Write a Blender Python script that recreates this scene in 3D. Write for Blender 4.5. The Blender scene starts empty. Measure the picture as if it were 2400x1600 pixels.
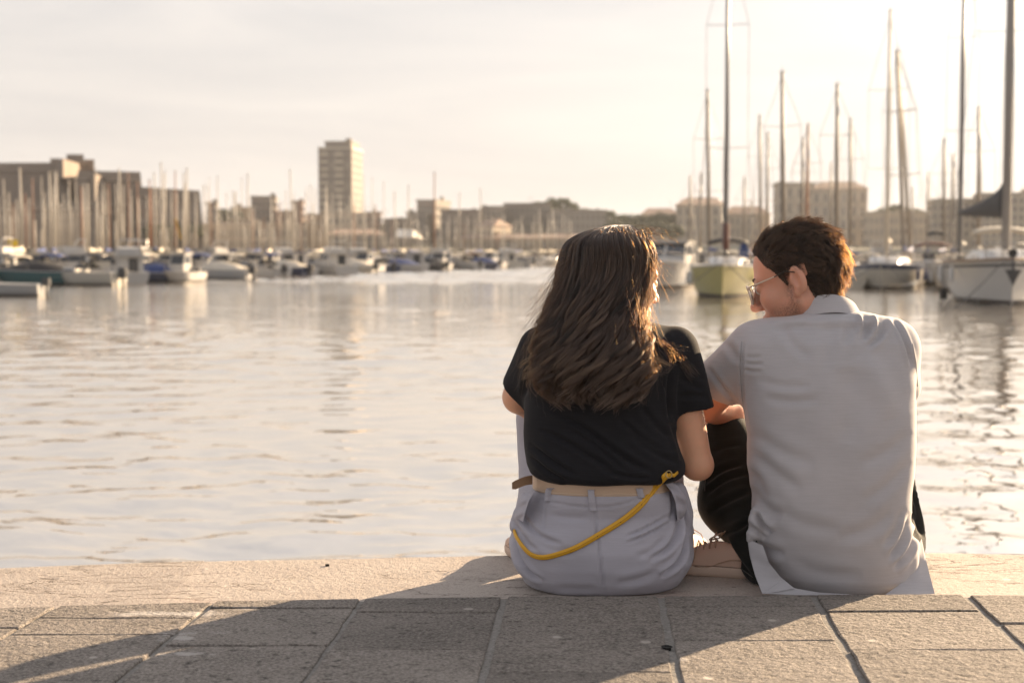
import bpy, math, random
import numpy as np
from mathutils import Vector, Matrix
random.seed(7); rng = np.random.default_rng(7)
R = math.radians
S = bpy.context.scene
COL = S.collection

# ------------------------------------------------------------------ camera
CAM_H = 0.80; F = 3333.0; HOR = 590.0
PITCH = math.atan((800 - HOR) / F)
WATER = -1.2
cam_d = bpy.data.cameras.new('camera'); cam = bpy.data.objects.new('camera', cam_d); COL.objects.link(cam)
cam_d.lens = 50; cam_d.sensor_width = 36; cam_d.clip_start = 0.1; cam_d.clip_end = 6000
cam.location = (0, 0, CAM_H); cam.rotation_euler = (R(90) - PITCH, 0, 0)
cam_d.dof.use_dof = True; cam_d.dof.focus_distance = 3.45; cam_d.dof.aperture_fstop = 4.0
S.camera = cam

# ------------------------------------------------------------------ light
SUN_AZ, SUN_EL = R(45), R(16)           # azimuth to the right of the view axis
w = bpy.data.worlds.new('World'); S.world = w; w.use_nodes = True
nt = w.node_tree; nt.nodes.clear()
def N(t, typ, **kw):
    n = t.nodes.new(typ)
    for k, v in kw.items(): setattr(n, k, v)
    return n
wo = N(nt, 'ShaderNodeOutputWorld'); bg = N(nt, 'ShaderNodeBackground')
sky = N(nt, 'ShaderNodeTexSky', sky_type='NISHITA', sun_disc=False)
sky.sun_elevation = SUN_EL; sky.sun_rotation = SUN_AZ
sky.air_density = 1.0; sky.dust_density = 2.5; sky.ozone_density = 1.0
# thin high cloud veil over the whole dome, streaked by noise
tc = N(nt, 'ShaderNodeTexCoord')
mp = N(nt, 'ShaderNodeMapping'); mp.inputs['Scale'].default_value = (1.2, 1.2, 7.0)
nz = N(nt, 'ShaderNodeTexNoise'); nz.inputs['Scale'].default_value = 2.2; nz.inputs['Detail'].default_value = 5; nz.inputs['Roughness'].default_value = .55
nz.inputs['Distortion'].default_value = .6
rmp = N(nt, 'ShaderNodeMapRange'); rmp.inputs['From Min'].default_value = .38; rmp.inputs['From Max'].default_value = .64
vcol = N(nt, 'ShaderNodeMixRGB'); vcol.inputs[1].default_value = (2.62, 2.43, 2.33, 1); vcol.inputs[2].default_value = (3.20, 2.90, 2.68, 1)
veil = N(nt, 'ShaderNodeMixRGB'); veil.blend_type = 'MIX'; sz = N(nt, 'ShaderNodeSeparateXYZ'); nt.links.new(tc.outputs['Generated'], sz.inputs[0])   # thin cloud looks denser along the longer low paths
vf = N(nt, 'ShaderNodeMapRange'); nt.links.new(sz.outputs['Z'], vf.inputs[0])
for k_, v_ in zip(('From Min', 'From Max', 'To Min', 'To Max'), (0.0, .55, .955, .55)): vf.inputs[k_].default_value = v_
nt.links.new(vf.outputs[0], veil.inputs[0])
hs = N(nt, 'ShaderNodeHueSaturation'); hs.inputs['Saturation'].default_value = .48; nt.links.new(sky.outputs[0], hs.inputs['Color'])
nt.links.new(tc.outputs['Generated'], mp.inputs[0]); nt.links.new(mp.outputs[0], nz.inputs['Vector'])
nt.links.new(nz.outputs['Fac'], rmp.inputs[0]); nt.links.new(rmp.outputs[0], vcol.inputs[0])
nt.links.new(hs.outputs[0], veil.inputs[1]); nt.links.new(vcol.outputs[0], veil.inputs[2]); nt.links.new(veil.outputs[0], bg.inputs[0])
bg.inputs[1].default_value = 0.083
nt.links.new(bg.outputs[0], wo.inputs[0])
sun_d = bpy.data.lights.new('sun', 'SUN'); sun = bpy.data.objects.new('sun', sun_d); COL.objects.link(sun)
sun_d.energy = 5.0; sun_d.angle = R(0.6); sun_d.color = (1.0, .74, .47)
sv = Vector((math.sin(SUN_AZ) * math.cos(SUN_EL), math.cos(SUN_AZ) * math.cos(SUN_EL), math.sin(SUN_EL)))
sun.rotation_euler = (-sv).to_track_quat('-Z', 'Y').to_euler()
sun.location = sv * 60
vs = S.view_settings; vs.view_transform = 'Standard'; vs.look = 'None'; vs.exposure = 1.72; vs.gamma = 1.0; vs.use_curve_mapping = False
S.render.engine = 'CYCLES'
S.cycles.use_denoising = True
S.cycles.max_bounces = 8; S.cycles.diffuse_bounces = 3; S.cycles.glossy_bounces = 3; S.cycles.transmission_bounces = 4
S.cycles.volume_bounces = 0; S.cycles.transparent_max_bounces = 8
S.cycles.caustics_reflective = False; S.cycles.caustics_refractive = False
S.cycles.sample_clamp_indirect = 6.0

# ------------------------------------------------------------------ helpers
cp, sp = math.cos(PITCH), math.sin(PITCH)
def ray(X, Y):
    a = (X - 1200) / F; b = -(Y - 800) / F
    return Vector((a, cp + b * sp, -sp + b * cp))
def at(X, Y, dist):                     # point on the sight line of a source pixel at forward distance dist
    r = ray(X, Y); return Vector((0, 0, CAM_H)) + r * (dist / r.y)
def onz(X, Y, z):                       # point on the sight line where it meets height z
    r = ray(X, Y); return Vector((0, 0, CAM_H)) + r * ((z - CAM_H) / r.z)

class MB:
    def __init__(s): s.v = []; s.f = []
    def add(s, vs, fs):
        o = len(s.v); s.v += [tuple(v) for v in vs]; s.f += [tuple(i + o for i in f) for f in fs]
    def box(s, c, d, rz=0, tilt=None):
        x, y, z = d[0] / 2, d[1] / 2, d[2] / 2
        m = Matrix.Rotation(rz, 3, 'Z')
        if tilt is not None: m = m @ tilt
        vs = [Vector(c) + m @ Vector((sx * x, sy * y, sz * z)) for sz in (-1, 1) for sx, sy in ((-1, -1), (1, -1), (1, 1), (-1, 1))]
        s.add(vs, [(3, 2, 1, 0), (4, 5, 6, 7), (0, 1, 5, 4), (1, 2, 6, 5), (2, 3, 7, 6), (3, 0, 4, 7)])
    def prism(s, poly, z0, z1, top=None):
        n = len(poly); tp = top or poly
        s.add([(p[0], p[1], z0) for p in poly] + [(p[0], p[1], z1) for p in tp],
              [tuple(range(n - 1, -1, -1)), tuple(range(n, 2 * n))] + [(i, (i + 1) % n, n + (i + 1) % n, n + i) for i in range(n)])
    def tube(s, pts, rad, n=8, cap=True, flat=1.0, up=None):
        pts = [Vector(p) for p in pts]; m = len(pts)
        if not hasattr(rad, '__len__'): rad = [rad] * m
        vs = []; nrm = None
        for i, p in enumerate(pts):
            t = (pts[min(i + 1, m - 1)] - pts[max(i - 1, 0)]).normalized()
            if nrm is None:
                a = up if up is not None else (Vector((0, 0, 1)) if abs(t.z) < .9 else Vector((1, 0, 0)))
                nrm = (a - t * a.dot(t)).normalized()
            else: nrm = (nrm - t * nrm.dot(t)).normalized()
            b = t.cross(nrm)
            for k in range(n):
                an = 2 * math.pi * k / n
                vs.append(p + (nrm * math.cos(an) * flat + b * math.sin(an)) * rad[i])
        fs = [(i * n + k, i * n + (k + 1) % n, (i + 1) * n + (k + 1) % n, (i + 1) * n + k) for i in range(m - 1) for k in range(n)]
        if cap: fs += [tuple(range(n - 1, -1, -1)), tuple(range((m - 1) * n, m * n))]
        s.add(vs, fs)
    def loft(s, rings, cap=True, closed=True):
        n = len(rings[0]); m = len(rings)
        vs = [v for r in rings for v in r]
        K = n if closed else n - 1
        fs = [(i * n + k, i * n + (k + 1) % n, (i + 1) * n + (k + 1) % n, (i + 1) * n + k) for i in range(m - 1) for k in range(K)]
        if cap: fs += [tuple(range(n - 1, -1, -1)), tuple(range((m - 1) * n, m * n))]
        s.add(vs, fs)
    def build(s, name, mat, parent=None, smooth=False):
        return mesh_obj(name, s.v, s.f, mat, parent, smooth)
def mesh_obj(name, v, f, mat, parent=None, smooth=False):
    me = bpy.data.meshes.new(name); me.from_pydata([tuple(p) for p in v], [], [tuple(q) for q in f]); me.validate()
    import bmesh
    bm = bmesh.new(); bm.from_mesh(me); bmesh.ops.recalc_face_normals(bm, faces=bm.faces); bm.to_mesh(me); bm.free()
    me.materials.append(mat)
    if smooth:
        if smooth is True: me.shade_smooth()
        else:
            me.shade_smooth(); me.set_sharp_from_angle(angle=smooth)
    o = bpy.data.objects.new(name, me); COL.objects.link(o)
    if parent is not None: o.parent = parent
    return o
def tag(o, label=None, cat=None, group=None, kind=None):
    if label: o['label'] = label
    if cat: o['category'] = cat
    if group: o['group'] = group
    if kind: o['kind'] = kind
    return o
def empty(name, loc, rz=0, label=None, cat=None, group=None):
    o = bpy.data.objects.new(name, None); COL.objects.link(o); o.location = loc; o.rotation_euler = (0, 0, rz)
    o.empty_display_size = .2
    return tag(o, label, cat, group)
def copy_tree(o, parent=None, kids=None):
    if kids is None:
        kids = {}
        for q in COL.objects:
            if q.parent: kids.setdefault(q.parent.name, []).append(q)
    c = o.copy(); COL.objects.link(c)
    if parent is not None: c.parent = parent
    for ch in kids.get(o.name, []): copy_tree(ch, c, kids)
    return c

MATS = {}
def mat(name, col, rough=.6, var=.12, scale=3.0, bump=0.0, bscale=60.0, metal=0.0, spec=None, coat=0.0, sheen=0.0, bdist=.01):
    if name in MATS: return MATS[name]
    m = bpy.data.materials.new(name); m.use_nodes = True; t = m.node_tree; b = t.nodes['Principled BSDF']
    b.inputs['Roughness'].default_value = rough; b.inputs['Metallic'].default_value = metal
    if spec is not None: b.inputs['Specular IOR Level'].default_value = spec
    if coat: b.inputs['Coat Weight'].default_value = coat; b.inputs['Coat Roughness'].default_value = .08
    if sheen: b.inputs['Sheen Weight'].default_value = sheen; b.inputs['Sheen Roughness'].default_value = .4
    co = N(t, 'ShaderNodeTexCoord'); nz = N(t, 'ShaderNodeTexNoise'); nz.inputs['Scale'].default_value = scale; nz.inputs['Detail'].default_value = 6
    t.links.new(co.outputs['Object'], nz.inputs['Vector'])
    mx = N(t, 'ShaderNodeMixRGB'); t.links.new(nz.outputs['Fac'], mx.inputs[0])
    mx.inputs[1].default_value = tuple(c * (1 - var) for c in col) + (1,); mx.inputs[2].default_value = tuple(min(1, c * (1 + var)) for c in col) + (1,)
    t.links.new(mx.outputs[0], b.inputs['Base Color'])
    if bump:
        n2 = N(t, 'ShaderNodeTexNoise'); n2.inputs['Scale'].default_value = bscale; n2.inputs['Detail'].default_value = 5
        t.links.new(co.outputs['Object'], n2.inputs['Vector'])
        bp = N(t, 'ShaderNodeBump'); bp.inputs['Strength'].default_value = bump; bp.inputs['Distance'].default_value = bdist
        t.links.new(n2.outputs['Fac'], bp.inputs['Height']); t.links.new(bp.outputs[0], b.inputs['Normal'])
    MATS[name] = m
    return m
def lerp(a, b, t): return a + (b - a) * t
def interp(x, xs, ys): return float(np.interp(x, xs, ys))
# ------------------------------------------------------------------ water
def water_mat():
    m = bpy.data.materials.new('water'); m.use_nodes = True; t = m.node_tree; b = t.nodes['Principled BSDF']
    b.inputs['Base Color'].default_value = (.22, .20, .18, 1); b.inputs['Roughness'].default_value = .04; b.inputs['IOR'].default_value = 4.5
    geo = N(t, 'ShaderNodeNewGeometry')
    def layer(sx, sy, scale, detail, rot=0.0, rough=.5, dist=0.0):
        mp = N(t, 'ShaderNodeMapping'); mp.inputs['Scale'].default_value = (sx, sy, 1); mp.inputs['Rotation'].default_value = (0, 0, rot)
        t.links.new(geo.outputs['Position'], mp.inputs[0])
        n = N(t, 'ShaderNodeTexNoise'); n.inputs['Scale'].default_value = scale; n.inputs['Detail'].default_value = detail
        n.inputs['Roughness'].default_value = rough; n.inputs['Distortion'].default_value = dist
        t.links.new(mp.outputs[0], n.inputs['Vector']); return n
    def mth(op, a, bb):
        n = N(t, 'ShaderNodeMath', operation=op)
        for i, q in enumerate((a, bb)):
            if isinstance(q, (int, float)): n.inputs[i].default_value = q
            else: t.links.new(q, n.inputs[i])
        return n.outputs[0]
    mid = layer(.42, 1.0, 1.5, 3, R(-7), .55, .4); sml = layer(.45, 1.0, 4.6, 3, R(6), .55, .4); fine = layer(.55, 1.0, 12, 2, R(-4))
    # fine relief only: it takes over where the modelled ripples end
    sp_ = N(t, 'ShaderNodeSeparateXYZ'); t.links.new(geo.outputs['Position'], sp_.inputs[0])
    rf = N(t, 'ShaderNodeMapRange'); t.links.new(sp_.outputs['Y'], rf.inputs[0])
    for k_, v_ in zip(('From Min', 'From Max', 'To Min', 'To Max'), (18, 70, .06, 1.2)): rf.inputs[k_].default_value = v_
    pt = layer(.35, 1.0, .09, 3); pr = N(t, 'ShaderNodeMapRange'); t.links.new(pt.outputs['Fac'], pr.inputs[0])
    for k_, v_ in zip(('From Min', 'From Max', 'To Min', 'To Max'), (.35, .65, .6, 1.25)): pr.inputs[k_].default_value = v_
    h = mth('ADD', mth('MULTIPLY', mth('ADD', mth('MULTIPLY', mid.outputs['Fac'], .055), mth('MULTIPLY', sml.outputs['Fac'], .022)), mth('MULTIPLY', rf.outputs[0], pr.outputs[0])), mth('MULTIPLY', fine.outputs['Fac'], .0012))
    bp = N(t, 'ShaderNodeBump'); bp.inputs['Strength'].default_value = 1.0; bp.inputs['Distance'].default_value = 1.0
    t.links.new(h, bp.inputs['Height']); t.links.new(bp.outputs[0], b.inputs['Normal'])
    gl = N(t, 'ShaderNodeBsdfGlossy'); gl.inputs['Roughness'].default_value = .03; gl.inputs['Color'].default_value = (1.0, .945, .87, 1); t.links.new(bp.outputs[0], gl.inputs['Normal'])
    ms = N(t, 'ShaderNodeMixShader'); ms.inputs[0].default_value = .60; out = t.nodes['Material Output']
    t.links.new(b.outputs[0], ms.inputs[1]); t.links.new(gl.outputs[0], ms.inputs[2]); t.links.new(ms.outputs[0], out.inputs['Surface'])
    return m
# near water as real ripples (a sum of short wave trains), flat sheets around and beyond
def water_mesh():
    y0, y1, NR, NC, SX = 3.7, 90.0, 900, 640, .58
    Hc = 2.0; v = np.linspace(Hc / y0, Hc / y1, NR); yy = Hc / v; dy = np.gradient(yy)
    s_ = np.linspace(-SX, SX, NC); X = s_[None, :] * yy[:, None]; Y = np.repeat(yy[:, None], NC, 1)
    r_ = np.random.default_rng(4); Z = np.zeros_like(X)
    patch = .75 + .35 * np.sin(X * .21 + 1.1 * np.sin(Y * .13)) * np.sin(Y * .17 + .8) + .25 * np.sin(X * .5 + Y * .33)
    wx = X + .25 * np.sin(Y * .9 + X * .3) ; wy = Y + .22 * np.sin(X * .8 - Y * .35)
    for k in range(96):
        lam = .12 * (2.2 / .12) ** r_.random(); th = r_.normal(0, .75) + (math.pi if r_.random() < .5 else 0)   # crests mostly along the quay
        kk = 2 * math.pi / lam; slope = .0084 * (1.35 if .3 < lam < 1.1 else 1.0 if lam < .3 else .72)
        amp = slope / kk * 1.41; fade = np.clip(lam / (1.5 * dy) - 1, 0, 1)[:, None]
        ph = kk * (math.sin(th) * wx + math.cos(th) * wy) + r_.uniform(0, 6.28)
        Z += amp * fade * np.sin(ph) * np.clip(patch, .25, 1.3)
    edge = np.clip((SX - np.abs(s_)) / .06, 0, 1)[None, :] * np.clip((yy - y0) / .3, 0, 1)[:, None] * np.clip((y1 - yy) / 10, 0, 1)[:, None]
    Z = WATER + Z * edge
    V = np.stack([X, Y, Z], 2).reshape(-1, 3); i = np.arange(NR * NC).reshape(NR, NC)
    Q = np.stack([i[:-1, :-1], i[:-1, 1:], i[1:, 1:], i[1:, :-1]], 2).reshape(-1, 4)
    NR2, NC2, yb = 420, 440, 440.0
    yy2 = np.linspace(y1, yb, NR2); s2 = np.linspace(-SX, SX, NC2); X2 = s2[None, :] * yy2[:, None]; Y2 = np.repeat(yy2[:, None], NC2, 1); Z2 = np.zeros_like(X2)
    for k in range(30):
        lam = r_.uniform(2.0, 5.0); th = r_.normal(0, .7) + (math.pi if r_.random() < .5 else 0); kk = 2 * math.pi / lam
        Z2 += .019 / kk * 1.41 * np.sin(kk * (math.sin(th) * (X2 + .5 * np.sin(Y2 * .3)) + math.cos(th) * (Y2 + .5 * np.sin(X2 * .27))) + r_.uniform(0, 6.28))
    e2 = np.clip((SX - np.abs(s2)) / .06, 0, 1)[None, :] * np.clip((yy2 - y1) / 8, 0, 1)[:, None] * np.clip((yb - yy2) / 20, 0, 1)[:, None]
    V2 = np.stack([X2, Y2, WATER + Z2 * e2], 2).reshape(-1, 3); n1 = len(V); i2 = n1 + np.arange(NR2 * NC2).reshape(NR2, NC2)
    V = np.concatenate([V, V2]); Q = np.concatenate([Q, np.stack([i2[:-1, :-1], i2[:-1, 1:], i2[1:, 1:], i2[1:, :-1]], 2).reshape(-1, 4)])
    ex = [(-900, 3.2, WATER), (900, 3.2, WATER), (900, y0, WATER), (-900, y0, WATER), (900, yb, WATER), (-900, yb, WATER), (900, 2600, WATER), (-900, 2600, WATER)]
    n = len(V); V = np.concatenate([V, np.array(ex)])
    c00, c01, c10, c11 = i[0, 0], i[0, -1], i2[-1, 0], i2[-1, -1]
    Q = np.concatenate([Q, np.array([(n, n + 1, n + 2, n + 3), (n + 3, c00, c10, n + 5), (c01, n + 2, n + 4, c11), (n + 5, n + 4, n + 6, n + 7)])])
    me = bpy.data.meshes.new('water'); me.vertices.add(len(V)); me.vertices.foreach_set('co', V.astype(np.float32).ravel())
    me.loops.add(len(Q) * 4); me.loops.foreach_set('vertex_index', Q.astype(np.int32).ravel()); me.polygons.add(len(Q)); me.polygons.foreach_set('loop_start', np.arange(0, len(Q) * 4, 4, dtype=np.int32))
    me.update(calc_edges=True); me.materials.append(water_mat()); me.shade_smooth()
    o = bpy.data.objects.new('water', me); COL.objects.link(o); return o
tag(water_mesh(), kind='structure')

# ------------------------------------------------------------------ quay
def stone_mat(name, c1, c2, c3, pit=.5, stretch=2.2, scale=38, bump=1.0, crack=0.0, dist=.012, stains=()):
    m = bpy.data.materials.new(name); m.use_nodes = True; t = m.node_tree; b = t.nodes['Principled BSDF']
    b.inputs['Roughness'].default_value = .85; b.inputs['Specular IOR Level'].default_value = .25
    geo = N(t, 'ShaderNodeNewGeometry'); oi = N(t, 'ShaderNodeObjectInfo')
    L = t.links.new
    def nz(scale, detail, sx=1.0, sy=1.0, rough=.55, dist=0.0):
        mp = N(t, 'ShaderNodeMapping'); mp.inputs['Scale'].default_value = (sx, sy, 1); L(geo.outputs['Position'], mp.inputs[0])
        n = N(t, 'ShaderNodeTexNoise'); n.inputs['Scale'].default_value = scale; n.inputs['Detail'].default_value = detail
        n.inputs['Roughness'].default_value = rough; n.inputs['Distortion'].default_value = dist; L(mp.outputs[0], n.inputs['Vector']); return n.outputs['Fac']
    def rng_(src, a, bb, lo=0.0, hi=1.0):
        n = N(t, 'ShaderNodeMapRange'); L(src, n.inputs[0])
        for k, q in zip(('From Min', 'From Max', 'To Min', 'To Max'), (a, bb, lo, hi)): n.inputs[k].default_value = q
        return n.outputs[0]
    def mix(fac, a, bb, typ='MIX'):
        n = N(t, 'ShaderNodeMixRGB', blend_type=typ)
        for i, q in enumerate((fac, a, bb)):
            if isinstance(q, tuple): n.inputs[i].default_value = q + (1,)
            elif isinstance(q, (int, float)): n.inputs[i].default_value = q
            else: L(q, n.inputs[i])
        return n.outputs[0]
    def mth(op, a, bb):
        n = N(t, 'ShaderNodeMath', operation=op)
        for i, q in enumerate((a, bb)):
            if isinstance(q, (int, float)): n.inputs[i].default_value = q
            else: L(q, n.inputs[i])
        return n.outputs[0]
    grain = nz(scale * 3.4, 4, 1 / stretch, 1, .7); blot = nz(5, 6, .8, 1.2, .65); pits = nz(scale, 5, 1 / stretch, 1, .62, .3)
    col = mix(rng_(blot, .3, .7), c1, c2)
    col = mix(rng_(grain, .40, .72, 0, .75), col, c3); col = mix(rng_(grain, .42, .25, 0, .6), col, tuple(q * .45 for q in c1))
    col = mix(mth('MULTIPLY', rng_(pits, .44, .30), pit), col, tuple(q * .35 for q in c1))
    # gum, lichen and drip spots
    for sc_, th_, sc_col in ((9.0, .10, tuple(min(1, q * 1.25) for q in c3)), (14.0, .085, tuple(q * .40 for q in c1))):
        vo = N(t, 'ShaderNodeTexVoronoi'); vo.inputs['Scale'].default_value = sc_; L(geo.outputs['Position'], vo.inputs['Vector'])
        wn_ = N(t, 'ShaderNodeTexWhiteNoise'); L(vo.outputs['Position'], wn_.inputs['Vector'])
        sp = mth('MULTIPLY', rng_(mth('ADD', vo.outputs['Distance'], mth('MULTIPLY', mth('SUBTRACT', grain, .5), .10)), th_ * 1.15, th_ * .8), rng_(wn_.outputs['Value'], .60, .66))
        col = mix(mth('MULTIPLY', sp, .6), col, sc_col)
    # per-stone tone
    hv = N(t, 'ShaderNodeHueSaturation'); L(col, hv.inputs['Color']); L(rng_(oi.outputs['Random'], 0, 1, .80, 1.18), hv.inputs['Value']); col = hv.outputs[0]
    height = mth('ADD', mth('MULTIPLY', pits, 1.0), mth('MULTIPLY', grain, .35))
    if crack:
        # long cracks that run along the quay edge
        cn = nz(2.6, 7, .6, 1.8, .66, .8)
        dev = mth('ABSOLUTE', mth('SUBTRACT', cn, .5), 0.0)
        line = rng_(dev, .000, .0065, 1, 0)
        gate = rng_(nz(2.6, 3, .5, 1.2), .42, .52)
        cr = mth('MULTIPLY', line, gate)
        cn2 = nz(14, 5, .35, 1.5, .6); dots = mth('MULTIPLY', rng_(cn2, .67, .71), .85)
        cr = mth('MAXIMUM', cr, dots)
        col = mix(mth('MULTIPLY', cr, .85), col, (.07, .055, .045))
        height = mth('SUBTRACT', height, mth('MULTIPLY', cr, crack))
        red = rng_(nz(1.7, 5), .60, .70, 0, .35); col = mix(red, col, (.42, .24, .19))
    for (sx, sy, rx, ry, th) in stains:
        vm = N(t, 'ShaderNodeVectorMath', operation='SUBTRACT'); L(geo.outputs['Position'], vm.inputs[0]); vm.inputs[1].default_value = (sx, sy, 0)
        v2 = N(t, 'ShaderNodeVectorMath', operation='MULTIPLY'); L(vm.outputs[0], v2.inputs[0]); v2.inputs[1].default_value = (1 / rx, 1 / ry, 0)
        ln = N(t, 'ShaderNodeVectorMath', operation='LENGTH'); L(v2.outputs[0], ln.inputs[0])
        sn = nz(34, 8, .6, 1.3, .75)
        v = mth('ADD', mth('SUBTRACT', 1.0, ln.outputs['Value']), mth('MULTIPLY', mth('SUBTRACT', sn, .5), 4.2))
        col = mix(rng_(v, th, th + .6, 0, .8), col, (.50, .47, .45))
    L(col, b.inputs['Base Color'])
    bp = N(t, 'ShaderNodeBump'); bp.inputs['Strength'].default_value = bump; bp.inputs['Distance'].default_value = dist
    L(height, bp.inputs['Height']); L(bp.outputs[0], b.inputs['Normal'])
    return m
LEDGE = -0.03
def stain(X, Y, wx, wy, th=.15):
    p = onz(X, Y, 0); return (p.x, p.y, wx, wy, th)
STAINS = [stain(350, 1437, .10, .026, .05), stain(455, 1436, .075, .03, .05), stain(415, 1492, .045, .05, .15), stain(440, 1528, .06, .02, .25), stain(520, 1480, .12, .03, .9), stain(580, 1425, .08, .016, .5)]
M_PAVE = stone_mat('paving_stone', (.104, .091, .081), (.215, .19, .17), (.44, .40, .365), pit=.85, stretch=1.15, scale=48, bump=1.0, dist=.014, stains=STAINS)
M_MORTAR = stone_mat('mortar', (.15, .14, .128), (.22, .208, .195), (.33, .315, .30), pit=.4, stretch=1.2, scale=45, bump=.9, dist=.008)
M_LEDGE = stone_mat('limestone', (.37, .315, .28), (.48, .42, .375), (.60, .545, .495), pit=.30, stretch=.8, scale=55, bump=.7, crack=1.6, dist=.007)
M_WALLST = stone_mat('quay_stone', (.28, .25, .21), (.36, .32, .28), (.42, .39, .35), bump=.8)

EDGE = [(-900, 1452), (0, 1422), (600, 1407), (1200, 1396), (1800, 1392), (2400, 1393), (3300, 1396)]
WEDGE = [(-900, 1356), (0, 1328), (450, 1313), (1200, 1300), (2180, 1293), (2400, 1297), (3300, 1304)]
EP = [onz(x, y, 0) for x, y in EDGE]; WP = [onz(x, y, LEDGE) for x, y in WEDGE]
def edge_y(x): return interp(x, [p.x for p in EP], [p.y for p in EP])
def wedge_y(x): return interp(x, [p.x for p in WP], [p.y for p in WP])

pavement = MB()
xs = np.concatenate([[-60], np.linspace(-4.5, 4.5, 31), [60]])
poly = [(x, edge_y(x) - .004) for x in xs] + [(60, -60), (-60, -60)]
pavement.prism(poly, -.25, -.0055)
pavement = pavement.build('pavement', M_MORTAR); tag(pavement, kind='structure')
def paver(quad, parent, name, m, top, thick=.06, jit=.0025, bev=.0032, nseg=5):
    """a stone from a four-sided outline (counter-clockwise), edges slightly uneven, arris chamfered"""
    pts = []
    q = [Vector((p[0], p[1], 0)) for p in quad]
    for i in range(4):
        a, b_ = q[i], q[(i + 1) % 4]
        for k in range(nseg):
            u = k / nseg; p = a.lerp(b_, u)
            if k == 0:
                c = (q[i - 1] - a).normalized() + (b_ - a).normalized(); p = p + c * .0012
            d = (b_ - a).normalized(); nrm = Vector((d.y, -d.x, 0))
            pts.append(p + nrm * random.uniform(-jit, jit) * (1 if k else .4))
    n = len(pts); cen = sum(pts, Vector()) / n
    tz = top + random.uniform(-.0018, .0015); tx, ty = random.uniform(-.005, .005), random.uniform(-.005, .005)
    def zz(p): return tz + (p.x - cen.x) * tx + (p.y - cen.y) * ty
    inner = [p + (cen - p).normalized() * bev * random.uniform(.7, 1.5) for p in pts]
    vs = [(p.x, p.y, zz(p) - thick) for p in pts] + [(p.x, p.y, zz(p) - bev * random.uniform(.5, 1.0)) for p in pts] + [(p.x, p.y, zz(p)) for p in inner]
    fs = [(i, (i + 1) % n, n + (i + 1) % n, n + i) for i in range(n)] + [(n + i, n + (i + 1) % n, 2 * n + (i + 1) % n, 2 * n + i) for i in range(n)]
    fs += [tuple(range(2 * n, 3 * n))]
    return mesh_obj(name, vs, fs, m, parent)
# column joints, each (X at the edge, Y) to (X, Y) near the bottom of the picture, with the gap's half width at either end
J = [(-760, 1440, -1700, 1800, 6), (-290, 1428, -900, 1700, 7), (125, 1424, -205, 1620, 8), (503, 1409, 255, 1612, 8), (850, 1401, 706, 1606, 9), (1182, 1396, 1126, 1606, 12),
     (1548, 1393, 1592, 1606, 13), (1905, 1391, 2030, 1606, 14), (2262, 1392, 2492, 1606, 15), (2640, 1393, 3050, 1620, 9), (3050, 1394, 3700, 1640, 9)]
ROWS = [[1490, 1560], [1470, 1545], [1460, 1545], [1446, 1485], [1421, 1517], [1433, 1523], [1455, 1573], [1419, 1499], [1432, 1522], [1457, 1545], [1450, 1530]]
ROWL = {2: [1446, 1485], 3: [1424, 1508], 4: [1433, 1523]}
def jline(j, side):
    X0, Y0, X1, Y1, wd = j
    a, b_ = onz(X0, Y0, 0), onz(X1, Y1, 0)
    d = (b_ - a).normalized(); nrm = Vector((-d.y, d.x, 0))    # to the right when heading to the camera is -nrm
    off = nrm * (wd / 1000 * .62) * (1 if side > 0 else -1)
    return a + off, d
def on_line(a, d, y): return a + d * ((y - a.y) / d.y)
for c in range(len(J) - 1):
    la, ld = jline(J[c], 1); ra, rd = jline(J[c + 1], -1)
    Xm = (J[c][0] + J[c + 1][0]) / 2
    rows = [r for r in {0: [1480, 1570], 1: [1470, 1560], 2: [1450, 1487], 3: [1480, 1590], 4: [1433, 1521], 5: [1454, 1572], 6: [1419, 1499], 7: [1432, 1521], 8: [1459, 1545], 9: [1450, 1530]}[c]]
    if c == 2: rows = [1447, 1486]
    if c == 3: rows = [1424, 1510]
    ys = [onz(Xm, r, 0).y for r in rows]
    while ys[-1] > .4: ys.append(ys[-1] - random.choice((.26, .31, .36, .29)))
    prev = None
    sl = (edge_y(J[c + 1][0] / 1000 * 3.3 - 3.96 + 0) if False else 0)
    for k in range(len(ys)):
        def row_pt(a, d, y):
            p = on_line(a, d, y)
            return p
        if k == 0:
            tl = on_line(la, ld, edge_y(la.x)); tr = on_line(ra, rd, edge_y(ra.x))
        else:
            gp = .0035 if random.random() < .7 else .006
            skew = -.015 * (1 if c < 4 else .3)
            tl = row_pt(la, ld, ys[k - 1] - gp + skew * .0); tr = row_pt(ra, rd, ys[k - 1] - gp)
        bl = row_pt(la, ld, ys[k] + .0035); br = row_pt(ra, rd, ys[k] + .0035)
        paver([bl, br, tr, tl], pavement, 'paving_stone', M_PAVE, 0.0)
# drilled hole in the joint beside the middle column
hp = onz(1563, 1516, 0)
hb = MB(); n = 16
hb.loft([[(hp.x + .0095 * math.cos(a) * rr, hp.y + .0105 * math.sin(a) * rr, z) for a in [2 * math.pi * i / n for i in range(n)]] for rr, z in ((1.25, .0015), (1.0, .002), (.93, -.002), (.8, -.0085))], cap=True)
hb.build('drilled_hole', mat('hole_black', (.006, .006, .006), .9), pavement, True)

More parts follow.
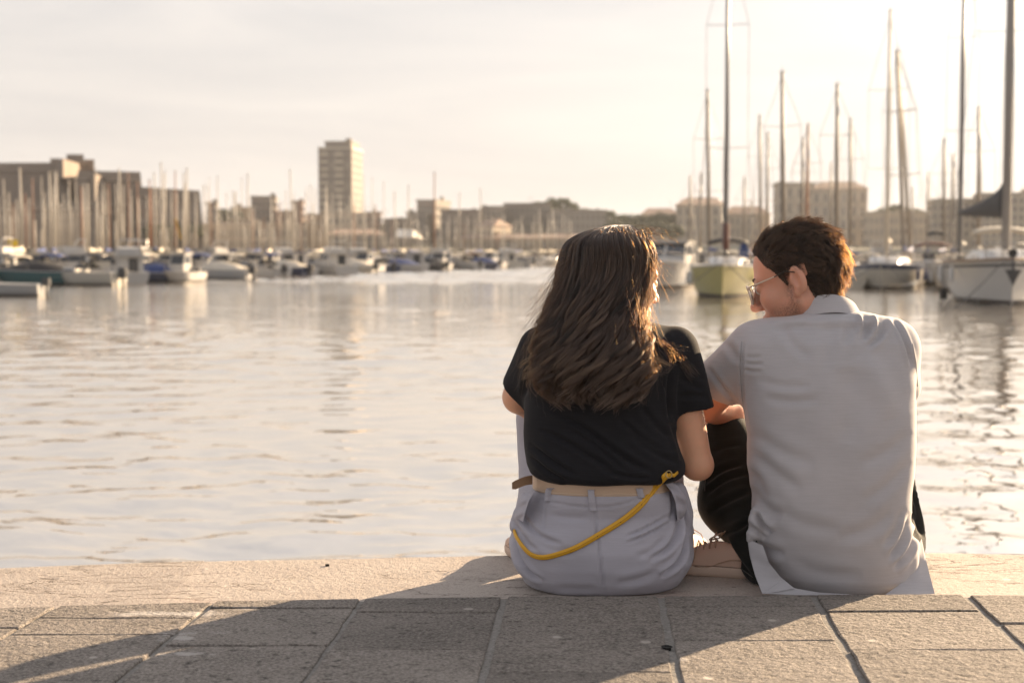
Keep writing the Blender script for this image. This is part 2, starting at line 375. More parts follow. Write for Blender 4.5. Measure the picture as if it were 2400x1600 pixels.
# the pale capstones the couple sit on
quay = MB(); wx = np.concatenate([[-60], np.linspace(-4.5, 4.5, 31), [60]])
quay.prism([(x, wedge_y(x) - .03) for x in wx] + [(x, edge_y(x) - .05) for x in wx[::-1]], WATER - 2.5, LEDGE - .10)
quay = quay.build('quay_wall', M_WALLST); tag(quay, kind='structure')
caps = [-4.4, -3.1, -1.28 + .0, -.80, .06, .62, 1.36, 2.3, 3.3, 4.4]
caps = [-12.5, -11, -9.6, -8.2, -6.8, -5.6, -4.4, -3.2, -2.15, -.83, .22, .86, 1.62, 2.7, 3.6, 4.4, 5.6, 6.9, 8.2, 9.5, 11, 12.5]
for a, b_ in zip(caps[:-1], caps[1:]):
    fx = np.linspace(a + .0004, b_ - .0004, 11)
    front = [Vector((x, edge_y(x) + .002, 0)) for x in fx]; back = [Vector((x, wedge_y(x) + random.uniform(-.004, .004), 0)) for x in fx]
    out = front + back[::-1]; n = len(out)
    cy = (edge_y((a + b_) / 2) + wedge_y((a + b_) / 2)) / 2
    inner = [Vector((p.x, p.y + (.006 if p.y < cy else -.012) * random.uniform(.5, 1.3), 0)) for p in out]
    lo = LEDGE - .18
    vs = [(p.x, p.y, lo) for p in out] + [(p.x, p.y, LEDGE - .005 * random.uniform(.5, 1.2)) for p in out] + [(p.x, p.y, LEDGE + random.uniform(-.001, .001)) for p in inner]
    fs = [(i, (i + 1) % n, n + (i + 1) % n, n + i) for i in range(n)] + [(n + i, n + (i + 1) % n, 2 * n + (i + 1) % n, 2 * n + i) for i in range(n)] + [tuple(range(2 * n, 3 * n)), tuple(range(n - 1, -1, -1))]
    mesh_obj('capstone', vs, fs, M_LEDGE, quay)
# a dark pebble near the water edge
pb = MB(); pp = onz(767, 1326, LEDGE)
pb.box((pp.x, pp.y, LEDGE + .002), (.009, .009, .007), .3)
o = pb.build('stone_chip', mat('chip_dark', (.02, .017, .015), .9)); tag(o, 'tiny dark stone chip lying on the pale quay edge left of the woman', 'stone chip')
# ------------------------------------------------------------------ far shore: terrain, quays, buildings, trees
HAZE = .00012
M_LAND = mat('far_land', (.16, .15, .11), .95, .3, .05)
M_QUAYF = mat('far_quay', (.30, .27, .23), .9, .2, .2)
M_FORT = mat('fort_stone', (.235, .19, .155), .9, .2, .15)
M_PLAS = [mat('plaster_tan', (.30, .245, .19), .9, .12, .2), mat('plaster_grey', (.31, .28, .25), .9, .12, .2), mat('plaster_cream', (.44, .38, .31), .9, .12, .2),
          mat('plaster_rose', (.33, .26, .22), .9, .12, .2), mat('concrete_far', (.235, .21, .19), .9, .15, .3)]
M_ROOF = mat('roof_far', (.27, .19, .15), .9, .2, .5)
M_GLASSF = mat('window_far', (.17, .155, .14), .25, .2, 2)
M_AWN = mat('awning_far', (.75, .70, .62), .8, .05, 1)

def shore_dist(X):                       # forward distance of the far quay face along the picture
    return interp(X, [-1500, 0, 480, 900, 1330, 1500, 2000, 2400, 3600], [230, 255, 285, 330, 400, 400, 330, 290, 260])
# terrain behind the quays: one sheet that rises gently inland
tv, tf = [], []
nx, ny = 60, 14
for j in range(ny):
    for i in range(nx):
        X = -1500 + 5100 * i / (nx - 1); d0 = shore_dist(X) + 2; d = d0 + (j / (ny - 1)) ** 1.6 * 1900
        p = at(X, 590, d)
        hgt = .9 + 10 * (1 - math.exp(-max(0, d - d0 - 40) / 300)) * (1 + .4 * math.sin(X * .004 + j))
        tv.append((p.x, d, WATER + (1.2 if j == 0 else 1.2 + hgt)))
for j in range(ny - 1):
    for i in range(nx - 1): tf.append((j * nx + i, j * nx + i + 1, (j + 1) * nx + i + 1, (j + 1) * nx + i))
tag(mesh_obj('hills', tv, tf, M_LAND, smooth=True), kind='structure')
q = MB()
pts = [at(X, 590, shore_dist(X)) for X in np.linspace(-1500, 3600, 40)]
for a, b_ in zip(pts[:-1], pts[1:]):
    q.add([(a.x, a.y, WATER - 1), (b_.x, b_.y, WATER - 1), (b_.x, b_.y, WATER + 1.3), (a.x, a.y, WATER + 1.3), (a.x, a.y + 12, WATER + 1.3), (b_.x, b_.y + 12, WATER + 1.3)], [(0, 1, 2, 3), (3, 2, 5, 4)])
tag(q.build('far_quay', M_QUAYF), kind='structure')

GROUND = WATER + 1.2
M_WIREF = mat('aerial_grey', (.2, .19, .18), .6)
def bld(X0, X1, Y, dist, depth, m, label, cat='building', name='building', roof='flat', windows=None, turn=0.0, group=None, cornice=True):
    a, b_ = at(X0, Y, dist), at(X1, Y, dist)
    wd = b_.x - a.x; top = a.z; cx = (a.x + b_.x) / 2
    root = empty(name, (cx * (1 + depth / 2 / dist), dist + depth / 2, GROUND), turn - math.atan2(cx, dist) * .8, label, cat, group)
    h = top - GROUND
    wall = MB(); hw, hd = wd / 2, depth / 2
    rh = 0
    if roof == 'hip': rh = min(3.0, h * .22)
    eave = h - rh
    wall.box((0, 0, (eave - 4) / 2), (wd, depth, eave + 4)); wall.build('wall', m, root)
    rf = MB()
    if roof == 'hip':
        o_ = .5; rl = max(wd / 2 - depth / 2, wd * .3)
        rf.add([(-hw - o_, -hd - o_, eave + .01), (hw + o_, -hd - o_, eave + .01), (hw + o_, hd + o_, eave + .01), (-hw - o_, hd + o_, eave + .01), (-rl, 0, h), (rl, 0, h)],
               [(0, 1, 5, 4), (1, 2, 5), (2, 3, 4, 5), (3, 0, 4), (3, 2, 1, 0)])
        rf.build('roof', M_ROOF, root)
    elif cornice:
        rf.box((0, 0, h + .2), (wd + .7, depth + .7, .55)); rf.build('roof', m, root)
    rb_ = random.Random(int(X0))
    for k in range(max(1, int(wd / 9))):
        ch = MB(); u = rb_.uniform(-.42, .42) * wd; zc = h + .4 if roof != 'hip' else eave + rh * .5
        ch.box((u, rb_.uniform(-.2, .2) * depth, zc + .3), (rb_.uniform(.6, 1.6), rb_.uniform(.6, 1.2), rb_.uniform(1.0, 2.0))); ch.build('chimney', m, root)
    if wd > 14:
        ae = MB(); u = rb_.uniform(-.3, .3) * wd; ae.tube([(u, 0, h - .5), (u, 0, h + 3.2)], .06, 5); ae.tube([(u - .7, 0, h + 2.7), (u + .7, 0, h + 2.7)], .04, 4); ae.build('aerial', M_WIREF, root)
    if windows:
        cols, rows_, z0, ww, wh = windows
        wm = MB(); sm = MB()
        for face in (0, 1, 2):
            L_ = wd if face == 0 else depth; cc = cols if face == 0 else max(2, int(cols * depth / wd))
            for i in range(cc):
                for j in range(rows_):
                    u = (i + .5) / cc * L_ - L_ / 2; z = z0 + (eave - z0 - .6) * (j + .5) / rows_
                    hh = wh * (eave - z0) / rows_; w_ = ww * L_ / cc
                    if face == 0: wm.box((u, -hd - .02, z), (w_, .16, hh)); sm.box((u, -hd - .12, z - hh / 2 - .12), (w_ * 1.25, .3, .18))
                    else:
                        sx = 1 if face == 1 else -1
                        wm.box((sx * (hw + .02), u, z), (.16, w_, hh)); sm.box((sx * (hw + .12), u, z - hh / 2 - .12), (.3, w_ * 1.25, .18))
        tag(wm.build('window_rows', M_GLASSF, root), kind='stuff'); tag(sm.build('window_sills', m, root), kind='stuff')
    return root

# --- fort on the left: battered walls and bastions built as solids
def fort_block(X0, X1, Y0, Y1, dist, depth, slope, root, nm='bastion', turn_r=0.0):
    a, b_ = at(X0, Y0, dist), at(X1, Y1, dist)
    mb = MB(); s_ = slope
    lo = [(a.x - s_, dist - s_), (b_.x + s_, dist - s_ + turn_r), (b_.x * (dist + depth) / dist + s_, dist + depth), (a.x * (dist + depth) / dist - s_, dist + depth)]
    k_ = (dist + depth) / dist
    hi = [(a.x, dist, a.z), (b_.x, dist + turn_r, b_.z), (b_.x * k_, dist + depth, b_.z), (a.x * k_, dist + depth, a.z)]
    ox, oy, oz = root.location
    mb.add([(p[0] - ox, p[1] - oy, GROUND - 3 - oz) for p in lo] + [(p[0] - ox, p[1] - oy, p[2] - oz) for p in hi],
           [(3, 2, 1, 0), (4, 5, 6, 7), (0, 1, 5, 4), (1, 2, 6, 5), (2, 3, 7, 6), (3, 0, 4, 7)])
    o = mb.build(nm, M_FORT, root)
    cord = MB()                          # string course below the parapet
    za, zb = a.z - 2.2, b_.z - 2.2; k = s_ * 2.2 / (a.z - GROUND + 3)
    cord.tube([(a.x - k - ox, dist - k - oy - .05, za - oz), (b_.x + k - ox, dist - k + turn_r - oy - .05, zb - oz)], .28, 6)
    cord.build('string_course', M_FORT, o)
    return o
fort = empty('fort', (at(150, 500, 330).x, 330, GROUND), 0, 'long brown stone fort with stepped bastions rising behind the masts at the left edge', 'fort')
fort_block(-700, 150, 386, 381, 352, 60, 1.6, fort)
fort_block(118, 186, 371, 374, 362, 18, .4, fort, 'tower_block')
fort_block(156, 196, 362, 362, 368, 12, .2, fort, 'rooftop_house')
fort_block(178, 221, 374, 374, 372, 20, .2, fort, 'rooftop_house')
fort_block(183, 329, 400, 403, 330, 60, 2.2, fort)
fort_block(330, 468, 438, 447, 322, 45, 1.8, fort)
fort_block(-700, 240, 470, 470, 322, 30, 1.2, fort, 'lower_wall')
# sun-facing flanks of the bastions that jut out towards the harbour
def flank(X0, Xm, X1, Y, Yb, dist, root):
    a, c, b_ = at(X0, Y, dist), at(Xm, Y, dist - 13), at(X1, Y, dist + 4)
    ox, oy, oz = root.location; mb = MB()
    zb = at(X0, Yb, dist).z; z = a.z
    P_ = [(a.x, dist + 2), (c.x, dist - 13), (b_.x, dist + 4)]
    n_ = 3
    mb.add([(p[0] - ox, p[1] - oy, zb - oz) for p in P_] + [(p[0] - ox, p[1] - oy, z - oz) for p in P_], [(0, 1, 4, 3), (1, 2, 5, 4), (2, 0, 3, 5), (3, 4, 5), (2, 1, 0)])
    mb.build('bastion_spur', M_FORT, root)
flank(125, 148, 186, 381, 424, 352, fort); flank(205, 222, 253, 415, 480, 332, fort)
for i, X in enumerate((12, 36, 250, 390)):
    pass

# --- tower block
tw_d = 560
a, b_, c = at(753, 350, tw_d), at(832, 350, tw_d), at(860, 356, tw_d)
tower = empty('tower_block', ((a.x + b_.x) / 2, tw_d + 9, GROUND), 0, 'tall square apartment tower with a set-back top storey standing alone on the skyline', 'tower block')
TW = (b_.x - a.x) * 1.0; TD = 22.0; TH = a.z - GROUND; M_T = mat('tower_concrete', (.26, .23, .205), .85, .15, .25)
tower.rotation_euler.z = R(-5)
mb = MB(); mb.box((0, 0, TH / 2 - 2), (TW, TD, TH + 4)); mb.build('wall', M_T, tower)
mb = MB(); mb.box((.6, 0, TH + 1.4), (TW * .78, TD * .75, 2.8)); o = mb.build('set_back_storey', M_T, tower)
mb = MB(); mb.box((.6, 0, TH + 3.0), (TW * .84, TD * .8, .45)); mb.build('roof_slab', mat('tower_top', (.34, .30, .255), .8), o)
mb = MB(); mb.box((TW * .25, 0, TH + 4.0), (2.2, 3, 1.6)); mb.build('lift_house', M_T, o)
mb = MB(); mb.box((0, 0, TH + .35), (TW + .5, TD + .5, .7)); mb.build('parapet', mat('tower_light', (.5, .44, .37)), tower)
nfl = 15; fh = TH / nfl
M_BALC = mat('tower_light', (.5, .44, .37)); M_SHADE = mat('loggia_dark', (.16, .145, .135), .7)
def share(name, me, parent, loc):
    o = bpy.data.objects.new(name, me); COL.objects.link(o); o.parent = parent; o.location = loc; return o
def box_mesh(name, d, m):
    mb = MB(); mb.box((0, 0, 0), d); o = mb.build(name, m); me = o.data; bpy.data.objects.remove(o); return me
bal1 = box_mesh('balcony', (TW * .24, .7, 1.0), M_BALC); bal2 = box_mesh('balcony', (TW * .26, .7, 1.0), M_BALC)
wf = [box_mesh('window', (TW * .16, .12, 1.35), q_) for q_ in (mat('tower_glass', (.19, .17, .15), .3), mat('tower_blind', (.30, .265, .23), .7))]; wsd = box_mesh('window', (.12, TD * .13, 1.35), M_GLASSF)
for k in range(nfl):
    z = k * fh
    share('balcony', bal1, tower, (-TW * .33, -TD / 2 - .35, z + .5)); share('balcony', bal2, tower, (TW * .12, -TD / 2 - .35, z + .5))
    for u in (-.33, -.09, .12, .36): share('window', wf[(k + int(u * 9)) % 3 == 0], tower, (u * TW, -TD / 2 - .01, z + 1.75))
    for u in (-.35, -.12, .12, .35): share('window', wsd, tower, (TW / 2 + .01, u * TD, z + 1.75))
for u in (-.48, -.2, .26, .48):
    mb = MB(); mb.box((u * TW, -TD / 2 - .25, TH / 2), (.5, .5, TH)); mb.build('pilaster', M_T, tower)

# --- the other buildings, left to right
T_ = M_PLAS
bld(487, 508, 478, 400, 14, T_[1], 'narrow grey block just right of the stone fort', windows=(2, 4, 2, .4, .5))
bld(508, 600, 512, 420, 20, T_[2], 'low pale house under the dark trees right of the fort', windows=(7, 3, 2, .4, .5), roof='hip')
bld(545, 600, 489, 440, 16, T_[0], 'tan building behind the low pale house right of the fort', windows=(5, 4, 3, .4, .5))
bld(593, 648, 463, 410, 22, T_[1], 'grey flat-roofed block midway between the fort and the tower', windows=(5, 6, 2, .4, .5))
bld(476, 720, 528, 350, 14, T_[2], 'long low cream quay building between the fort and the tower', windows=(22, 2, 1.2, .45, .55))
bld(646, 690, 498, 400, 18, T_[3], 'rose building beside the slim brown chimney block', windows=(4, 4, 2, .4, .5))
bld(688, 711, 474, 395, 12, T_[3], 'slim brown block like a chimney left of the tower', windows=(2, 6, 2, .35, .45))
bld(710, 745, 498, 420, 14, T_[0], 'small tan house wedged between the chimney block and the tower', windows=(3, 3, 2, .4, .5), roof='hip')
bld(728, 762, 506, 380, 14, T_[0], 'low tan house in front of the tower foot on its left', windows=(3, 3, 2, .4, .5))
bld(756, 866, 501, 470, 22, T_[2], 'wide pale base block at the foot of the tower', windows=(8, 3, 2, .4, .5))
bld(765, 905, 536, 360, 16, T_[1], 'long low grey quay house below the tower', windows=(12, 2, 1.4, .45, .55), roof='hip')
bld(862, 893, 500, 430, 14, T_[3], 'small rose house right beside the tower', windows=(3, 4, 2, .4, .5))
bld(900, 968, 516, 420, 18, T_[4], 'low grey building right of the rose house', windows=(6, 3, 2, .4, .5))
bld(954, 1003, 500, 470, 18, T_[1], 'stepped grey building, its lower left part', windows=(4, 4, 2, .4, .5))
bld(994, 1040, 471, 480, 16, T_[1], 'stepped grey building, its taller right part with a sunlit flank', windows=(4, 5, 2, .4, .5), turn=-R(18))
bld(1034, 1134, 494, 450, 22, T_[4], 'broad grey building with a dark flat roof right of the stepped building', windows=(9, 4, 2, .4, .5))
bld(1128, 1186, 486, 470, 22, T_[1], 'grey block with a sunlit tan gable in the middle of the shore', windows=(5, 4, 2, .4, .5))
bld(1182, 1290, 479, 490, 24, T_[4], 'long flat-topped grey building below the wooded rise', windows=(9, 5, 2, .4, .5))
bld(1286, 1420, 495, 480, 24, T_[1], 'grey building right behind the long-haired woman', windows=(11, 4, 2, .4, .5))
bld(1060, 1420, 548, 425, 14, T_[0], 'very long low tan quay shed left of the woman', windows=(26, 1, 1.5, .5, .55), roof='hip')
bld(1135, 1180, 512, 430, 12, T_[2], 'small sunlit house front above the long tan shed', windows=(3, 2, 2, .4, .5), turn=-R(28), roof='hip')
bld(1500, 1592, 486, 560, 22, T_[2], 'pale house on the slope left of the hip-roofed hall', windows=(7, 3, 2, .4, .5), roof='hip')
bld(1584, 1700, 460, 500, 26, T_[2], 'pale hip-roofed hall behind the yellow sailboat', windows=(7, 4, 2, .35, .6), roof='hip')
bld(1694, 1802, 481, 500, 22, T_[2], 'lower pale building between the two big halls', windows=(8, 3, 2, .35, .6), roof='hip')
bld(1815, 1905, 431, 470, 24, T_[2], 'left lower half of the big square stone block above the man', windows=(4, 4, 3, .3, .6))
bld(1900, 2028, 421, 466, 26, T_[2], 'right higher half of the big square stone block above the man', windows=(6, 4, 3, .3, .6), roof='hip')
bld(2024, 2192, 500, 440, 20, T_[2], 'low pale row of houses right of the big stone block', windows=(15, 3, 2, .4, .5))
bld(2180, 2294, 470, 380, 24, T_[2], 'pale building behind the large white sailboat, lower one', windows=(8, 5, 2, .4, .5))
bld(2288, 2470, 455, 360, 24, T_[2], 'tall pale building at the right edge behind the furled grey sail', windows=(12, 6, 2, .4, .5))
bld(2470, 2900, 470, 350, 24, T_[1], 'long grey building just outside the right edge', windows=(26, 5, 2, .4, .5))
# tent-like white awning on the left quay
aw = empty('awning', (at(958, 540, 330).x, 330, GROUND), 0, 'white tent-like awning on the quay right of the tower', 'awning')
A0, A1 = at(928, 556, 330), at(988, 556, 330); hw = (A1.x - A0.x) / 2; zt = at(950, 538, 330).z - GROUND; ze = A0.z - GROUND
mb = MB(); mb.loft([[(-hw, -4, ze), (-hw * .9, 0, zt), (-hw, 4, ze)], [(hw * .4, -4, ze), (hw * .4, 0, zt * .99), (hw * .4, 4, ze)], [(hw, -4, ze - .3), (hw * .95, 0, ze + .35), (hw, 4, ze - .3)]], cap=True)
mb.build('canopy', M_AWN, aw)
for sx in (-1, 1):
    for sy in (-1, 1):
        mb = MB(); mb.tube([(sx * hw * .95, sy * 3.7, 0), (sx * hw * .95, sy * 3.7, ze - .3)], .07, 6); mb.build('post', M_AWN, aw)

# --- trees on the rise
def leaf_mat(name, c1, c2):
    m = bpy.data.materials.new(name); m.use_nodes = True; t = m.node_tree; b = t.nodes['Principled BSDF']
    gi = N(t, 'ShaderNodeNewGeometry'); mx = N(t, 'ShaderNodeMixRGB'); mx.inputs[1].default_value = c1 + (1,); mx.inputs[2].default_value = c2 + (1,)
    t.links.new(gi.outputs['Random Per Island'], mx.inputs[0]); t.links.new(mx.outputs[0], b.inputs['Base Color']); b.inputs['Roughness'].default_value = .7
    return m
M_LEAF = leaf_mat('foliage', (.045, .055, .025), (.105, .11, .045)); M_BARK = mat('bark', (.12, .09, .07), .9)
def tree_proto(seed, h, rw):
    r_ = np.random.default_rng(seed)
    root = empty('tree', (0, 0, -50))
    mb = MB(); mb.tube([(0, 0, -1), (.1, .05, h * .3), (.25, -.1, h * .62)], [.28, .22, .1], 7)
    for k in range(5):
        an = k * 1.3 + seed; mb.tube([(.1, 0, h * .32), (math.cos(an) * rw * .35, math.sin(an) * rw * .35, h * .55), (math.cos(an) * rw * .65, math.sin(an) * rw * .65, h * .72)], [.14, .09, .03], 5)
    mb.build('trunk', M_BARK, root)
    v, f = [], []
    for cl in range(26):
        u = r_.normal(size=3); u /= np.linalg.norm(u); u[2] = abs(u[2]) * .9 - .25
        cc = np.array([u[0] * rw * .72, u[1] * rw * .72, h * .62 + u[2] * h * .34]); cr = rw * r_.uniform(.22, .40)
        for q_ in range(46):
            d = r_.normal(size=3); d /= np.linalg.norm(d); p = cc + d * cr * r_.uniform(.5, 1.05); s_ = r_.uniform(.22, .5)
            a1 = np.cross(d, r_.normal(size=3)); a1 /= np.linalg.norm(a1) + 1e-6; a2 = np.cross(d, a1) + d * r_.uniform(-.4, .4)
            k = len(v); v += [tuple(p - a1 * s_), tuple(p + a2 * s_ * .6), tuple(p + a1 * s_), tuple(p - a2 * s_ * .6)]; f.append((k, k + 1, k + 2, k + 3))
    mesh_obj('crown', v, f, M_LEAF, root)
    return root
protos = [tree_proto(3, 9, 4.2), tree_proto(11, 11, 4.8), tree_proto(23, 7.5, 4.5)]
used = [False] * 3
def place_tree(k, X, Y, dist, label, group, sc=1.0):
    p = at(X, Y, dist); kids = {}
    o = protos[k] if not used[k] else copy_tree(protos[k]); used[k] = True
    h = (9, 11, 7.5)[k] * sc
    o.location = (p.x, dist, p.z - h * .95); o.rotation_euler.z = random.uniform(0, 6); o.scale = (sc, sc, sc)
    tag(o, label, 'tree', group)
for i, (X, Y, d, sc) in enumerate([(1268, 470, 560, 1.0), (1292, 462, 570, 1.15), (1318, 465, 560, 1.0), (1342, 474, 560, .9), (1245, 478, 560, .8)]):
    place_tree(i % 3, X, Y, d, 'bushy green tree on the wooded rise above the grey buildings left of the woman', 'trees on the rise left of the woman', sc)
for i, (X, Y, d) in enumerate([(1375, 486, 540), (1400, 490, 540), (1425, 494, 540), (1455, 500, 530), (1478, 502, 520), (1502, 504, 520), (1525, 500, 520), (1548, 497, 515), (1572, 503, 510), (1470, 520, 470), (1505, 522, 470), (1540, 520, 470), (1575, 522, 470), (1440, 515, 480)]):
    place_tree(i % 3, X, Y, d, 'dark green tree on the slope seen between the two heads', 'trees on the slope between the two heads', random.uniform(.85, 1.2))
for i, (X, Y, d) in enumerate([(514, 487, 430), (532, 491, 430), (548, 494, 428)]):
    place_tree(i % 3, X, Y, d, 'dark tree between the fort and the grey block', 'trees beside the fort', random.uniform(.8, 1))
for i, (X, Y, d) in enumerate([(2056, 490, 470), (2078, 482, 472), (2102, 480, 475), (2140, 486, 470), (2160, 492, 470)]):
    place_tree(i % 3, X, Y, d, 'small dark tree rising over the low houses right of the stone block', 'trees over the low houses on the right', random.uniform(.7, 1))
for i, (X, Y, d) in enumerate([(352, 524, 318), (372, 526, 318), (396, 525, 318), (425, 524, 318), (450, 528, 318)]):
    place_tree((i + 1) % 3, X, Y, d, 'olive-green tree at the foot of the fort wall behind the masts', 'trees at the foot of the fort', random.uniform(.55, .75))
for i, (X, Y, d) in enumerate([(930, 512, 470), (948, 508, 475), (905, 520, 470)]):
    place_tree((i + 2) % 3, X, Y, d, 'dark tree behind the low grey building right of the tower', 'trees right of the tower', random.uniform(.8, 1))

# --- the warm evening air over the harbour
hz = MB(); hz.box((0, 1250, 60), (3600, 2600, 140)); hz.v = [(v[0], v[1], WATER - 1 if v[2] < 60 else 62) for v in hz.v]
mh = bpy.data.materials.new('haze_air'); mh.use_nodes = True; mh.node_tree.nodes.clear()
ho = N(mh.node_tree, 'ShaderNodeOutputMaterial'); hv_ = N(mh.node_tree, 'ShaderNodeVolumePrincipled'); hv_.inputs['Density'].default_value = HAZE; hv_.inputs['Color'].default_value = (.86, .90, .97, 1); hv_.inputs['Anisotropy'].default_value = .35
mh.node_tree.links.new(hv_.outputs[0], ho.inputs['Volume'])
haze = hz.build('haze', mh); tag(haze, kind='stuff')
# ------------------------------------------------------------------ boats
def gel(name, c, rough=.28): return mat(name, c, rough, .05, 2, spec=.5)
M_WHITE = gel('gelcoat_white', (.47, .455, .435)); M_CREAM = gel('gelcoat_cream', (.48, .45, .39)); M_GREYH = gel('gelcoat_grey', (.38, .38, .38))
M_TEAL = gel('gelcoat_teal', (.012, .075, .085)); M_NAVY = gel('gelcoat_navy', (.02, .035, .09)); M_YEL = gel('gelcoat_yellow_green', (.30, .265, .07), .45)
M_DARKH = gel('gelcoat_dark', (.035, .035, .04)); M_DECK = mat('boat_deck', (.62, .59, .53), .6, .08, 4); M_BWIN = mat('boat_window', (.03, .035, .045), .12, .1, 3)
M_ALU = mat('mast_aluminium', (.50, .45, .38), .55, .08, 1.5); M_MASTT = mat('mast_tan', (.24, .205, .17), .55, .1, 2); M_WOODM = mat('mast_wood', (.30, .15, .09), .6, .2, 3); M_MASTD = mat('mast_dark', (.13, .13, .14), .4, .1, 2)
M_WIRE = mat('rigging_wire', (.30, .28, .26), .4, .05, 5, metal=.6); M_COVB = mat('cover_blue', (.02, .045, .16), .8, .15, 6); M_COVG = mat('cover_grey', (.07, .07, .075), .85, .15, 6)
M_COVK = mat('cover_black', (.02, .02, .023), .8, .15, 6); M_COVR = mat('cover_maroon', (.09, .025, .025), .8, .15, 6); M_COVC = mat('cover_cream', (.55, .50, .42), .85, .1, 6)
M_ANTI = mat('antifouling', (.03, .022, .02), .7, .2, 3); M_RED = mat('buoy_red', (.45, .05, .03), .6, .1, 4); M_RUB = mat('rubber_fender', (.65, .63, .60), .6, .05, 4); M_FLAGY = mat('flag_yellow', (.72, .50, .03), .8, .05, 4)
M_ORANGE = mat('tan_leaf_flag', (.55, .32, .06), .8, .05, 4)

def hull_fn(L, B, fb, full=.45, stern=.86, sheer=.30, rake=.5):
    def half(s): 
        if s < full: return B / 2 * lerp(stern, 1, math.sin(min(1, s / full) * math.pi / 2))
        return B / 2 * max(.012, 1 - ((s - full) / (1 - full)) ** 2.1)
    def zs(s): return fb * (1 + sheer * s * s)
    def y(s, v): return L * (s - .5) + rake * (v - 1) * max(0, s - .55) / .45     # stem raked below the sheer
    return half, zs, y
def make_hull(root, L, B, fb, m, stripe=None, boot=M_ANTI, rub=None, **kw):
    half, zs, y = hull_fn(L, B, fb, **kw)
    ss = np.linspace(0, 1, 15); V = [(-.35, .25), (-.12, .62), (.05, .80), (.35, .91), (.7, .97), (1, 1.0)]
    rings = []
    for s in ss:
        h = half(s); z = zs(s); p = 1 + 1.1 * max(0, s - .5)
        left = [(-h * (b ** p), y(s, v), v * z) for v, b in V]
        rings.append(left + [(-q[0], q[1], q[2]) for q in left[::-1]])
    mb = MB(); mb.loft(rings, cap=True, closed=False)
    # close the transom and the stem
    hull = mb.build('hull', m, root, R(40))
    bt = MB(); rr = []
    for s in ss:
        h = half(s); z = zs(s); p = 1 + 1.1 * max(0, s - .5)
        w_ = lambda v: h * (np.interp(v, [q[0] for q in V], [q[1] for q in V]) ** p) + .012
        rr.append([(-w_(.02), y(s, .02), .02 * z - .02), (-w_(.10), y(s, .1), .10 * z), (w_(.10), y(s, .1), .10 * z), (w_(.02), y(s, .02), .02 * z - .02)])
    bt.loft([[q[0], q[1]] for q in rr], cap=False, closed=False); bt.loft([[q[2], q[3]] for q in rr], cap=False, closed=False)
    bt.build('boot_stripe', boot, hull)
    dk = MB(); dk.loft([[(-half(s) * .985, y(s, 1), zs(s) - .03), (0, y(s, 1), zs(s) + .03), (half(s) * .985, y(s, 1), zs(s) - .03)] for s in ss], cap=False, closed=False)
    dk.build('deck', M_DECK, root)
    rb = MB()
    for sg in (-1, 1): rb.tube([(sg * (half(s) + .008), y(s, 1), zs(s)) for s in ss], .035 if not rub else .05, 5)
    rb.build('rub_rail', rub or M_WHITE, root)
    if stripe:
        st = MB(); lo, hi = stripe[1], stripe[2]
        for sg in (-1, 1):
            rr = []
            for s in ss:
                h = half(s); z = zs(s); p = 1 + 1.1 * max(0, s - .5)
                w_ = lambda v: sg * (h * (np.interp(v, [q[0] for q in V], [q[1] for q in V]) ** p) + .010)
                rr.append([(w_(lo), y(s, lo), lo * z), (w_(hi), y(s, hi), hi * z)])
            st.loft(rr, cap=False, closed=False)
        st.build('stripe', stripe[0], hull)
    return half, zs, y
def make_cabin(root, y0, y1, w0, w1, z0, h, m=M_WHITE, win=True, nose=.5, name='cabin', winm=None):
    """rounded coachroof with a raked front and side windows"""
    mb = MB(); rings = []
    for t, k in ((0, 1.0), (.06, 1.0), (.5, 1.0), (.8, .9), (1.0, .45)):
        yy = lerp(y0, y1, t); w_ = lerp(w0, w1, t) / 2; hh = h * k
        rings.append([(-w_, yy, z0 - .05), (-w_ * .97, yy - nose * 0, z0 + hh * .55), (-w_ * .82, yy, z0 + hh * .92), (-w_ * .35, yy, z0 + hh), (w_ * .35, yy, z0 + hh), (w_ * .82, yy, z0 + hh * .92), (w_ * .97, yy, z0 + hh * .55), (w_, yy, z0 - .05)])
    mb.loft(rings, closed=False); o = mb.build(name, m, root, R(50))
    if win:
        for sg in (-1, 1):
            wn = MB(); a = .12; b_ = .78
            q = []
            for t in (a, .45, b_):
                yy = lerp(y0, y1, t); w_ = lerp(w0, w1, t) / 2 * .985 + .015; q.append([(sg * w_ * 1.0, yy, z0 + h * .28), (sg * (w_ * .955), yy, z0 + h * (.68 if t < .7 else .55))])
            wn.loft(q, cap=False, closed=False); wn.build('window', winm or M_BWIN, o)
        fr = MB(); ww = lerp(w0, w1, .9) / 2
        fr.add([(-ww * .8, lerp(y0, y1, .965) + .03, z0 + h * .35), (ww * .8, lerp(y0, y1, .965) + .03, z0 + h * .35), (ww * .62, lerp(y0, y1, .87) + .02, z0 + h * .74), (-ww * .62, lerp(y0, y1, .87) + .02, z0 + h * .74)], [(0, 1, 2, 3)])
        fr.build('window', winm or M_BWIN, o)
    return o
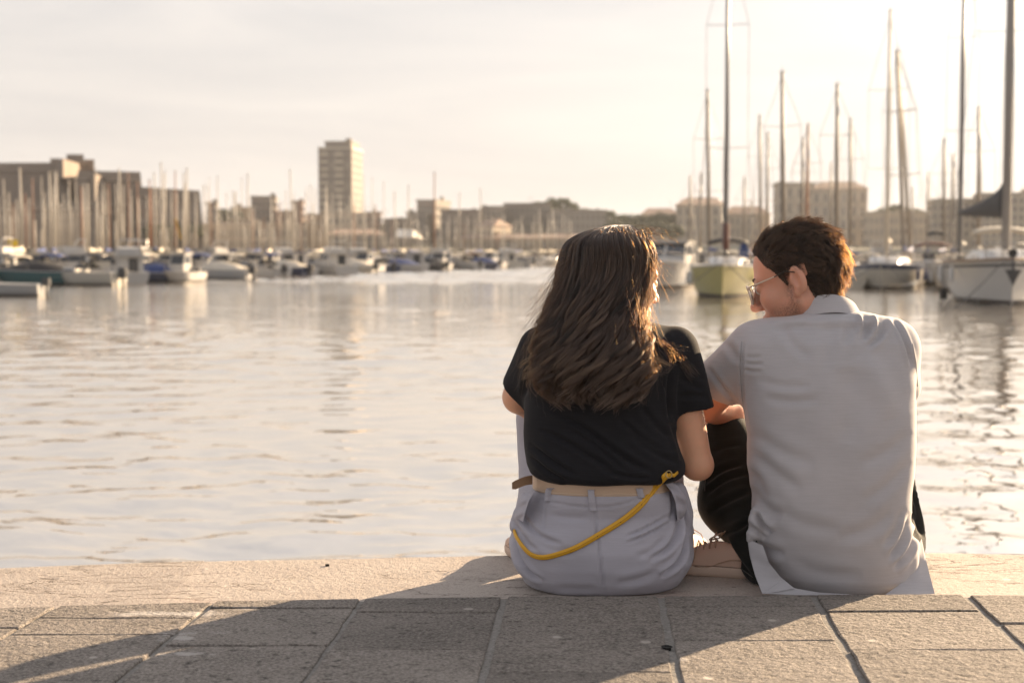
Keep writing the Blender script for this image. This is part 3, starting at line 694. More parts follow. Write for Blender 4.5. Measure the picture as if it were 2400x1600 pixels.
def make_mast(root, y, z0, H, r=.075, m=M_ALU, spread=(.45, .72), half=1.2, chain=1.2, L=9, stays=True, sw=None, lean=0.0):
    mb = MB(); mb.tube([(0, 0, 0), (0, 0, H * .6), (0, 0, H)], [r, r * .95, r * .72], 8); o = mb.build('mast', m, root, True); o.location = (0, y, z0); o.rotation_euler.y = lean
    tp = MB(); tp.tube([(-.14, 0, H + .02), (.16, 0, H + .02)], .02, 5); tp.tube([(0, 0, H), (0, 0, H + .3)], .01, 4); tp.build('masthead', M_WIRE, o)
    for k in spread:
        s_ = MB(); w_ = sw or half * .62
        s_.tube([(-w_, -.12, H * k + .05), (0, 0, H * k), (w_, -.12, H * k + .05)], .026, 5, flat=.6); s_.build('spreader', m, o)
    if stays:
        for sg in (-1, 1):
            st = MB(); w_ = sw or half * .62
            st.tube([(sg * half, -.15, -.3)] + [(sg * w_, -.12, H * k + .05) for k in spread] + [(sg * .03, 0, H * .97)], .011, 4, cap=False); st.build('shroud', M_WIRE, o)
        st = MB(); st.tube([(0, L * .5 - y - .15, .15), (0, .05, H * .97)], .012, 4, cap=False); st.build('forestay', M_WIRE, o)
        st = MB(); st.tube([(0, -L * .5 - y + .1, 0), (0, -.05, H)], .011, 4, cap=False); st.build('backstay', M_WIRE, o)
    return o
def make_boom(root, y, z, Lb, cover=M_COVB, hm=.5, bar=True):
    mb = MB(); mb.tube([(0, y - .1, z), (0, y - Lb, z + .12)], .055, 6); o = mb.build('boom', M_ALU, root, True)
    if cover is not None:
        cv = MB(); rings = []
        for t in (0, .08, .3, .6, .9, 1.0):
            h = lerp(hm, .12, t ** .55); w_ = lerp(.17, .09, t); yy = y - .05 - Lb * t * .98; zz = z + .12 * t
            rings.append([(w_ * math.cos(a) * (1 if math.sin(a) < 0 else .75), yy, zz + (h * .5 - .05) + h * .5 * math.sin(a)) for a in [2 * math.pi * i / 10 for i in range(10)]])
        cv.loft(rings); cv.build('sail_cover', cover, o, True)
    return o
def make_pulpit(root, half, zs, y, L):
    mb = MB(); z = zs(1) + .55
    mb.tube([(-half(.86) * .9, y(.86, 1), z), (-.15, L * .5 + .05, z + .03), (.15, L * .5 + .05, z + .03), (half(.86) * .9, y(.86, 1), z)], .02, 5)
    for s in (.86, .95):
        for sg in (-1, 1): mb.tube([(sg * half(s) * .9, y(s, 1), zs(s)), (sg * half(s) * .9, y(s, 1), z)], .016, 4)
    mb.build('pulpit', M_WIRE, root)
def make_bimini(root, y0, y1, w_, z, m, name='canopy', legs=True, z0=.8, sag=.16):
    mb = MB(); rings = []
    for t in (0, .25, .5, .75, 1):
        yy = lerp(y0, y1, t); b_ = sag * math.sin(t * math.pi)
        top = [(w_ / 2 * math.sin(u), yy, z + b_ + .28 * math.cos(u) - .1) for u in np.linspace(-1.25, 1.25, 9)]
        rings.append(top + [(p[0] * .98, p[1], p[2] - .03) for p in top[::-1]])
    mb.loft(rings); o = mb.build(name, m, root, True)
    if legs:
        for yy in (y0 + .1, y1 - .1):
            fr = MB(); fr.tube([(-w_ * .46, yy, z0), (-w_ * .46, yy, z), (0, yy, z + .12), (w_ * .46, yy, z), (w_ * .46, yy, z0)], .018, 5); fr.build('canopy_hoop', M_WIRE, o)
    return o
def boat_root(name='sailboat'): return empty(name, (0, 0, -80))
def sailboat(L=9, B=2.9, fb=1.0, H=12, hull=M_WHITE, cover=M_COVB, mastm=M_ALU, stripe=None, spread=(.45, .72), stays=True, cab=.42, r=.075, boot=M_ANTI, cabm=M_WHITE, rub=None, winm=None, bz=.75, **kw):
    root = boat_root(); half, zs, y = make_hull(root, L, B, fb, hull, stripe, boot, rub, **kw)
    make_cabin(root, -L * .12, L * .27, B * .62, B * .42, fb, cab, cabm, winm=winm)
    make_mast(root, L * .08, fb + cab * .9, H, r, mastm, spread, B * .46, L=L, stays=stays)
    make_boom(root, L * .08, fb + cab + bz, L * .36, cover)
    make_pulpit(root, half, zs, y, L)
    return root
def motorboat(L=6, B=2.3, fb=.85, hull=M_WHITE, style=0, cover=M_COVB, stripe=None):
    root = boat_root('motorboat'); half, zs, y = make_hull(root, L, B, fb, hull, stripe, full=.5, stern=.93, sheer=.22, rake=.9)
    if style == 0:      # cuddy with raked windscreen
        make_cabin(root, L * .02, L * .36, B * .8, B * .45, fb, .38, M_WHITE)
        ws = MB(); ws.add([(-B * .36, L * .05, fb + .33), (B * .36, L * .05, fb + .33), (B * .31, -L * .03, fb + .78), (-B * .31, -L * .03, fb + .78)], [(0, 1, 2, 3)])
        ws.add([(-B * .38, L * .04, fb + .3), (-B * .33, -L * .03, fb + .76), (-B * .37, -L * .16, fb + .3)], [(0, 1, 2)]); ws.add([(B * .38, L * .04, fb + .3), (B * .33, -L * .03, fb + .76), (B * .37, -L * .16, fb + .3)], [(0, 1, 2)])
        ws.build('windscreen', M_BWIN, root)
        make_bimini(root, -L * .36, -L * .04, B * .8, fb + 1.15, cover, z0=fb)
    elif style == 1:    # covered by a tarpaulin
        cv = MB(); rings = [[(x * half(s) * .97, y(s, 1), zs(s) + .04 + hh * (1 - abs(x) ** 1.7)) for x in np.linspace(-1, 1, 9)] for s, hh in ((.02, .1), (.2, .5), (.45, .72), (.62, .55), (.85, .15), (.95, .03))]
        cv.loft(rings, closed=False); cv.build('tarpaulin', cover, root, True)
    else:               # pilot-house fishing boat
        mb = MB(); w_ = B * .32; z1 = fb + 1.5
        mb.loft([[(-w_, -L * .1, fb - .1), (w_, -L * .1, fb - .1), (w_, L * .16, fb - .1), (-w_, L * .16, fb - .1)], [(-w_, -L * .1, fb + .6), (w_, -L * .1, fb + .6), (w_, L * .15, fb + .6), (-w_, L * .15, fb + .6)], [(-w_ * .93, -L * .1, z1), (w_ * .93, -L * .1, z1), (w_ * .93, L * .08, z1), (-w_ * .93, L * .08, z1)]])
        wh = mb.build('wheelhouse', M_WHITE, root)
        rf = MB(); rf.box((0, -L * .02, z1 + .05), (w_ * 2.15, L * .26, .1)); rf.build('roof', cover, wh)
        for sg in (-1, 1):
            wn = MB(); wn.add([(sg * (w_ * .995 + .012), -L * .07, fb + .75), (sg * (w_ * .995 + .012), L * .12, fb + .75), (sg * (w_ * .945 + .012), L * .075, fb + 1.35), (sg * (w_ * .945 + .012), -L * .07, fb + 1.35)], [(0, 1, 2, 3)]); wn.build('window', M_BWIN, wh)
        wn = MB(); wn.add([(-w_ * .85, L * .147 + .02, fb + .7), (w_ * .85, L * .147 + .02, fb + .7), (w_ * .8, L * .09 + .02, fb + 1.38), (-w_ * .8, L * .09 + .02, fb + 1.38)], [(0, 1, 2, 3)]); wn.build('window', M_BWIN, wh)
        dr = MB(); dr.box((0, -L * .1 - .012, fb + .65), (w_ * .7, .03, 1.25)); dr.build('door', M_BWIN, wh)
    om = MB(); om.loft([[(-.16, -L * .5 - .05, .5), (.16, -L * .5 - .05, .5), (.14, -L * .5 - .55, .5), (-.14, -L * .5 - .55, .5)], [(-.2, -L * .5, fb + .1), (.2, -L * .5, fb + .1), (.17, -L * .5 - .6, fb + .05), (-.17, -L * .5 - .6, fb + .05)], [(-.15, -L * .5 - .05, fb + .42), (.15, -L * .5 - .05, fb + .42), (.12, -L * .5 - .5, fb + .36), (-.12, -L * .5 - .5, fb + .36)]])
    om.tube([(0, -L * .5 - .28, .55), (0, -L * .5 - .3, -.3)], .09, 6); om.build('outboard_motor', M_COVG, root)
    rl = MB(); pts = [(-half(s) * .92, y(s, 1), zs(s) + .42) for s in (.55, .75, .9)] + [(0, L * .48, zs(1) + .45)] + [(half(s) * .92, y(s, 1), zs(s) + .42) for s in (.9, .75, .55)]
    rl.tube(pts, .018, 5)
    for p in pts: rl.tube([p, (p[0], p[1], p[2] - .42)], .013, 4)
    rl.build('railing', M_WIRE, root)
    return root
def cruiser(L=9, B=3.1, fb=1.15, hull=M_WHITE, top=M_WHITE, fly=True, stripe=None):
    root = boat_root('cabin_cruiser'); half, zs, y = make_hull(root, L, B, fb, hull, stripe, full=.5, stern=.95, sheer=.2, rake=1.1)
    w_ = B * .42; z1 = fb + 1.25
    mb = MB(); mb.loft([[(-w_, -L * .26, fb - .1), (w_, -L * .26, fb - .1), (w_, L * .22, fb - .1), (-w_, L * .22, fb - .1)], [(-w_, -L * .26, fb + .5), (w_, -L * .26, fb + .5), (w_ * .95, L * .19, fb + .5), (-w_ * .95, L * .19, fb + .5)], [(-w_ * .9, -L * .26, z1), (w_ * .9, -L * .26, z1), (w_ * .86, L * .04, z1), (-w_ * .86, L * .04, z1)]])
    cb = mb.build('cabin', top, root)
    rf = MB(); rf.box((0, -L * .13, z1 + .06), (w_ * 1.98, L * .40, .12)); rf.build('roof', top, cb)
    for sg in (-1, 1):
        wn = MB(); wn.add([(sg * (w_ * .985 + .02), -L * .22, fb + .6), (sg * (w_ * .96 + .02), L * .12, fb + .6), (sg * (w_ * .895 + .03), L * .04, fb + 1.12), (sg * (w_ * .92 + .02), -L * .22, fb + 1.12)], [(0, 1, 2, 3)]); wn.build('window', M_BWIN, cb)
    for sx in (-.5, .5):
        wn = MB(); a_ = .05; wn.add([(w_ * (sx - .44), L * .185 + .03, fb + .56), (w_ * (sx + .44), L * .185 + .03, fb + .56), (w_ * (sx * .94 + .4), L * .06 + .03, fb + 1.17), (w_ * (sx * .94 - .4), L * .06 + .03, fb + 1.17)], [(0, 1, 2, 3)]); wn.build('windscreen', M_BWIN, cb)
    dr = MB(); dr.box((.25, -L * .26 - .015, fb + .5), (w_ * .7, .04, 1.15)); dr.build('door', M_BWIN, cb)
    if fly:
        fl = MB(); w2 = w_ * .8; fl.loft([[(-w2, -L * .24, z1 + .1), (w2, -L * .24, z1 + .1), (w2, -L * .02, z1 + .1), (-w2, -L * .02, z1 + .1)], [(-w2, -L * .24, z1 + .6), (w2, -L * .24, z1 + .6), (w2 * .9, L * .0, z1 + .7), (-w2 * .9, L * .0, z1 + .7)]]); fl.build('flybridge', top, cb)
        ar = MB(); ar.tube([(-w2, -L * .2, z1 + .5), (-w2 * .9, -L * .24, z1 + 1.3), (w2 * .9, -L * .24, z1 + 1.3), (w2, -L * .2, z1 + .5)], .06, 6); ar.build('radar_arch', M_WHITE, cb)
    rl = MB(); pts = [(-half(s) * .93, y(s, 1), zs(s) + .5) for s in (.5, .7, .88)] + [(0, L * .49, zs(1) + .5)] + [(half(s) * .93, y(s, 1), zs(s) + .5) for s in (.88, .7, .5)]
    rl.tube(pts, .02, 5)
    for p in pts: rl.tube([p, (p[0], p[1], p[2] - .5)], .014, 4)
    rl.build('railing', M_WIRE, root)
    return root
def dinghy(L=3.6, B=1.6, hull=M_GREYH):
    root = boat_root('dinghy'); half, zs, y = make_hull(root, L, B, .5, hull, None, full=.5, stern=.9, sheer=.3, rake=.3)
    for t in (-.25, .1):
        mb = MB(); mb.box((0, L * t, .45), (B * .8, .25, .05)); mb.build('bench', M_CREAM, root)
    om = MB(); om.box((0, -L * .5 - .15, .62), (.26, .34, .34)); om.tube([(0, -L * .5 - .15, .5), (0, -L * .5 - .15, -.3)], .06, 6); om.build('outboard_motor', M_COVG, root)
    return root
HW = CAM_H - WATER
def moor(o, X, Ywl, yaw, label, cat, group=None, dist=None):
    d = dist or HW * F / (Ywl - HOR); p = at(X, HOR, d)
    o.location = (p.x, d, WATER); o.rotation_euler.z = R(yaw) - math.atan2(p.x, d); tag(o, label, cat, group); return o
def yw(X): return interp(X, [-600, 0, 130, 300, 450, 600, 800, 1000, 1310], [700, 676, 667, 662, 656, 650, 642, 634, 622])

# ---- front row on the left, one by one (bow = +y; yaw 180 looks at the camera)
G1 = 'boats in the front row along the left shore'
moor(dinghy(3.8, 1.7, M_GREYH), 2, 692, 70, 'small grey dinghy cut by the left edge, lying nearest in front of the moored row', 'dinghy')
moor(motorboat(5.6, 2.3, .95, M_TEAL, 1, M_COVK), 78, 667, 84, 'dark teal hulled motorboat under a black cover near the left edge', 'motorboat', G1)
moor(motorboat(5.6, 2.4, .9, M_CREAM, 0, M_COVG), 196, 667, 58, 'pale grey motorboat with gleaming rounded stern right of the teal boat', 'motorboat', G1)
moor(cruiser(5.8, 2.4, .85, M_GREYH, M_GREYH, True), 294, 662, 12, 'tall grey cabin cruiser seen from the stern below the right end of the fort', 'cabin cruiser', G1)
moor(motorboat(5.4, 2.2, .7, M_NAVY, 1, M_COVB), 358, 660, 80, 'low dark blue boat under a blue cover beside the tall grey cruiser', 'motorboat', G1)
moor(motorboat(4.8, 2.0, .75, M_WHITE, 2, M_WHITE), 424, 660, 150, 'bright white wheelhouse boat standing right of the low dark blue boat', 'motorboat', G1)
moor(motorboat(5.4, 2.2, .8, M_GREYH, 1, M_COVC), 512, 654, 70, 'grey motorboat under a cream cover below the narrow grey block', 'motorboat', G1)
moor(motorboat(5.0, 2.1, .8, M_WHITE, 0, M_COVK), 570, 653, 120, 'white motorboat with black canopy right of the cream-covered grey boat', 'motorboat', G1)
for q_ in [o for o in COL.objects if o.get('group') == G1]: q_.scale = (.86, .86, .82)
FR = [(622, 'm', M_WHITE, 0, M_COVB, 35, 'white motorboat with blue canopy below the grey flat-roofed block'),
      (662, 'm', M_NAVY, 1, M_COVC, 60, 'navy boat under a cream cover below the rose building'),
      (700, 'm', M_WHITE, 2, M_COVB, 20, 'white wheelhouse boat with blue roof below the slim brown block'),
      (738, 'm', M_DARKH, 0, M_COVC, 140, 'black motorboat with cream canopy left of the tower foot'),
      (776, 'c', M_WHITE, M_WHITE, True, 25, 'white flybridge cruiser in the front row straight below the tower'),
      (818, 'm', M_CREAM, 1, M_COVC, 70, 'cream boat under a cream cover below the right side of the tower'),
      (856, 'm', M_GREYH, 2, M_COVG, 150, 'grey wheelhouse boat just right of the tower foot'),
      (892, 'm', M_NAVY, 0, M_COVK, 30, 'navy motorboat with black canopy below the rose house'),
      (928, 'm', M_WHITE, 1, M_COVB, 110, 'white boat under a blue cover below the left end of the awning'),
      (962, 'c', M_WHITE, M_GREYH, False, 15, 'white cruiser with grey cabin below the white awning'),
      (998, 'm', M_DARKH, 1, M_COVK, 60, 'black covered boat beside the reddish mast'),
      (1030, 'm', M_WHITE, 2, M_WHITE, 165, 'all-white wheelhouse boat right of the reddish mast'),
      (1062, 'm', M_CREAM, 0, M_COVC, 130, 'cream motorboat with cream canopy left of the middle of the picture'),
      (1092, 'm', M_WHITE, 0, M_COVR, 40, 'white motorboat with maroon canopy below the grey block with the sunlit gable'),
      (1122, 'm', M_NAVY, 1, M_COVB, 75, 'navy boat under a blue cover below the small sunlit house front'),
      (1152, 'm', M_WHITE, 2, M_COVC, 150, 'white wheelhouse boat with cream roof below the small sunlit house front'),
      (1180, 'c', M_CREAM, M_WHITE, True, 30, 'cream flybridge cruiser two boats left of the row end'),
      (1212, 'm', M_GREYH, 1, M_COVG, 60, 'grey boat under a grey cover close to the woman\'s hair'),
      (1242, 'm', M_WHITE, 0, M_COVK, 140, 'white motorboat with black canopy close to the woman\'s hair'),
      (1272, 'm', M_WHITE, 1, M_COVC, 80, 'white boat under a cream cover, last one before the woman\'s hair')]
for X, k, a, b_, c, yaw, lab in FR:
    o = motorboat(5.6, 2.3, .9, a, b_, c) if k == 'm' else cruiser(7.6, 2.8, 1.05, a, b_, c)
    moor(o, X, yw(X) + random.uniform(-1.5, 1), yaw, lab, 'motorboat' if k == 'm' else 'cabin cruiser', G1); o.scale = (.84, .84, .80)
# second row: cabins that peep over the front row
prot = {}
def zone(X):
    for lim, nm in ((60, 'far left end of the fort'), (150, 'left half of the fort'), (260, 'sunlit spur of the fort'), (335, 'right bastion of the fort'), (480, 'low right part of the fort'), (545, 'narrow grey block'), (595, 'low pale house'), (650, 'grey flat-roofed block'),
                    (690, 'rose building'), (730, 'slim brown block'), (790, 'left side of the tower'), (862, 'right side of the tower'), (905, 'small rose house'), (990, 'white awning'), (1045, 'stepped grey building'), (1130, 'broad grey building'), (1190, 'block with the sunlit gable'), (1265, 'long flat-topped building')):
        if X < lim: return nm
    return 'wooded rise'
for i, X in enumerate(range(-60, 1330, 29)):
    k = i % 6
    if k not in prot:
        prot[k] = [lambda: motorboat(6, 2.4, .95, M_WHITE, 2, M_WHITE), lambda: cruiser(8, 2.9, 1.1), lambda: motorboat(6, 2.4, .9, M_GREYH, 0, M_COVC), lambda: motorboat(6, 2.4, 1, M_CREAM, 1, M_COVG), lambda: cruiser(8, 2.9, 1.1, M_NAVY, M_CREAM, False), lambda: motorboat(6, 2.4, .95, M_WHITE, 0, M_COVB)][k]()
        o = prot[k]
    else: o = copy_tree(prot[k])
    lab = {0: 'white wheelhouse boat', 1: 'white flybridge cruiser', 2: 'grey motorboat with cream canopy', 3: 'cream boat under a grey cover', 4: 'navy cruiser with cream cabin', 5: 'white motorboat with blue canopy'}[k]
    d = HW * F / (yw(X) - HOR) + random.uniform(9, 16)
    moor(o, X + random.uniform(-8, 8), 0, random.uniform(0, 180), f'second-row {lab} below {zone(X)}', 'cabin cruiser' if k in (1, 4) else 'motorboat', f'{lab}s in the second row below the {zone(X)}', d); o.scale = (.8, .8, .78)

# ---- the mast forest on the left: one sailboat per mast
SB = [sailboat(8.5, 2.8, .8, 10, a_, b_, c_, stays=False, r=.068, spread=(.62,)) for a_, b_, c_ in ((M_WHITE, M_COVB, M_ALU), (M_CREAM, M_COVC, M_ALU), (M_NAVY, M_COVG, M_ALU), (M_WHITE, M_COVK, M_WOODM))]
kids = {}
for q_ in COL.objects:
    if q_.parent: kids.setdefault(q_.parent.name, []).append(q_)
for o in SB: o.location = (0, -40, WATER - 30)
SBU = [False] * 4
def mast_boat(X, Yt, d, k, label, group, yaw=None, lean=None, thick=1.0):
    o = SB[k] if not SBU[k] else copy_tree(SB[k], None, kids)
    SBU[k] = True
    p = at(X, Yt, d); z0 = WATER + .8 + .38; H = p.z - z0
    yaw = random.uniform(-35, 35) + random.choice((0, 180)) if yaw is None else yaw
    for ch in o.children:
        if ch.name.startswith('mast'):
            ch.scale = (thick, thick, H / 10); ch.rotation_euler.y = (random.uniform(-.018, .018) if lean is None else lean) * (1 if abs(yaw) < 90 else -1)
    moor(o, X, 0, yaw, label, 'sailboat', group, d)
    o.location.x -= math.sin(R(yaw)) * -.7
    return o
bpy.context.view_layer.update()
NM = {0: 'white sailboat with blue cover', 1: 'cream sailboat with cream cover', 2: 'navy sailboat with grey cover', 3: 'white sailboat with reddish mast'}
# masts that can be told apart in the photo (X, Y of the top, forward distance)
for X, Yt, d, k, lab in [(52, 392, 96, 1, 'sailboat with the thick sunlit mast standing before the fort near the left edge'),
                         (118, 404, 112, 0, 'sailboat with the left one of a close pair of masts before the fort'), (133, 404, 118, 0, 'sailboat with the right one of a close pair of masts before the fort'),
                         (206, 432, 112, 1, 'sailboat with a pinkish mast before the sunlit spur of the fort'), (280, 398, 120, 0, 'sailboat whose mast just reaches the roof edge of the fort'),
                         (383, 382, 150, 2, 'sailboat with a tall mast reaching above the low right part of the fort'), (442, 394, 150, 2, 'sailboat with a tall mast right at the end of the fort'),
                         (380, 466, 120, 1, 'sailboat with a bright short mast before the low right part of the fort'), (580, 408, 160, 0, 'sailboat with a tall mast left of the grey flat-roofed block'),
                         (685, 398, 165, 2, 'sailboat with the tallest mast between the fort and the tower'), (762, 470, 140, 1, 'sailboat whose pale mast crosses the left edge of the tower'),
                         (635, 462, 150, 1, 'sailboat whose pale mast crosses the grey flat-roofed block'), (1018, 405, 170, 3, 'sailboat with a tall reddish mast left of the stepped building\'s sunlit flank'),
                         (928, 450, 190, 0, 'sailboat with a lone tall mast above the low building right of the tower'), (957, 436, 190, 0, 'sailboat with a tall mast left of the stepped grey building'),
                         (1076, 452, 200, 2, 'sailboat whose mast tops the broad grey building'), (1128, 443, 200, 0, 'sailboat whose mast tops the grey block with the sunlit gable'),
                         (1262, 492, 210, 1, 'sailboat with a clear pale mast below the wooded rise'), (1295, 490, 215, 1, 'sailboat with a pale mast beside the woman\'s crown')]:
    mast_boat(X, Yt, d, k, lab, None, thick=1.35)
for X in list(np.linspace(-220, 478, 112)) + list(np.linspace(486, 900, 78)) + list(np.linspace(905, 1330, 52)):
    X = X + random.uniform(-7, 7)
    if X < 480: Yt = random.choice((random.uniform(420, 540), random.uniform(395, 470))); d = random.uniform(105, 190)
    elif X < 900: Yt = random.choice((random.uniform(410, 500), random.uniform(470, 545))); d = random.uniform(150, 250)
    else: Yt = random.choice((random.uniform(480, 560), random.uniform(500, 560))); d = random.uniform(190, 300)
    k = random.choices((0, 1, 2, 3), (5, 4, 2, 1))[0]
    mast_boat(X, Yt, d, k, f'{NM[k]} in the crowd below the {zone(X)}', f'{NM[k]}s below the {zone(X)}')
# small pieces along the left row
fl = empty('flag', (0, 0, 0), 0, 'yellow flag on a short pole over the boats at the left edge', 'flag'); p = at(31, 575, 92); fl.location = p
mb = MB(); mb.tube([(-.3, 0, -1.4), (-.32, 0, .55)], .02, 5); mb.build('flag_pole', M_WIRE, fl)
mb = MB(); mb.loft([[(-.3 + u * .62, .05 * math.sin(u * 6), .42 - .08 * u), (-.3 + u * .62, .05 * math.sin(u * 6 + .4), -.02 - .1 * u)] for u in np.linspace(0, 1, 8)], cap=False, closed=False); mb.build('flag_cloth', M_FLAGY, fl)
fl = empty('flag', at(415, 540, 118), 0, 'narrow ochre pennant hanging among the masts before the fort', 'flag')
mb = MB(); mb.loft([[(-.22 + u * .45, .03 * math.sin(u * 7), .95 - 1.7 * u), (-.05 + u * .42, .03 * math.sin(u * 7 + .4), 1.0 - 1.72 * u)] for u in np.linspace(0, 1, 8)], cap=False, closed=False); mb.build('flag_cloth', M_ORANGE, fl)
mb = MB(); mb.tube([(-.24, 0, -4), (-.24, 0, 1.3)], .015, 5); mb.build('flag_line', M_WIRE, fl)

def fit_out(o, L, B, fb, sheer, full=.42, lines=True):
    """lifelines on stanchions, fenders over the side and mooring lines from the bow"""
    half, zs, y = hull_fn(L, B, fb, full=full, sheer=sheer)
    for sg in (-1, 1):
        pts = [(sg * half(s) * .95, y(s, 1), zs(s)) for s in (.05, .22, .4, .58, .74, .88)]
        for p in pts: st = MB(); st.tube([p, (p[0], p[1], p[2] + .6)], .014, 5); st.build('stanchion', M_WIRE, o)
        for h in (.32, .58): lw = MB(); lw.tube([(p[0], p[1], p[2] + h) for p in pts], .008, 4); lw.build('lifeline', M_WIRE, o)
        for s in (.24, .46, .66):
            fd = MB(); x0, y0, z0 = sg * (half(s) + .11), y(s, 1), zs(s) - .28
            fd.loft([[(x0 + r_ * math.cos(a), y0 + r_ * math.sin(a), z0 + z) for a in [2 * math.pi * i / 8 for i in range(8)]] for r_, z in ((.02, .08), (.08, 0), (.10, -.2), (.10, -.4), (.06, -.56))]); fd.tube([(x0, y0, z0 + .05), (sg * half(s), y0, z0 + .45)], .012, 4); fd.build('fender', M_RUB if sg > 0 else M_COVB, o)
        if lines:
            ml_ = MB(); ml_.tube([(sg * .25, L * .47, zs(1)), (sg * 1.2, L * .47 + 2.2, zs(1) * .45), (sg * 2.2, L * .47 + 4.6, -.1)], .02, 5); ml_.build('mooring_line', M_COVG, o)
# ---- right side
o = cruiser(9, 2.9, 1.25, M_GREYH, M_WHITE, False); moor(o, 1566, 672, 172, 'grey-hulled motor yacht with white cabin right behind the woman\'s face', 'motor yacht')
# yellow sailboat
o = sailboat(9.5, 3.35, 1.28, 14.6, M_YEL, M_COVB, M_MASTD, spread=(.34, .72), cab=.5, r=.10, rub=M_CREAM, sheer=.12, full=.42)
make_bimini(o, -3.6, -2.1, 2.0, 2.35, M_COVK, z0=1.2)
gb = MB(); gb.tube([(0, .85, 2.1), (0, .85, 3.3)], .16, 8); gb.build('furled_jib', mat('sail_rust', (.13, .06, .05), .9), o, True)
ch = MB(); ch.box((-.75, -2.2, 1.75), (.5, .3, .8)); ch.box((-.75, -2.2, 2.25), (.32, .25, .25)); ch.build('blue_locker', M_COVB, o)
fit_out(o, 9.5, 3.35, 1.28, .12); moor(o, 1702, 691, 178, 'yellow-green sailboat seen bow-on between the two heads', 'sailboat')
o = sailboat(9.5, 3.9, 1.2, 13.6, M_CREAM, M_COVC, M_ALU, spread=(.36, .68), cab=.55, r=.10, stripe=(M_NAVY, .82, .97), rub=M_NAVY, sheer=.1, full=.42, winm=M_COVB)
fit_out(o, 9.5, 3.9, 1.2, .1); moor(o, 2080, 673, 176, 'white sailboat with a dark blue stripe and blue windows right behind the man\'s head', 'sailboat')
# big white sailboat at the right edge
o = sailboat(12, 4.8, 1.55, 17.5, M_WHITE, None, mat('mast_grey', (.30, .285, .275), .5, .08, 2), spread=(.50, .74), cab=.55, bz=1.45, r=.18, stripe=(M_COVG, .84, .90), rub=mat('teak_rail', (.22, .13, .075), .6, .2, 6), sheer=.12, full=.40)
mb_o = [c for c in o.children if c.name.startswith('boom')][0]
cv = MB(); rings = []
for t in (0, .06, .2, .5, .8, 1.0):
    h = lerp(1.6, .24, t ** .55); w_ = lerp(.28, .14, t); yy = .92 - .05 - 4.1 * t; zz = 3.45 + .1 * t
    rings.append([(w_ * math.cos(a), yy, zz + h * .42 + h * .5 * math.sin(a)) for a in [2 * math.pi * i / 12 for i in range(12)]])
cv.loft(rings); cv.build('sail_cover', M_COVG, mb_o, True)
m_ = Vector((0, .96, 0)); mb_o.rotation_euler.z = R(24); mb_o.location = m_ - Matrix.Rotation(R(24), 3, 'Z') @ m_
make_bimini(o, -4.4, -1.9, 2.5, 2.75, M_COVC, 'spray_hood', z0=1.5)
an = MB(); an.tube([(0, 5.8, 1.76), (0, 6.2, 1.66), (0, 6.26, 1.2)], .06, 6); an.loft([[(-.3, 6.2, 1.35), (0, 6.36, 1.35), (.3, 6.2, 1.35)], [(0, 6.25, .75), (0, 6.27, .75), (.01, 6.25, .75)]]); an.build('anchor', M_COVG, o)
ro = MB(); ro.tube([(0, 5.6, 1.95), (0, 5.8, 1.95)], .17, 10); ro.build('winch', M_COVK, o)
fit_out(o, 12, 4.8, 1.55, .12, .40); moor(o, 2354, 704, 183, 'large white sailboat with furled grey mainsail at the right edge', 'sailboat')
o = motorboat(6.8, 2.8, 1.15, M_WHITE, 0, M_COVR); make_bimini(o, -.4, 1.0, 1.2, 3.0, M_COVK, 'upper_canopy', z0=1.6)
moor(o, 2192, 664, 186, 'white motorboat with maroon canopy between the two white sailboats', 'motorboat')
o = sailboat(9, 2.9, 1.15, 16.5, M_WHITE, M_COVG, M_MASTD, spread=(.42, .72), r=.13, sheer=.12); fit_out(o, 9, 2.9, 1.15, .12, .45, False); moor(o, 2252, 676, 174, 'white sailboat with dark mast half hidden left of the large white sailboat', 'sailboat')
fd = MB(); fd.loft([[(r_ * math.cos(a), r_ * math.sin(a), z) for a in [2 * math.pi * i / 10 for i in range(10)]] for r_, z in ((.05, .3), (.16, .2), (.18, -.1), (.16, -.35), (.05, -.45))]); f_ = fd.build('mooring_buoy', M_COVK, None, True); p = at(2211, 690, 62); f_.location = (p.x, 62, WATER + .1); tag(f_, 'black mooring buoy floating at the waist of the large white sailboat', 'buoy')
SBR = [sailboat(8.5, 2.8, .8, 10, a_, b_, c_, stays=True, r=.10, spread=(.42, .72)) for a_, b_, c_ in ((M_WHITE, M_COVB, M_MASTT), (M_CREAM, M_COVC, M_MASTT), (M_NAVY, M_COVG, M_MASTT), (M_WHITE, M_COVK, M_WOODM))]
for o in SBR: o.location = (0, -40, WATER - 30)
for q_ in COL.objects:
    if q_.parent: kids.setdefault(q_.parent.name, []).append(q_) if q_ not in kids.get(q_.parent.name, []) else None
SB, SB_LEFT = SBR, SB; SBU_LEFT = SBU; SBU = [False] * 4; bpy.context.view_layer.update()
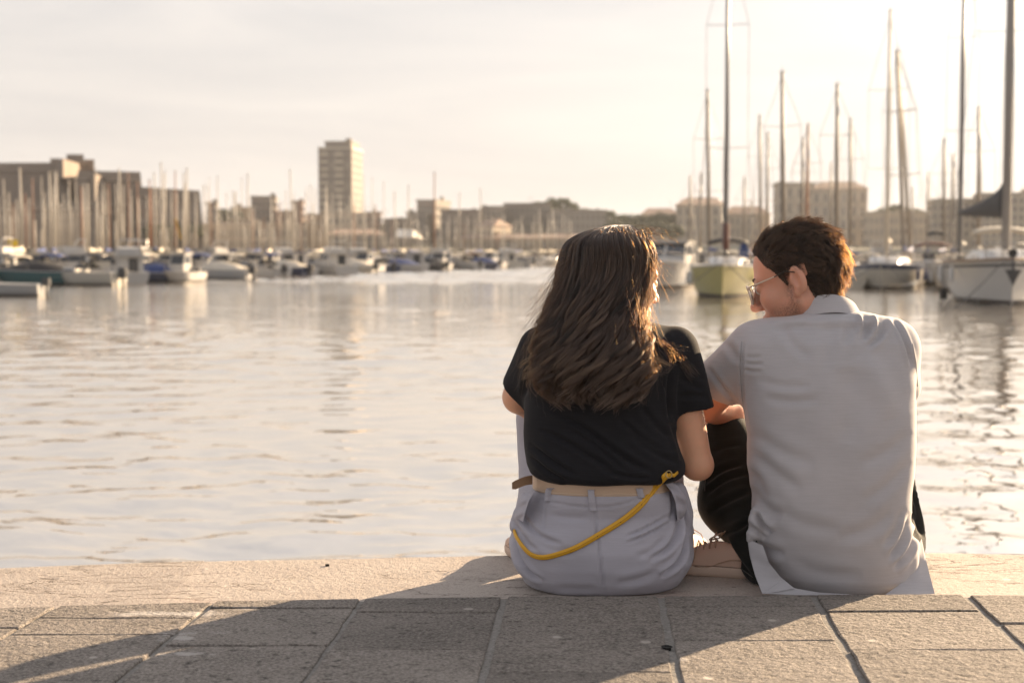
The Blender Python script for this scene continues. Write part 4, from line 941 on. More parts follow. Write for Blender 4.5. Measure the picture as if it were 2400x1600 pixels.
RM = [(1655, 210, 95, 'with a mast leaning left of the yellow sailboat\'s', -.02), (1777, 270, 115, 'with a faint mast left of a close pair above the man\'s forehead', -.02), (1797, 310, 118, 'with the shorter right mast of a close pair above the man\'s forehead', 0), (1829, 165, 78, 'with the tall mast rising over the left end of the stone block', -.018),
      (1890, 290, 100, 'with the brown mast before the middle of the stone block', 0), (1879, 322, 120, 'with a faint mast hugging the brown one before the stone block', 0), (1957, 195, 82, 'with the tall mast before the right half of the stone block', -.01), (1989, 278, 105, 'with a pale mast at the right end of the stone block', -.01),
      (2096, 115, 88, 'with the mast that crosses the tallest one right of the stone block', -.05), (2100, 118, 96, 'with the mast slanting right beside the tallest one', -.075), (2208, 325, 110, 'with a faint mast before the low houses on the right', -.02), (2230, 362, 120, 'with a faint short mast right of the low houses', 0),
      (2288, 250, 92, 'with the mast just right of the dark mast near the right edge', -.02), (1616, 412, 150, 'with a short mast over the left end of the hip-roofed hall', 0), (1641, 405, 150, 'with a short mast over the middle of the hip-roofed hall', 0), (1743, 415, 150, 'with a short mast over the lower pale building', 0),
      (2172, 405, 150, 'with a short faint mast over the low houses', 0), (1760, 470, 170, 'with a very short mast left of the stone block', 0), (1945, 380, 160, 'with a stubby mast poking over the stone block', 0), (2135, 440, 170, 'with a stubby mast over the small dark trees', 0)]
for X, Yt, d, lab, ln in RM:
    k = 3 if 'brown mast' in lab else random.choice((0, 0, 1, 2)); dX = ln * ((HOR - Yt))
    mast_boat(X - dX, Yt, d, k, f'sailboat {lab}', None, yaw=random.uniform(-12, 12), lean=ln, thick=1.25)
for o in [q for q, u_ in zip(SBR + SB_LEFT, SBU + SBU_LEFT) if not u_]:
    for ch in list(o.children_recursive): bpy.data.objects.remove(ch)
    bpy.data.objects.remove(o)
# motorboats that fill the right bank behind the sailboats
def rzone(X):
    for lim, nm in ((1520, 'behind the woman\'s head'), (1660, 'behind the grey motor yacht'), (1720, 'behind the yellow-green sailboat'), (1780, 'between the yellow-green sailboat and the man\'s forehead'), (1900, 'behind the man\'s forehead'), (1960, 'behind the man\'s crown'), (2010, 'behind the back of the man\'s head'), (2060, 'left of the blue-striped sailboat\'s mast'), (2110, 'right of the blue-striped sailboat\'s mast'), (2200, 'behind the maroon canopy'), (2270, 'beside the dark-masted sailboat'), (2320, 'left of the furled grey sail'), (2400, 'below the furled grey sail'), (2480, 'just beyond the right edge')):
        if X < lim: return nm
    return 'far beyond the right edge'
for X, Yw, k, yaw in [(1440, 645, 1, 170), (1640, 648, 0, 20), (1745, 650, 5, 160), (1800, 645, 3, 170), (1860, 650, 1, 30), (1930, 648, 0, 170), (1985, 650, 5, 20), (2030, 648, 2, 160), (2140, 642, 1, 185), (2240, 642, 4, 10), (2300, 640, 0, 170), (2350, 640, 1, 10), (2440, 650, 5, 20), (2520, 655, 1, 30), (1690, 645, 4, 10), (2070, 644, 1, 190)]:
    o = copy_tree(prot[k])
    lab = {0: 'white wheelhouse boat', 1: 'white flybridge cruiser', 2: 'grey cream-topped motorboat', 3: 'cream grey-covered boat', 4: 'navy cream-cabined cruiser', 5: 'white blue-topped motorboat'}[k]
    moor(o, X, Yw, yaw, f'{lab} in the back row {rzone(X)}', 'cabin cruiser' if k in (1, 4) else 'motorboat', 'boats in the back row on the right bank'); o.scale = (.85, .85, .8)
# ------------------------------------------------------------------ tools for the figures: distance fields meshed as one continuous skin
from mathutils.bvhtree import BVHTree
class Field:
    def __init__(s, lo, hi, h):
        s.lo = np.array(lo, np.float32); s.h = h
        n = [int(math.ceil((hi[i] - lo[i]) / h)) + 1 for i in range(3)]
        g_ = [s.lo[i] + h * np.arange(n[i], dtype=np.float32) for i in range(3)]
        s.X, s.Y, s.Z = np.meshgrid(*g_, indexing='ij'); s.d = np.full(s.X.shape, 9.0, np.float32)
    def capsule(s, a, b, ra, rb):
        a = np.array(a, np.float32); b = np.array(b, np.float32); ba = b - a; L2 = float(ba @ ba) + 1e-9
        px, py, pz = s.X - a[0], s.Y - a[1], s.Z - a[2]
        t = np.clip((px * ba[0] + py * ba[1] + pz * ba[2]) / L2, 0, 1)
        return np.sqrt((px - t * ba[0]) ** 2 + (py - t * ba[1]) ** 2 + (pz - t * ba[2]) ** 2) - (ra + (rb - ra) * t)
    def ellipsoid(s, c, r, M=None):
        x, y, z = s.X - c[0], s.Y - c[1], s.Z - c[2]
        if M is not None:               # rows of M are the ellipsoid's own axes
            x, y, z = (M[0][0] * x + M[0][1] * y + M[0][2] * z, M[1][0] * x + M[1][1] * y + M[1][2] * z, M[2][0] * x + M[2][1] * y + M[2][2] * z)
        k0 = np.sqrt((x / r[0]) ** 2 + (y / r[1]) ** 2 + (z / r[2]) ** 2); k1 = np.sqrt((x / r[0] ** 2) ** 2 + (y / r[1] ** 2) ** 2 + (z / r[2] ** 2) ** 2)
        return k0 * (k0 - 1) / np.maximum(k1, 1e-6)
    def column(s, rows, n=2.4, zlo=None, zhi=None, kcap=.03, shrink=0.0):
        """stack of superellipses: rows = [(z, cx, cy, half width, half depth)]"""
        rows = sorted(rows); zz = [r[0] for r in rows]
        f = [np.interp(s.Z, zz, [r[i] for r in rows]).astype(np.float32) for i in (1, 2, 3, 4)]
        a = f[2] - shrink; b = f[3] - shrink
        q = (np.abs((s.X - f[0]) / a) ** n + np.abs((s.Y - f[1]) / b) ** n) ** (1 / n)
        d = (q - 1) * np.minimum(a, b)
        if zlo is not None: d = smax(d, zlo - s.Z, kcap)
        if zhi is not None: d = smax(d, s.Z - zhi, kcap)
        return d
    def add(s, d, k=.02): s.d = smin(s.d, d, k)
    def cut(s, d, k=.005): s.d = smax(s.d, -d, k)
    def mesh(s, smooth=1):
        return surface_nets(s.d, s.lo, s.h, smooth)
def smin(a, b, k):
    if k <= 0: return np.minimum(a, b)
    h = np.clip(.5 + .5 * (b - a) / k, 0, 1); return b + (a - b) * h - k * h * (1 - h)
def smax(a, b, k): return -smin(-a, -b, k)
def surface_nets(d, lo, h, smooth=1):
    nx, ny, nz = d.shape; ins = d < 0
    acc = np.zeros((nx - 1, ny - 1, nz - 1, 3), np.float32); cnt = np.zeros((nx - 1, ny - 1, nz - 1), np.float32)
    C = [(i, j, k) for i in (0, 1) for j in (0, 1) for k in (0, 1)]
    def sl(o): return (slice(o[0], nx - 1 + o[0]), slice(o[1], ny - 1 + o[1]), slice(o[2], nz - 1 + o[2]))
    for a in C:
        for ax in range(3):
            if a[ax]: continue
            b = list(a); b[ax] = 1; b = tuple(b)
            da, db = d[sl(a)], d[sl(b)]; m = ins[sl(a)] != ins[sl(b)]
            t = np.where(m, da / np.where(m, da - db, 1), 0)
            for c in range(3): acc[..., c] += np.where(m, (a[c] + (t if c == ax else 0)), 0)
            cnt += m
    act = cnt > 0; idx = -np.ones(act.shape, np.int64); ii = np.argwhere(act); idx[act] = np.arange(len(ii))
    V = (ii + acc[act] / cnt[act][:, None]) * h + lo
    F_ = []
    for ax in range(3):
        u, v = (ax + 1) % 3, (ax + 2) % 3
        s0 = [slice(None)] * 3; s1 = [slice(None)] * 3; s0[ax] = slice(0, -1); s1[ax] = slice(1, None)
        e = ins[tuple(s0)] != ins[tuple(s1)]; flip = ins[tuple(s0)]
        E = np.argwhere(e); ok = (E[:, u] > 0) & (E[:, v] > 0) & (E[:, u] < d.shape[u] - 1) & (E[:, v] < d.shape[v] - 1); E = E[ok]
        fl = flip[tuple(E.T)]
        def cell(du, dv):
            q = E.copy(); q[:, u] -= du; q[:, v] -= dv; return idx[tuple(q.T)]
        Q = np.stack([cell(1, 1), cell(0, 1), cell(0, 0), cell(1, 0)], 1)
        Q[~fl] = Q[~fl][:, ::-1]
        F_.append(Q)
    Fq = np.concatenate(F_); Fq = Fq[(Fq >= 0).all(1)]
    for _ in range(smooth): V = relax(V, Fq, .5)
    return V.astype(np.float64), Fq
def relax(V, Fq, w):
    S_ = np.zeros_like(V); c = np.zeros(len(V))
    for i in range(4):
        a, b = Fq[:, i], Fq[:, (i + 1) % 4]
        for k in range(3):
            S_[:, k] += np.bincount(a, V[b, k], len(V)) + np.bincount(b, V[a, k], len(V))
        c += np.bincount(a, None, len(V)) + np.bincount(b, None, len(V))
    return V * (1 - w) + w * S_ / np.maximum(c, 1)[:, None]
def vnormals(V, Fq):
    fn = np.cross(V[Fq[:, 2]] - V[Fq[:, 0]], V[Fq[:, 3]] - V[Fq[:, 1]]); Nn = np.zeros_like(V)
    for i in range(4):
        for k in range(3): Nn[:, k] += np.bincount(Fq[:, i], fn[:, k], len(V))
    return Nn / np.maximum(np.linalg.norm(Nn, axis=1), 1e-12)[:, None]
def project(V):
    r = V - np.array([0, 0, CAM_H]); dpt = r[:, 1] * cp - r[:, 2] * sp; up = r[:, 1] * sp + r[:, 2] * cp
    return 1200 + F * r[:, 0] / dpt, 800 - F * up / dpt
def seg_dist(X, Y, pts):
    best = np.full(len(X), 1e9); along = np.zeros(len(X)); side = np.zeros(len(X)); pts = np.array(pts, float)
    # smooth the traced line
    for _ in range(2):
        q = [pts[0]]
        for a, b in zip(pts[:-1], pts[1:]): q += [a * .75 + b * .25, a * .25 + b * .75]
        q.append(pts[-1]); pts = np.array(q)
    L_ = np.concatenate([[0], np.cumsum(np.linalg.norm(np.diff(pts, axis=0), axis=1))])
    for i, (a, b) in enumerate(zip(pts[:-1], pts[1:])):
        ab = b - a; l2 = max(ab @ ab, 1e-9); t = np.clip(((X - a[0]) * ab[0] + (Y - a[1]) * ab[1]) / l2, 0, 1)
        dx, dy = X - a[0] - t * ab[0], Y - a[1] - t * ab[1]; dd = np.hypot(dx, dy); m = dd < best
        best[m] = dd[m]; along[m] = (L_[i] + t[m] * math.sqrt(l2)) / L_[-1]; side[m] = np.sign(ab[0] * dy - ab[1] * dx)[m]
    return best, along, side
def folds(V, Fq, lst, facing=.15):
    """press creases (traced lines, width in picture units, height in metres) into a cloth surface"""
    Nn = vnormals(V, Fq); X, Y = project(V); fm = np.clip((-Nn[:, 1] + .35) / .5, 0, 1)
    D = np.zeros(len(V))
    for pts, wd, amp in lst:
        d_, t, sd = seg_dist(X, Y, pts)
        fade = np.clip(np.minimum(t, 1 - t) / .22, 0, 1) ** .7 if amp is not None else 1
        g_ = np.exp(-(d_ / wd) ** 2)
        # a valley with a soft shoulder beside it
        D += amp * fade * (g_ - .45 * np.exp(-((d_ - 1.9 * wd) / (1.1 * wd)) ** 2))
    return V + Nn * (D * fm)[:, None]
def wobble(V, Fq, amp, wl, seed, axis=None):
    """low cloth undulation from a few summed sines"""
    r_ = np.random.default_rng(seed); Nn = vnormals(V, Fq); D = np.zeros(len(V))
    for k in range(7):
        q = r_.normal(size=3); q /= np.linalg.norm(q)
        if axis is not None: q = q * .5 + np.array(axis) * np.sign(r_.normal()) ; q /= np.linalg.norm(q)
        D += np.sin(V @ q * 2 * math.pi / (wl * r_.uniform(.6, 1.6)) + r_.uniform(0, 6.28)) / 7
    return V + Nn * (D * amp)[:, None]
def skin_obj(name, V, Fq, m, parent):
    base = np.array(parent_world(parent)); me = bpy.data.meshes.new(name)
    vv = (V - base).astype(np.float32); me.vertices.add(len(vv)); me.vertices.foreach_set('co', vv.ravel())
    me.loops.add(len(Fq) * 4); me.loops.foreach_set('vertex_index', Fq.astype(np.int32).ravel())
    me.polygons.add(len(Fq)); me.polygons.foreach_set('loop_start', np.arange(0, len(Fq) * 4, 4, dtype=np.int32))
    me.update(calc_edges=True); me.validate(); me.materials.append(m); me.shade_smooth()
    o = bpy.data.objects.new(name, me); COL.objects.link(o); o.parent = parent; return o
def parent_world(p):
    v = Vector((0, 0, 0))
    while p is not None: v = v + p.location; p = p.parent
    return v
def local(pts, parent): 
    b = parent_world(parent); return [Vector(p) - b for p in pts]
def hair_obj(name, P_, rad, m, parent, tip=.35, tone=None):
    """P_: strands x points x 3 (world)"""
    ns, k, _ = P_.shape; hc = bpy.data.hair_curves.new(name); hc.add_curves([k] * ns)
    base = np.array(parent_world(parent)); hc.position_data.foreach_set('vector', (P_ - base).astype(np.float32).ravel())
    ra = hc.attributes.get('radius') or hc.attributes.new('radius', 'FLOAT', 'POINT')
    rr = np.linspace(1, tip, k)[None, :] * (rad if np.ndim(rad) else np.full(ns, rad))[:, None]
    ra.data.foreach_set('value', rr.astype(np.float32).ravel()); hc.materials.append(m)
    ta = hc.attributes.new('tone', 'FLOAT', 'CURVE'); ta.data.foreach_set('value', (np.zeros(ns) if tone is None else tone).astype(np.float32))
    o = bpy.data.objects.new(name, hc); COL.objects.link(o); o.parent = parent; return o
S.cycles_curves.shape = 'RIBBONS'
def hair_mat(name, top, end, red=.5, rough=.32, matt=((.018, .015, .014), (.16, .125, .11))):
    m = bpy.data.materials.new(name); m.use_nodes = True; t = m.node_tree; t.nodes.clear()
    out = N(t, 'ShaderNodeOutputMaterial'); h = N(t, 'ShaderNodeBsdfHairPrincipled'); h.parametrization = 'MELANIN'
    hi = N(t, 'ShaderNodeHairInfo'); mr = N(t, 'ShaderNodeMapRange'); mr.inputs['From Min'].default_value = .35; mr.inputs['From Max'].default_value = 1.0
    mr.inputs['To Min'].default_value = top; mr.inputs['To Max'].default_value = end
    t.links.new(hi.outputs['Intercept'], mr.inputs[0]); at_ = N(t, 'ShaderNodeAttribute'); at_.attribute_name = 'tone'
    ad = N(t, 'ShaderNodeMath', operation='ADD', use_clamp=True); t.links.new(mr.outputs[0], ad.inputs[0]); t.links.new(at_.outputs['Fac'], ad.inputs[1]); t.links.new(ad.outputs[0], h.inputs['Melanin'])
    h.inputs['Melanin Redness'].default_value = red; h.inputs['Roughness'].default_value = rough; h.inputs['Radial Roughness'].default_value = .4
    h.inputs['Random Color'].default_value = .25; h.inputs['Random Roughness'].default_value = .2
    # part of the look is matt: a plain opaque colour that follows the strand's tone
    pb_ = N(t, 'ShaderNodeBsdfPrincipled'); pb_.inputs['Roughness'].default_value = .42; cr = N(t, 'ShaderNodeMixRGB'); cr.inputs[1].default_value = matt[0] + (1,); cr.inputs[2].default_value = matt[1] + (1,)
    m2 = N(t, 'ShaderNodeMapRange'); m2.inputs['From Min'].default_value = .97; m2.inputs['From Max'].default_value = .52; t.links.new(ad.outputs[0], m2.inputs[0]); t.links.new(m2.outputs[0], cr.inputs[0]); t.links.new(cr.outputs[0], pb_.inputs['Base Color'])
    ms = N(t, 'ShaderNodeMixShader'); ms.inputs[0].default_value = .45; t.links.new(h.outputs[0], ms.inputs[1]); t.links.new(pb_.outputs[0], ms.inputs[2]); t.links.new(ms.outputs[0], out.inputs[0]); return m
def skin_mat(name, c, blush, stubble=False):
    m = bpy.data.materials.new(name); m.use_nodes = True; t = m.node_tree; b = t.nodes['Principled BSDF']; L = t.links.new
    b.inputs['Roughness'].default_value = .48; b.inputs['Subsurface Weight'].default_value = .25; b.inputs['Subsurface Radius'].default_value = (.012, .004, .002); b.inputs['Subsurface Scale'].default_value = 1.0
    co = N(t, 'ShaderNodeTexCoord'); n = N(t, 'ShaderNodeTexNoise'); n.inputs['Scale'].default_value = 28; n.inputs['Detail'].default_value = 5; L(co.outputs['Object'], n.inputs['Vector'])
    mx = N(t, 'ShaderNodeMixRGB'); mx.inputs[1].default_value = c + (1,); mx.inputs[2].default_value = blush + (1,); mr = N(t, 'ShaderNodeMapRange'); mr.inputs['From Min'].default_value = .30; mr.inputs['From Max'].default_value = .72
    n.inputs['Roughness'].default_value = .7; L(n.outputs['Fac'], mr.inputs[0]); L(mr.outputs[0], mx.inputs[0]); col = mx.outputs[0]
    if stubble:
        at_ = N(t, 'ShaderNodeAttribute'); at_.attribute_name = 'beard'; n3 = N(t, 'ShaderNodeTexNoise'); n3.inputs['Scale'].default_value = 620; n3.inputs['Detail'].default_value = 2; L(co.outputs['Object'], n3.inputs['Vector'])
        m3 = N(t, 'ShaderNodeMapRange'); m3.inputs['From Min'].default_value = .38; m3.inputs['From Max'].default_value = .62; L(n3.outputs['Fac'], m3.inputs[0])
        mu = N(t, 'ShaderNodeMath', operation='MULTIPLY'); L(at_.outputs['Fac'], mu.inputs[0]); L(m3.outputs[0], mu.inputs[1])
        m4 = N(t, 'ShaderNodeMixRGB'); L(mu.outputs[0], m4.inputs[0]); L(col, m4.inputs[1]); m4.inputs[2].default_value = (.10, .055, .035, 1); col = m4.outputs[0]
    L(col, b.inputs['Base Color'])
    n2 = N(t, 'ShaderNodeTexNoise'); n2.inputs['Scale'].default_value = 260; n2.inputs['Detail'].default_value = 3; L(co.outputs['Object'], n2.inputs['Vector'])
    bp = N(t, 'ShaderNodeBump'); bp.inputs['Strength'].default_value = .25; bp.inputs['Distance'].default_value = .001; L(n2.outputs['Fac'], bp.inputs['Height']); L(bp.outputs[0], b.inputs['Normal'])
    return m
def cloth_mat(name, c, var=.10, slub=.5, sheen=.25, rough=.85, weave=900.0, crease=0.0, sheen_tint=(1, 1, 1)):
    """woven or knitted cloth: thin uneven yarns across, fine weave relief"""
    m = bpy.data.materials.new(name); m.use_nodes = True; t = m.node_tree; b = t.nodes['Principled BSDF']; L = t.links.new
    b.inputs['Roughness'].default_value = rough; b.inputs['Specular IOR Level'].default_value = .2; b.inputs['Sheen Weight'].default_value = sheen; b.inputs['Sheen Roughness'].default_value = .45
    b.inputs['Sheen Tint'].default_value = tuple(sheen_tint) + (1,)
    co = N(t, 'ShaderNodeTexCoord')
    def nz(sx, sz, scale, det=3):
        mp = N(t, 'ShaderNodeMapping'); mp.inputs['Scale'].default_value = (sx, sx, sz); L(co.outputs['Object'], mp.inputs[0])
        n = N(t, 'ShaderNodeTexNoise'); n.inputs['Scale'].default_value = scale; n.inputs['Detail'].default_value = det; L(mp.outputs[0], n.inputs['Vector']); return n.outputs['Fac']
    yarn = nz(.12, 2.2, 160); big = nz(1, 1, 7, 4)
    mr = N(t, 'ShaderNodeMapRange'); mr.inputs['From Min'].default_value = .3; mr.inputs['From Max'].default_value = .7; L(yarn, mr.inputs[0])
    mx = N(t, 'ShaderNodeMixRGB'); L(mr.outputs[0], mx.inputs[0]); mx.inputs[1].default_value = tuple(q * (1 - var) for q in c) + (1,); mx.inputs[2].default_value = tuple(min(1, q * (1 + var)) for q in c) + (1,)
    m2 = N(t, 'ShaderNodeMixRGB', blend_type='MULTIPLY'); m2.inputs[0].default_value = .5; L(mx.outputs[0], m2.inputs[1])
    m5 = N(t, 'ShaderNodeMapRange'); m5.inputs['From Min'].default_value = .3; m5.inputs['From Max'].default_value = .7; m5.inputs['To Min'].default_value = .86; m5.inputs['To Max'].default_value = 1.1; L(big, m5.inputs[0]); L(m5.outputs[0], m2.inputs[2])
    L(m2.outputs[0], b.inputs['Base Color'])
    wv = nz(1, 1, weave, 1); ad = N(t, 'ShaderNodeMath', operation='ADD'); L(yarn, ad.inputs[0]); L(wv, ad.inputs[1])
    bp = N(t, 'ShaderNodeBump'); bp.inputs['Strength'].default_value = slub; bp.inputs['Distance'].default_value = .0012; L(ad.outputs[0], bp.inputs['Height'])
    last = bp
    if crease:
        cr = nz(.8, 1.0, 16, 5); b2 = N(t, 'ShaderNodeBump'); b2.inputs['Strength'].default_value = crease; b2.inputs['Distance'].default_value = .01; L(cr, b2.inputs['Height']); L(bp.outputs[0], b2.inputs['Normal']); last = b2
    L(last.outputs[0], b.inputs['Normal'])
    return m
def row(Y, Lx, Rx, cy, hd):
    """one superellipse of a torso: silhouette at picture row Y between Lx and Rx, centre depth cy"""
    a, b_ = at(Lx, Y, cy), at(Rx, Y, cy); return (a.z, (a.x + b_.x) / 2, cy, (b_.x - a.x) / 2, hd)

def head_field(h=.0026, male=True, neck=True):
    """head in its own frame: x right, y forward, z up, origin between the ears"""
    f = Field((-.115, -.13, -.235), (.115, .15, .145), h)
    f.add(f.ellipsoid((0, -.012, .035), (.076, .097, .090)), 0)
    f.add(f.ellipsoid((0, .032, -.030), (.063, .062, .088)), .03)
    f.add(f.ellipsoid((0, .03, .045), (.066, .060, .06)), .02)
    for s_ in (-1, 1):
        f.add(f.capsule((s_ * .058, .000, -.055), (s_ * .020, .078, -.104), .020, .016), .028)
        f.add(f.capsule((s_ * .012, .088, .022), (s_ * .046, .076, .022), .010, .009), .016)
        f.add(f.ellipsoid((s_ * .042, .064, -.026), (.024, .026, .024)), .02)
        f.cut(f.ellipsoid((s_ * .033, .106, .002), (.019, .022, .013)), .012)
    f.add(f.ellipsoid((0, .084, -.106), (.022, .016, .016)), .022)
    f.add(f.capsule((0, .090, .016), (0, .112, -.028), .0085, .0115), .012)
    f.add(f.ellipsoid((0, .115, -.034), (.0125, .0135, .0115)), .008)
    for s_ in (-1, 1):
        f.add(f.ellipsoid((s_ * .0125, .102, -.038), (.0085, .0115, .0085)), .006)
        f.cut(f.ellipsoid((s_ * .0072, .1085, -.0475), (.0042, .0062, .006)), .002)
    # mouth
    f.add(f.ellipsoid((0, .085, -.072), (.030, .018, .020)), .014)
    for a, b_ in (((-.023, .090, -.071), (0, .1015, -.066)), ((.023, .090, -.071), (0, .1015, -.066))): f.add(f.capsule(a, b_, .004, .006), .006)
    for a, b_ in (((-.021, .089, -.074), (0, .099, -.078)), ((.021, .089, -.074), (0, .099, -.078))): f.add(f.capsule(a, b_, .004, .0075), .006)
    for a, b_ in (((-.024, .096, -.0725), (0, .108, -.0718)), ((.024, .096, -.0725), (0, .108, -.0718))): f.cut(f.capsule(a, b_, .0016, .0018), .003)
    # eyelids and eyes
    for s_ in (-1, 1): f.add(f.ellipsoid((s_ * .033, .082, .002), (.0155, .0135, .0125)), .005)
    # ears
    for s_ in (-1, 1):
        M_ = [(1, s_ * .35, 0), (-s_ * .33, .94, -.12), (0, .12, .99)]
        e = f.ellipsoid((s_ * .0815, -.016, -.004), (.0095, .0195, .033), M_)
        e = smax(e, -f.ellipsoid((s_ * .0925, -.0085, .001), (.0125, .0125, .0240), M_), .0025)
        e = smin(e, f.ellipsoid((s_ * .0785, -.006, -.033), (.0065, .009, .0105)), .006)
        e = smin(e, f.capsule((s_ * .079, .001, -.008), (s_ * .081, -.002, .004), .004, .003), .004)
        f.add(e, .007)
    if neck: f.add(f.capsule((0, -.022, -.05), (0, -.052, -.225), .047, .050), .03)
    else: f.add(f.capsule((0, -.020, -.05), (.004, -.022, -.12), .053, .052), .03)
    f.add(f.ellipsoid((0, .012, -.085), (.045, .05, .03)), .03)
    return f
def hand(f, wrist, d, palm, curl=.5, side=1):
    """five fingers of different lengths from a palm: d = along the hand, palm = direction the palm faces"""
    d = Vector(d).normalized(); pn = Vector(palm).normalized(); pn = (pn - d * pn.dot(d)).normalized(); sd = d.cross(pn) * side; w = Vector(wrist)
    c = w + d * .045
    M_ = [tuple(sd), tuple(d), tuple(pn)]
    f.add(f.ellipsoid(tuple(c), (.040, .055, .016), M_), .012)
    for k, (off, ln) in enumerate(((-.030, .066), (-.010, .078), (.010, .073), (.029, .058))):
        p = w + d * .085 + sd * off; dd = d
        for j, fr in enumerate((.45, .32, .23)):
            dd = (dd + pn * curl * (.5 + .25 * j)).normalized(); q = p + dd * ln * fr
            f.add(f.capsule(tuple(p), tuple(q), .0088 - .0009 * j, .0080 - .0009 * j), .003); p = q
    p = w + d * .02 - sd * .03; dd = (d * .6 - sd * .8 + pn * .2).normalized()
    for j, ln in enumerate((.042, .032, .026)):
        q = p + dd * ln; f.add(f.capsule(tuple(p), tuple(q), .0115 - .001 * j, .0105 - .001 * j), .005); p = q; dd = (dd + d * .35 + pn * .25).normalized()
def place(V, org, fwd, up_hint, scale=1.0, roll=0.0):
    fv = Vector(fwd).normalized(); rt = fv.cross(Vector(up_hint)).normalized(); upv = rt.cross(fv)
    if roll:
        q = Matrix.Rotation(roll, 3, fv); rt = q @ rt; upv = q @ upv
    M_ = np.array([tuple(rt), tuple(fv), tuple(upv)])
    return V * scale @ M_ + np.array(org), M_
def shoe(f_or, heel, toe_dir, L=.26, parent=None, label=None, mats=None, laces=True, loops=True):
    """low lace-up shoe: sole, upper, tongue, laces"""
    d = Vector(toe_dir).normalized(); sd = Vector((d.y, -d.x, 0)); h0 = Vector(heel)
    def W(u, s_, z): return h0 + d * (u * L) + sd * s_ + Vector((0, 0, z))
    us = np.linspace(0, 1, 13)
    hw = lambda u: np.interp(u, [0, .04, .15, .35, .62, .8, .92, .98, 1.0], [.012, .026, .034, .032, .045, .046, .036, .020, .008])
    ringsole, out = [], []
    n = 28; path = [(u, 1) for u in np.concatenate([[0, .015], us[1:-1], [.985, 1.0]])]
    side1 = [(u, hw(u)) for u, _ in path]; outline = side1 + [(u, -w_) for u, w_ in side1[::-1]]
    sole = MB(); sole.loft([[W(u, s_ * g_, z) for u, s_ in outline] for z, g_ in ((0, .88), (.003, .96), (.010, 1.02), (.022, 1.03), (.027, .99))])
    b = parent_world(parent); sole.v = [Vector(q) - b for q in sole.v]
    rt = sole.build('sole', mats[1], parent, R(45))
    up = MB(); rings = []
    top = lambda u: np.interp(u, [0, .05, .25, .38, .55, .72, .86, .95, 1.0], [.080, .086, .082, .090, .076, .060, .052, .043, .032])
    for u in np.concatenate([[.005], us[1:-1], [.99]]):
        w_ = hw(u) * .98; t_ = top(u); r = []
        for a in np.linspace(0, math.pi, 13):
            r.append(W(u, w_ * math.cos(a) * (1 - .28 * math.sin(a) ** 3), .029 + (t_ - .029) * math.sin(a) ** .75))
        rings.append(r)
    up.loft(rings, closed=False); up.v = [Vector(q) - b for q in up.v]; upo = up.build('upper', mats[0], parent, True)
    st = MB()
    for s_ in (-1, 1): st.tube([W(u, s_ * hw(u) * 1.0 , .036 + .012 * math.sin(u * 9)) for u in np.linspace(.1, .6, 9)], .0013, 5)
    st.tube([W(.62, -hw(.62), .036), W(.60, -hw(.6) * .8, .066), W(.60, 0, .086), W(.60, hw(.6) * .8, .066), W(.62, hw(.62), .036)], .0014, 5)
    st.v = [Vector(q) - b for q in st.v]; st.build('seam', mats[2], upo, True)
    if laces:
        for k, u in enumerate((.40, .46, .52, .575)):
            lc = MB(); lc.tube([W(u, -.024, top(u) - .012), W(u + .01, 0, top(u) + .004), W(u, .024, top(u) - .012)], .0026, 6); lc.v = [Vector(q) - b for q in lc.v]; lc.build('lace', mats[2], upo, True)
        for s_ in (-1, 1) if loops else ():
            lc = MB(); o_ = W(.385, 0, top(.385) + .004)
            pts = [o_ + sd * (s_ * .030 * (1 - math.cos(a))) + d * (-.016 * math.sin(a)) + Vector((0, 0, .016 * math.sin(a * .5) + .010 * math.sin(a))) for a in np.linspace(0, 2 * math.pi * .97, 16)]
            lc.tube(pts, .0022, 6); lc.v = [Vector(q) - b for q in lc.v]; lc.build('lace_loop', mats[2], upo, True)
    return upo

# thin cloth between two traced edges, each with its own distances
def sheet(name, A, B, depA, depB, m, parent, th=.0022, rip=.0):
    n = 18; out = []
    def rs(P_, d): 
        P_ = np.array(P_, float); u = np.linspace(0, len(P_) - 1, n); return [at(np.interp(q, range(len(P_)), P_[:, 0]), np.interp(q, range(len(P_)), P_[:, 1]), np.interp(q, range(len(d)), d) if len(d) > 1 else d[0]) for q in u]
    a, b_ = rs(A, depA), rs(B, depB); mb = MB(); rings = []
    for i in range(n):
        r1 = []; 
        for k in range(9):
            p = a[i].lerp(b_[i], k / 8); p.y += rip * math.sin(i * .9 + k * .5) * math.sin(k / 8 * math.pi); r1.append(p)
        rings.append(r1 + [p + Vector((0, th, 0)) for p in r1[::-1]])
    mb.loft(rings); mb.v = local(mb.v, parent); return mb.build(name, m, parent, R(60))
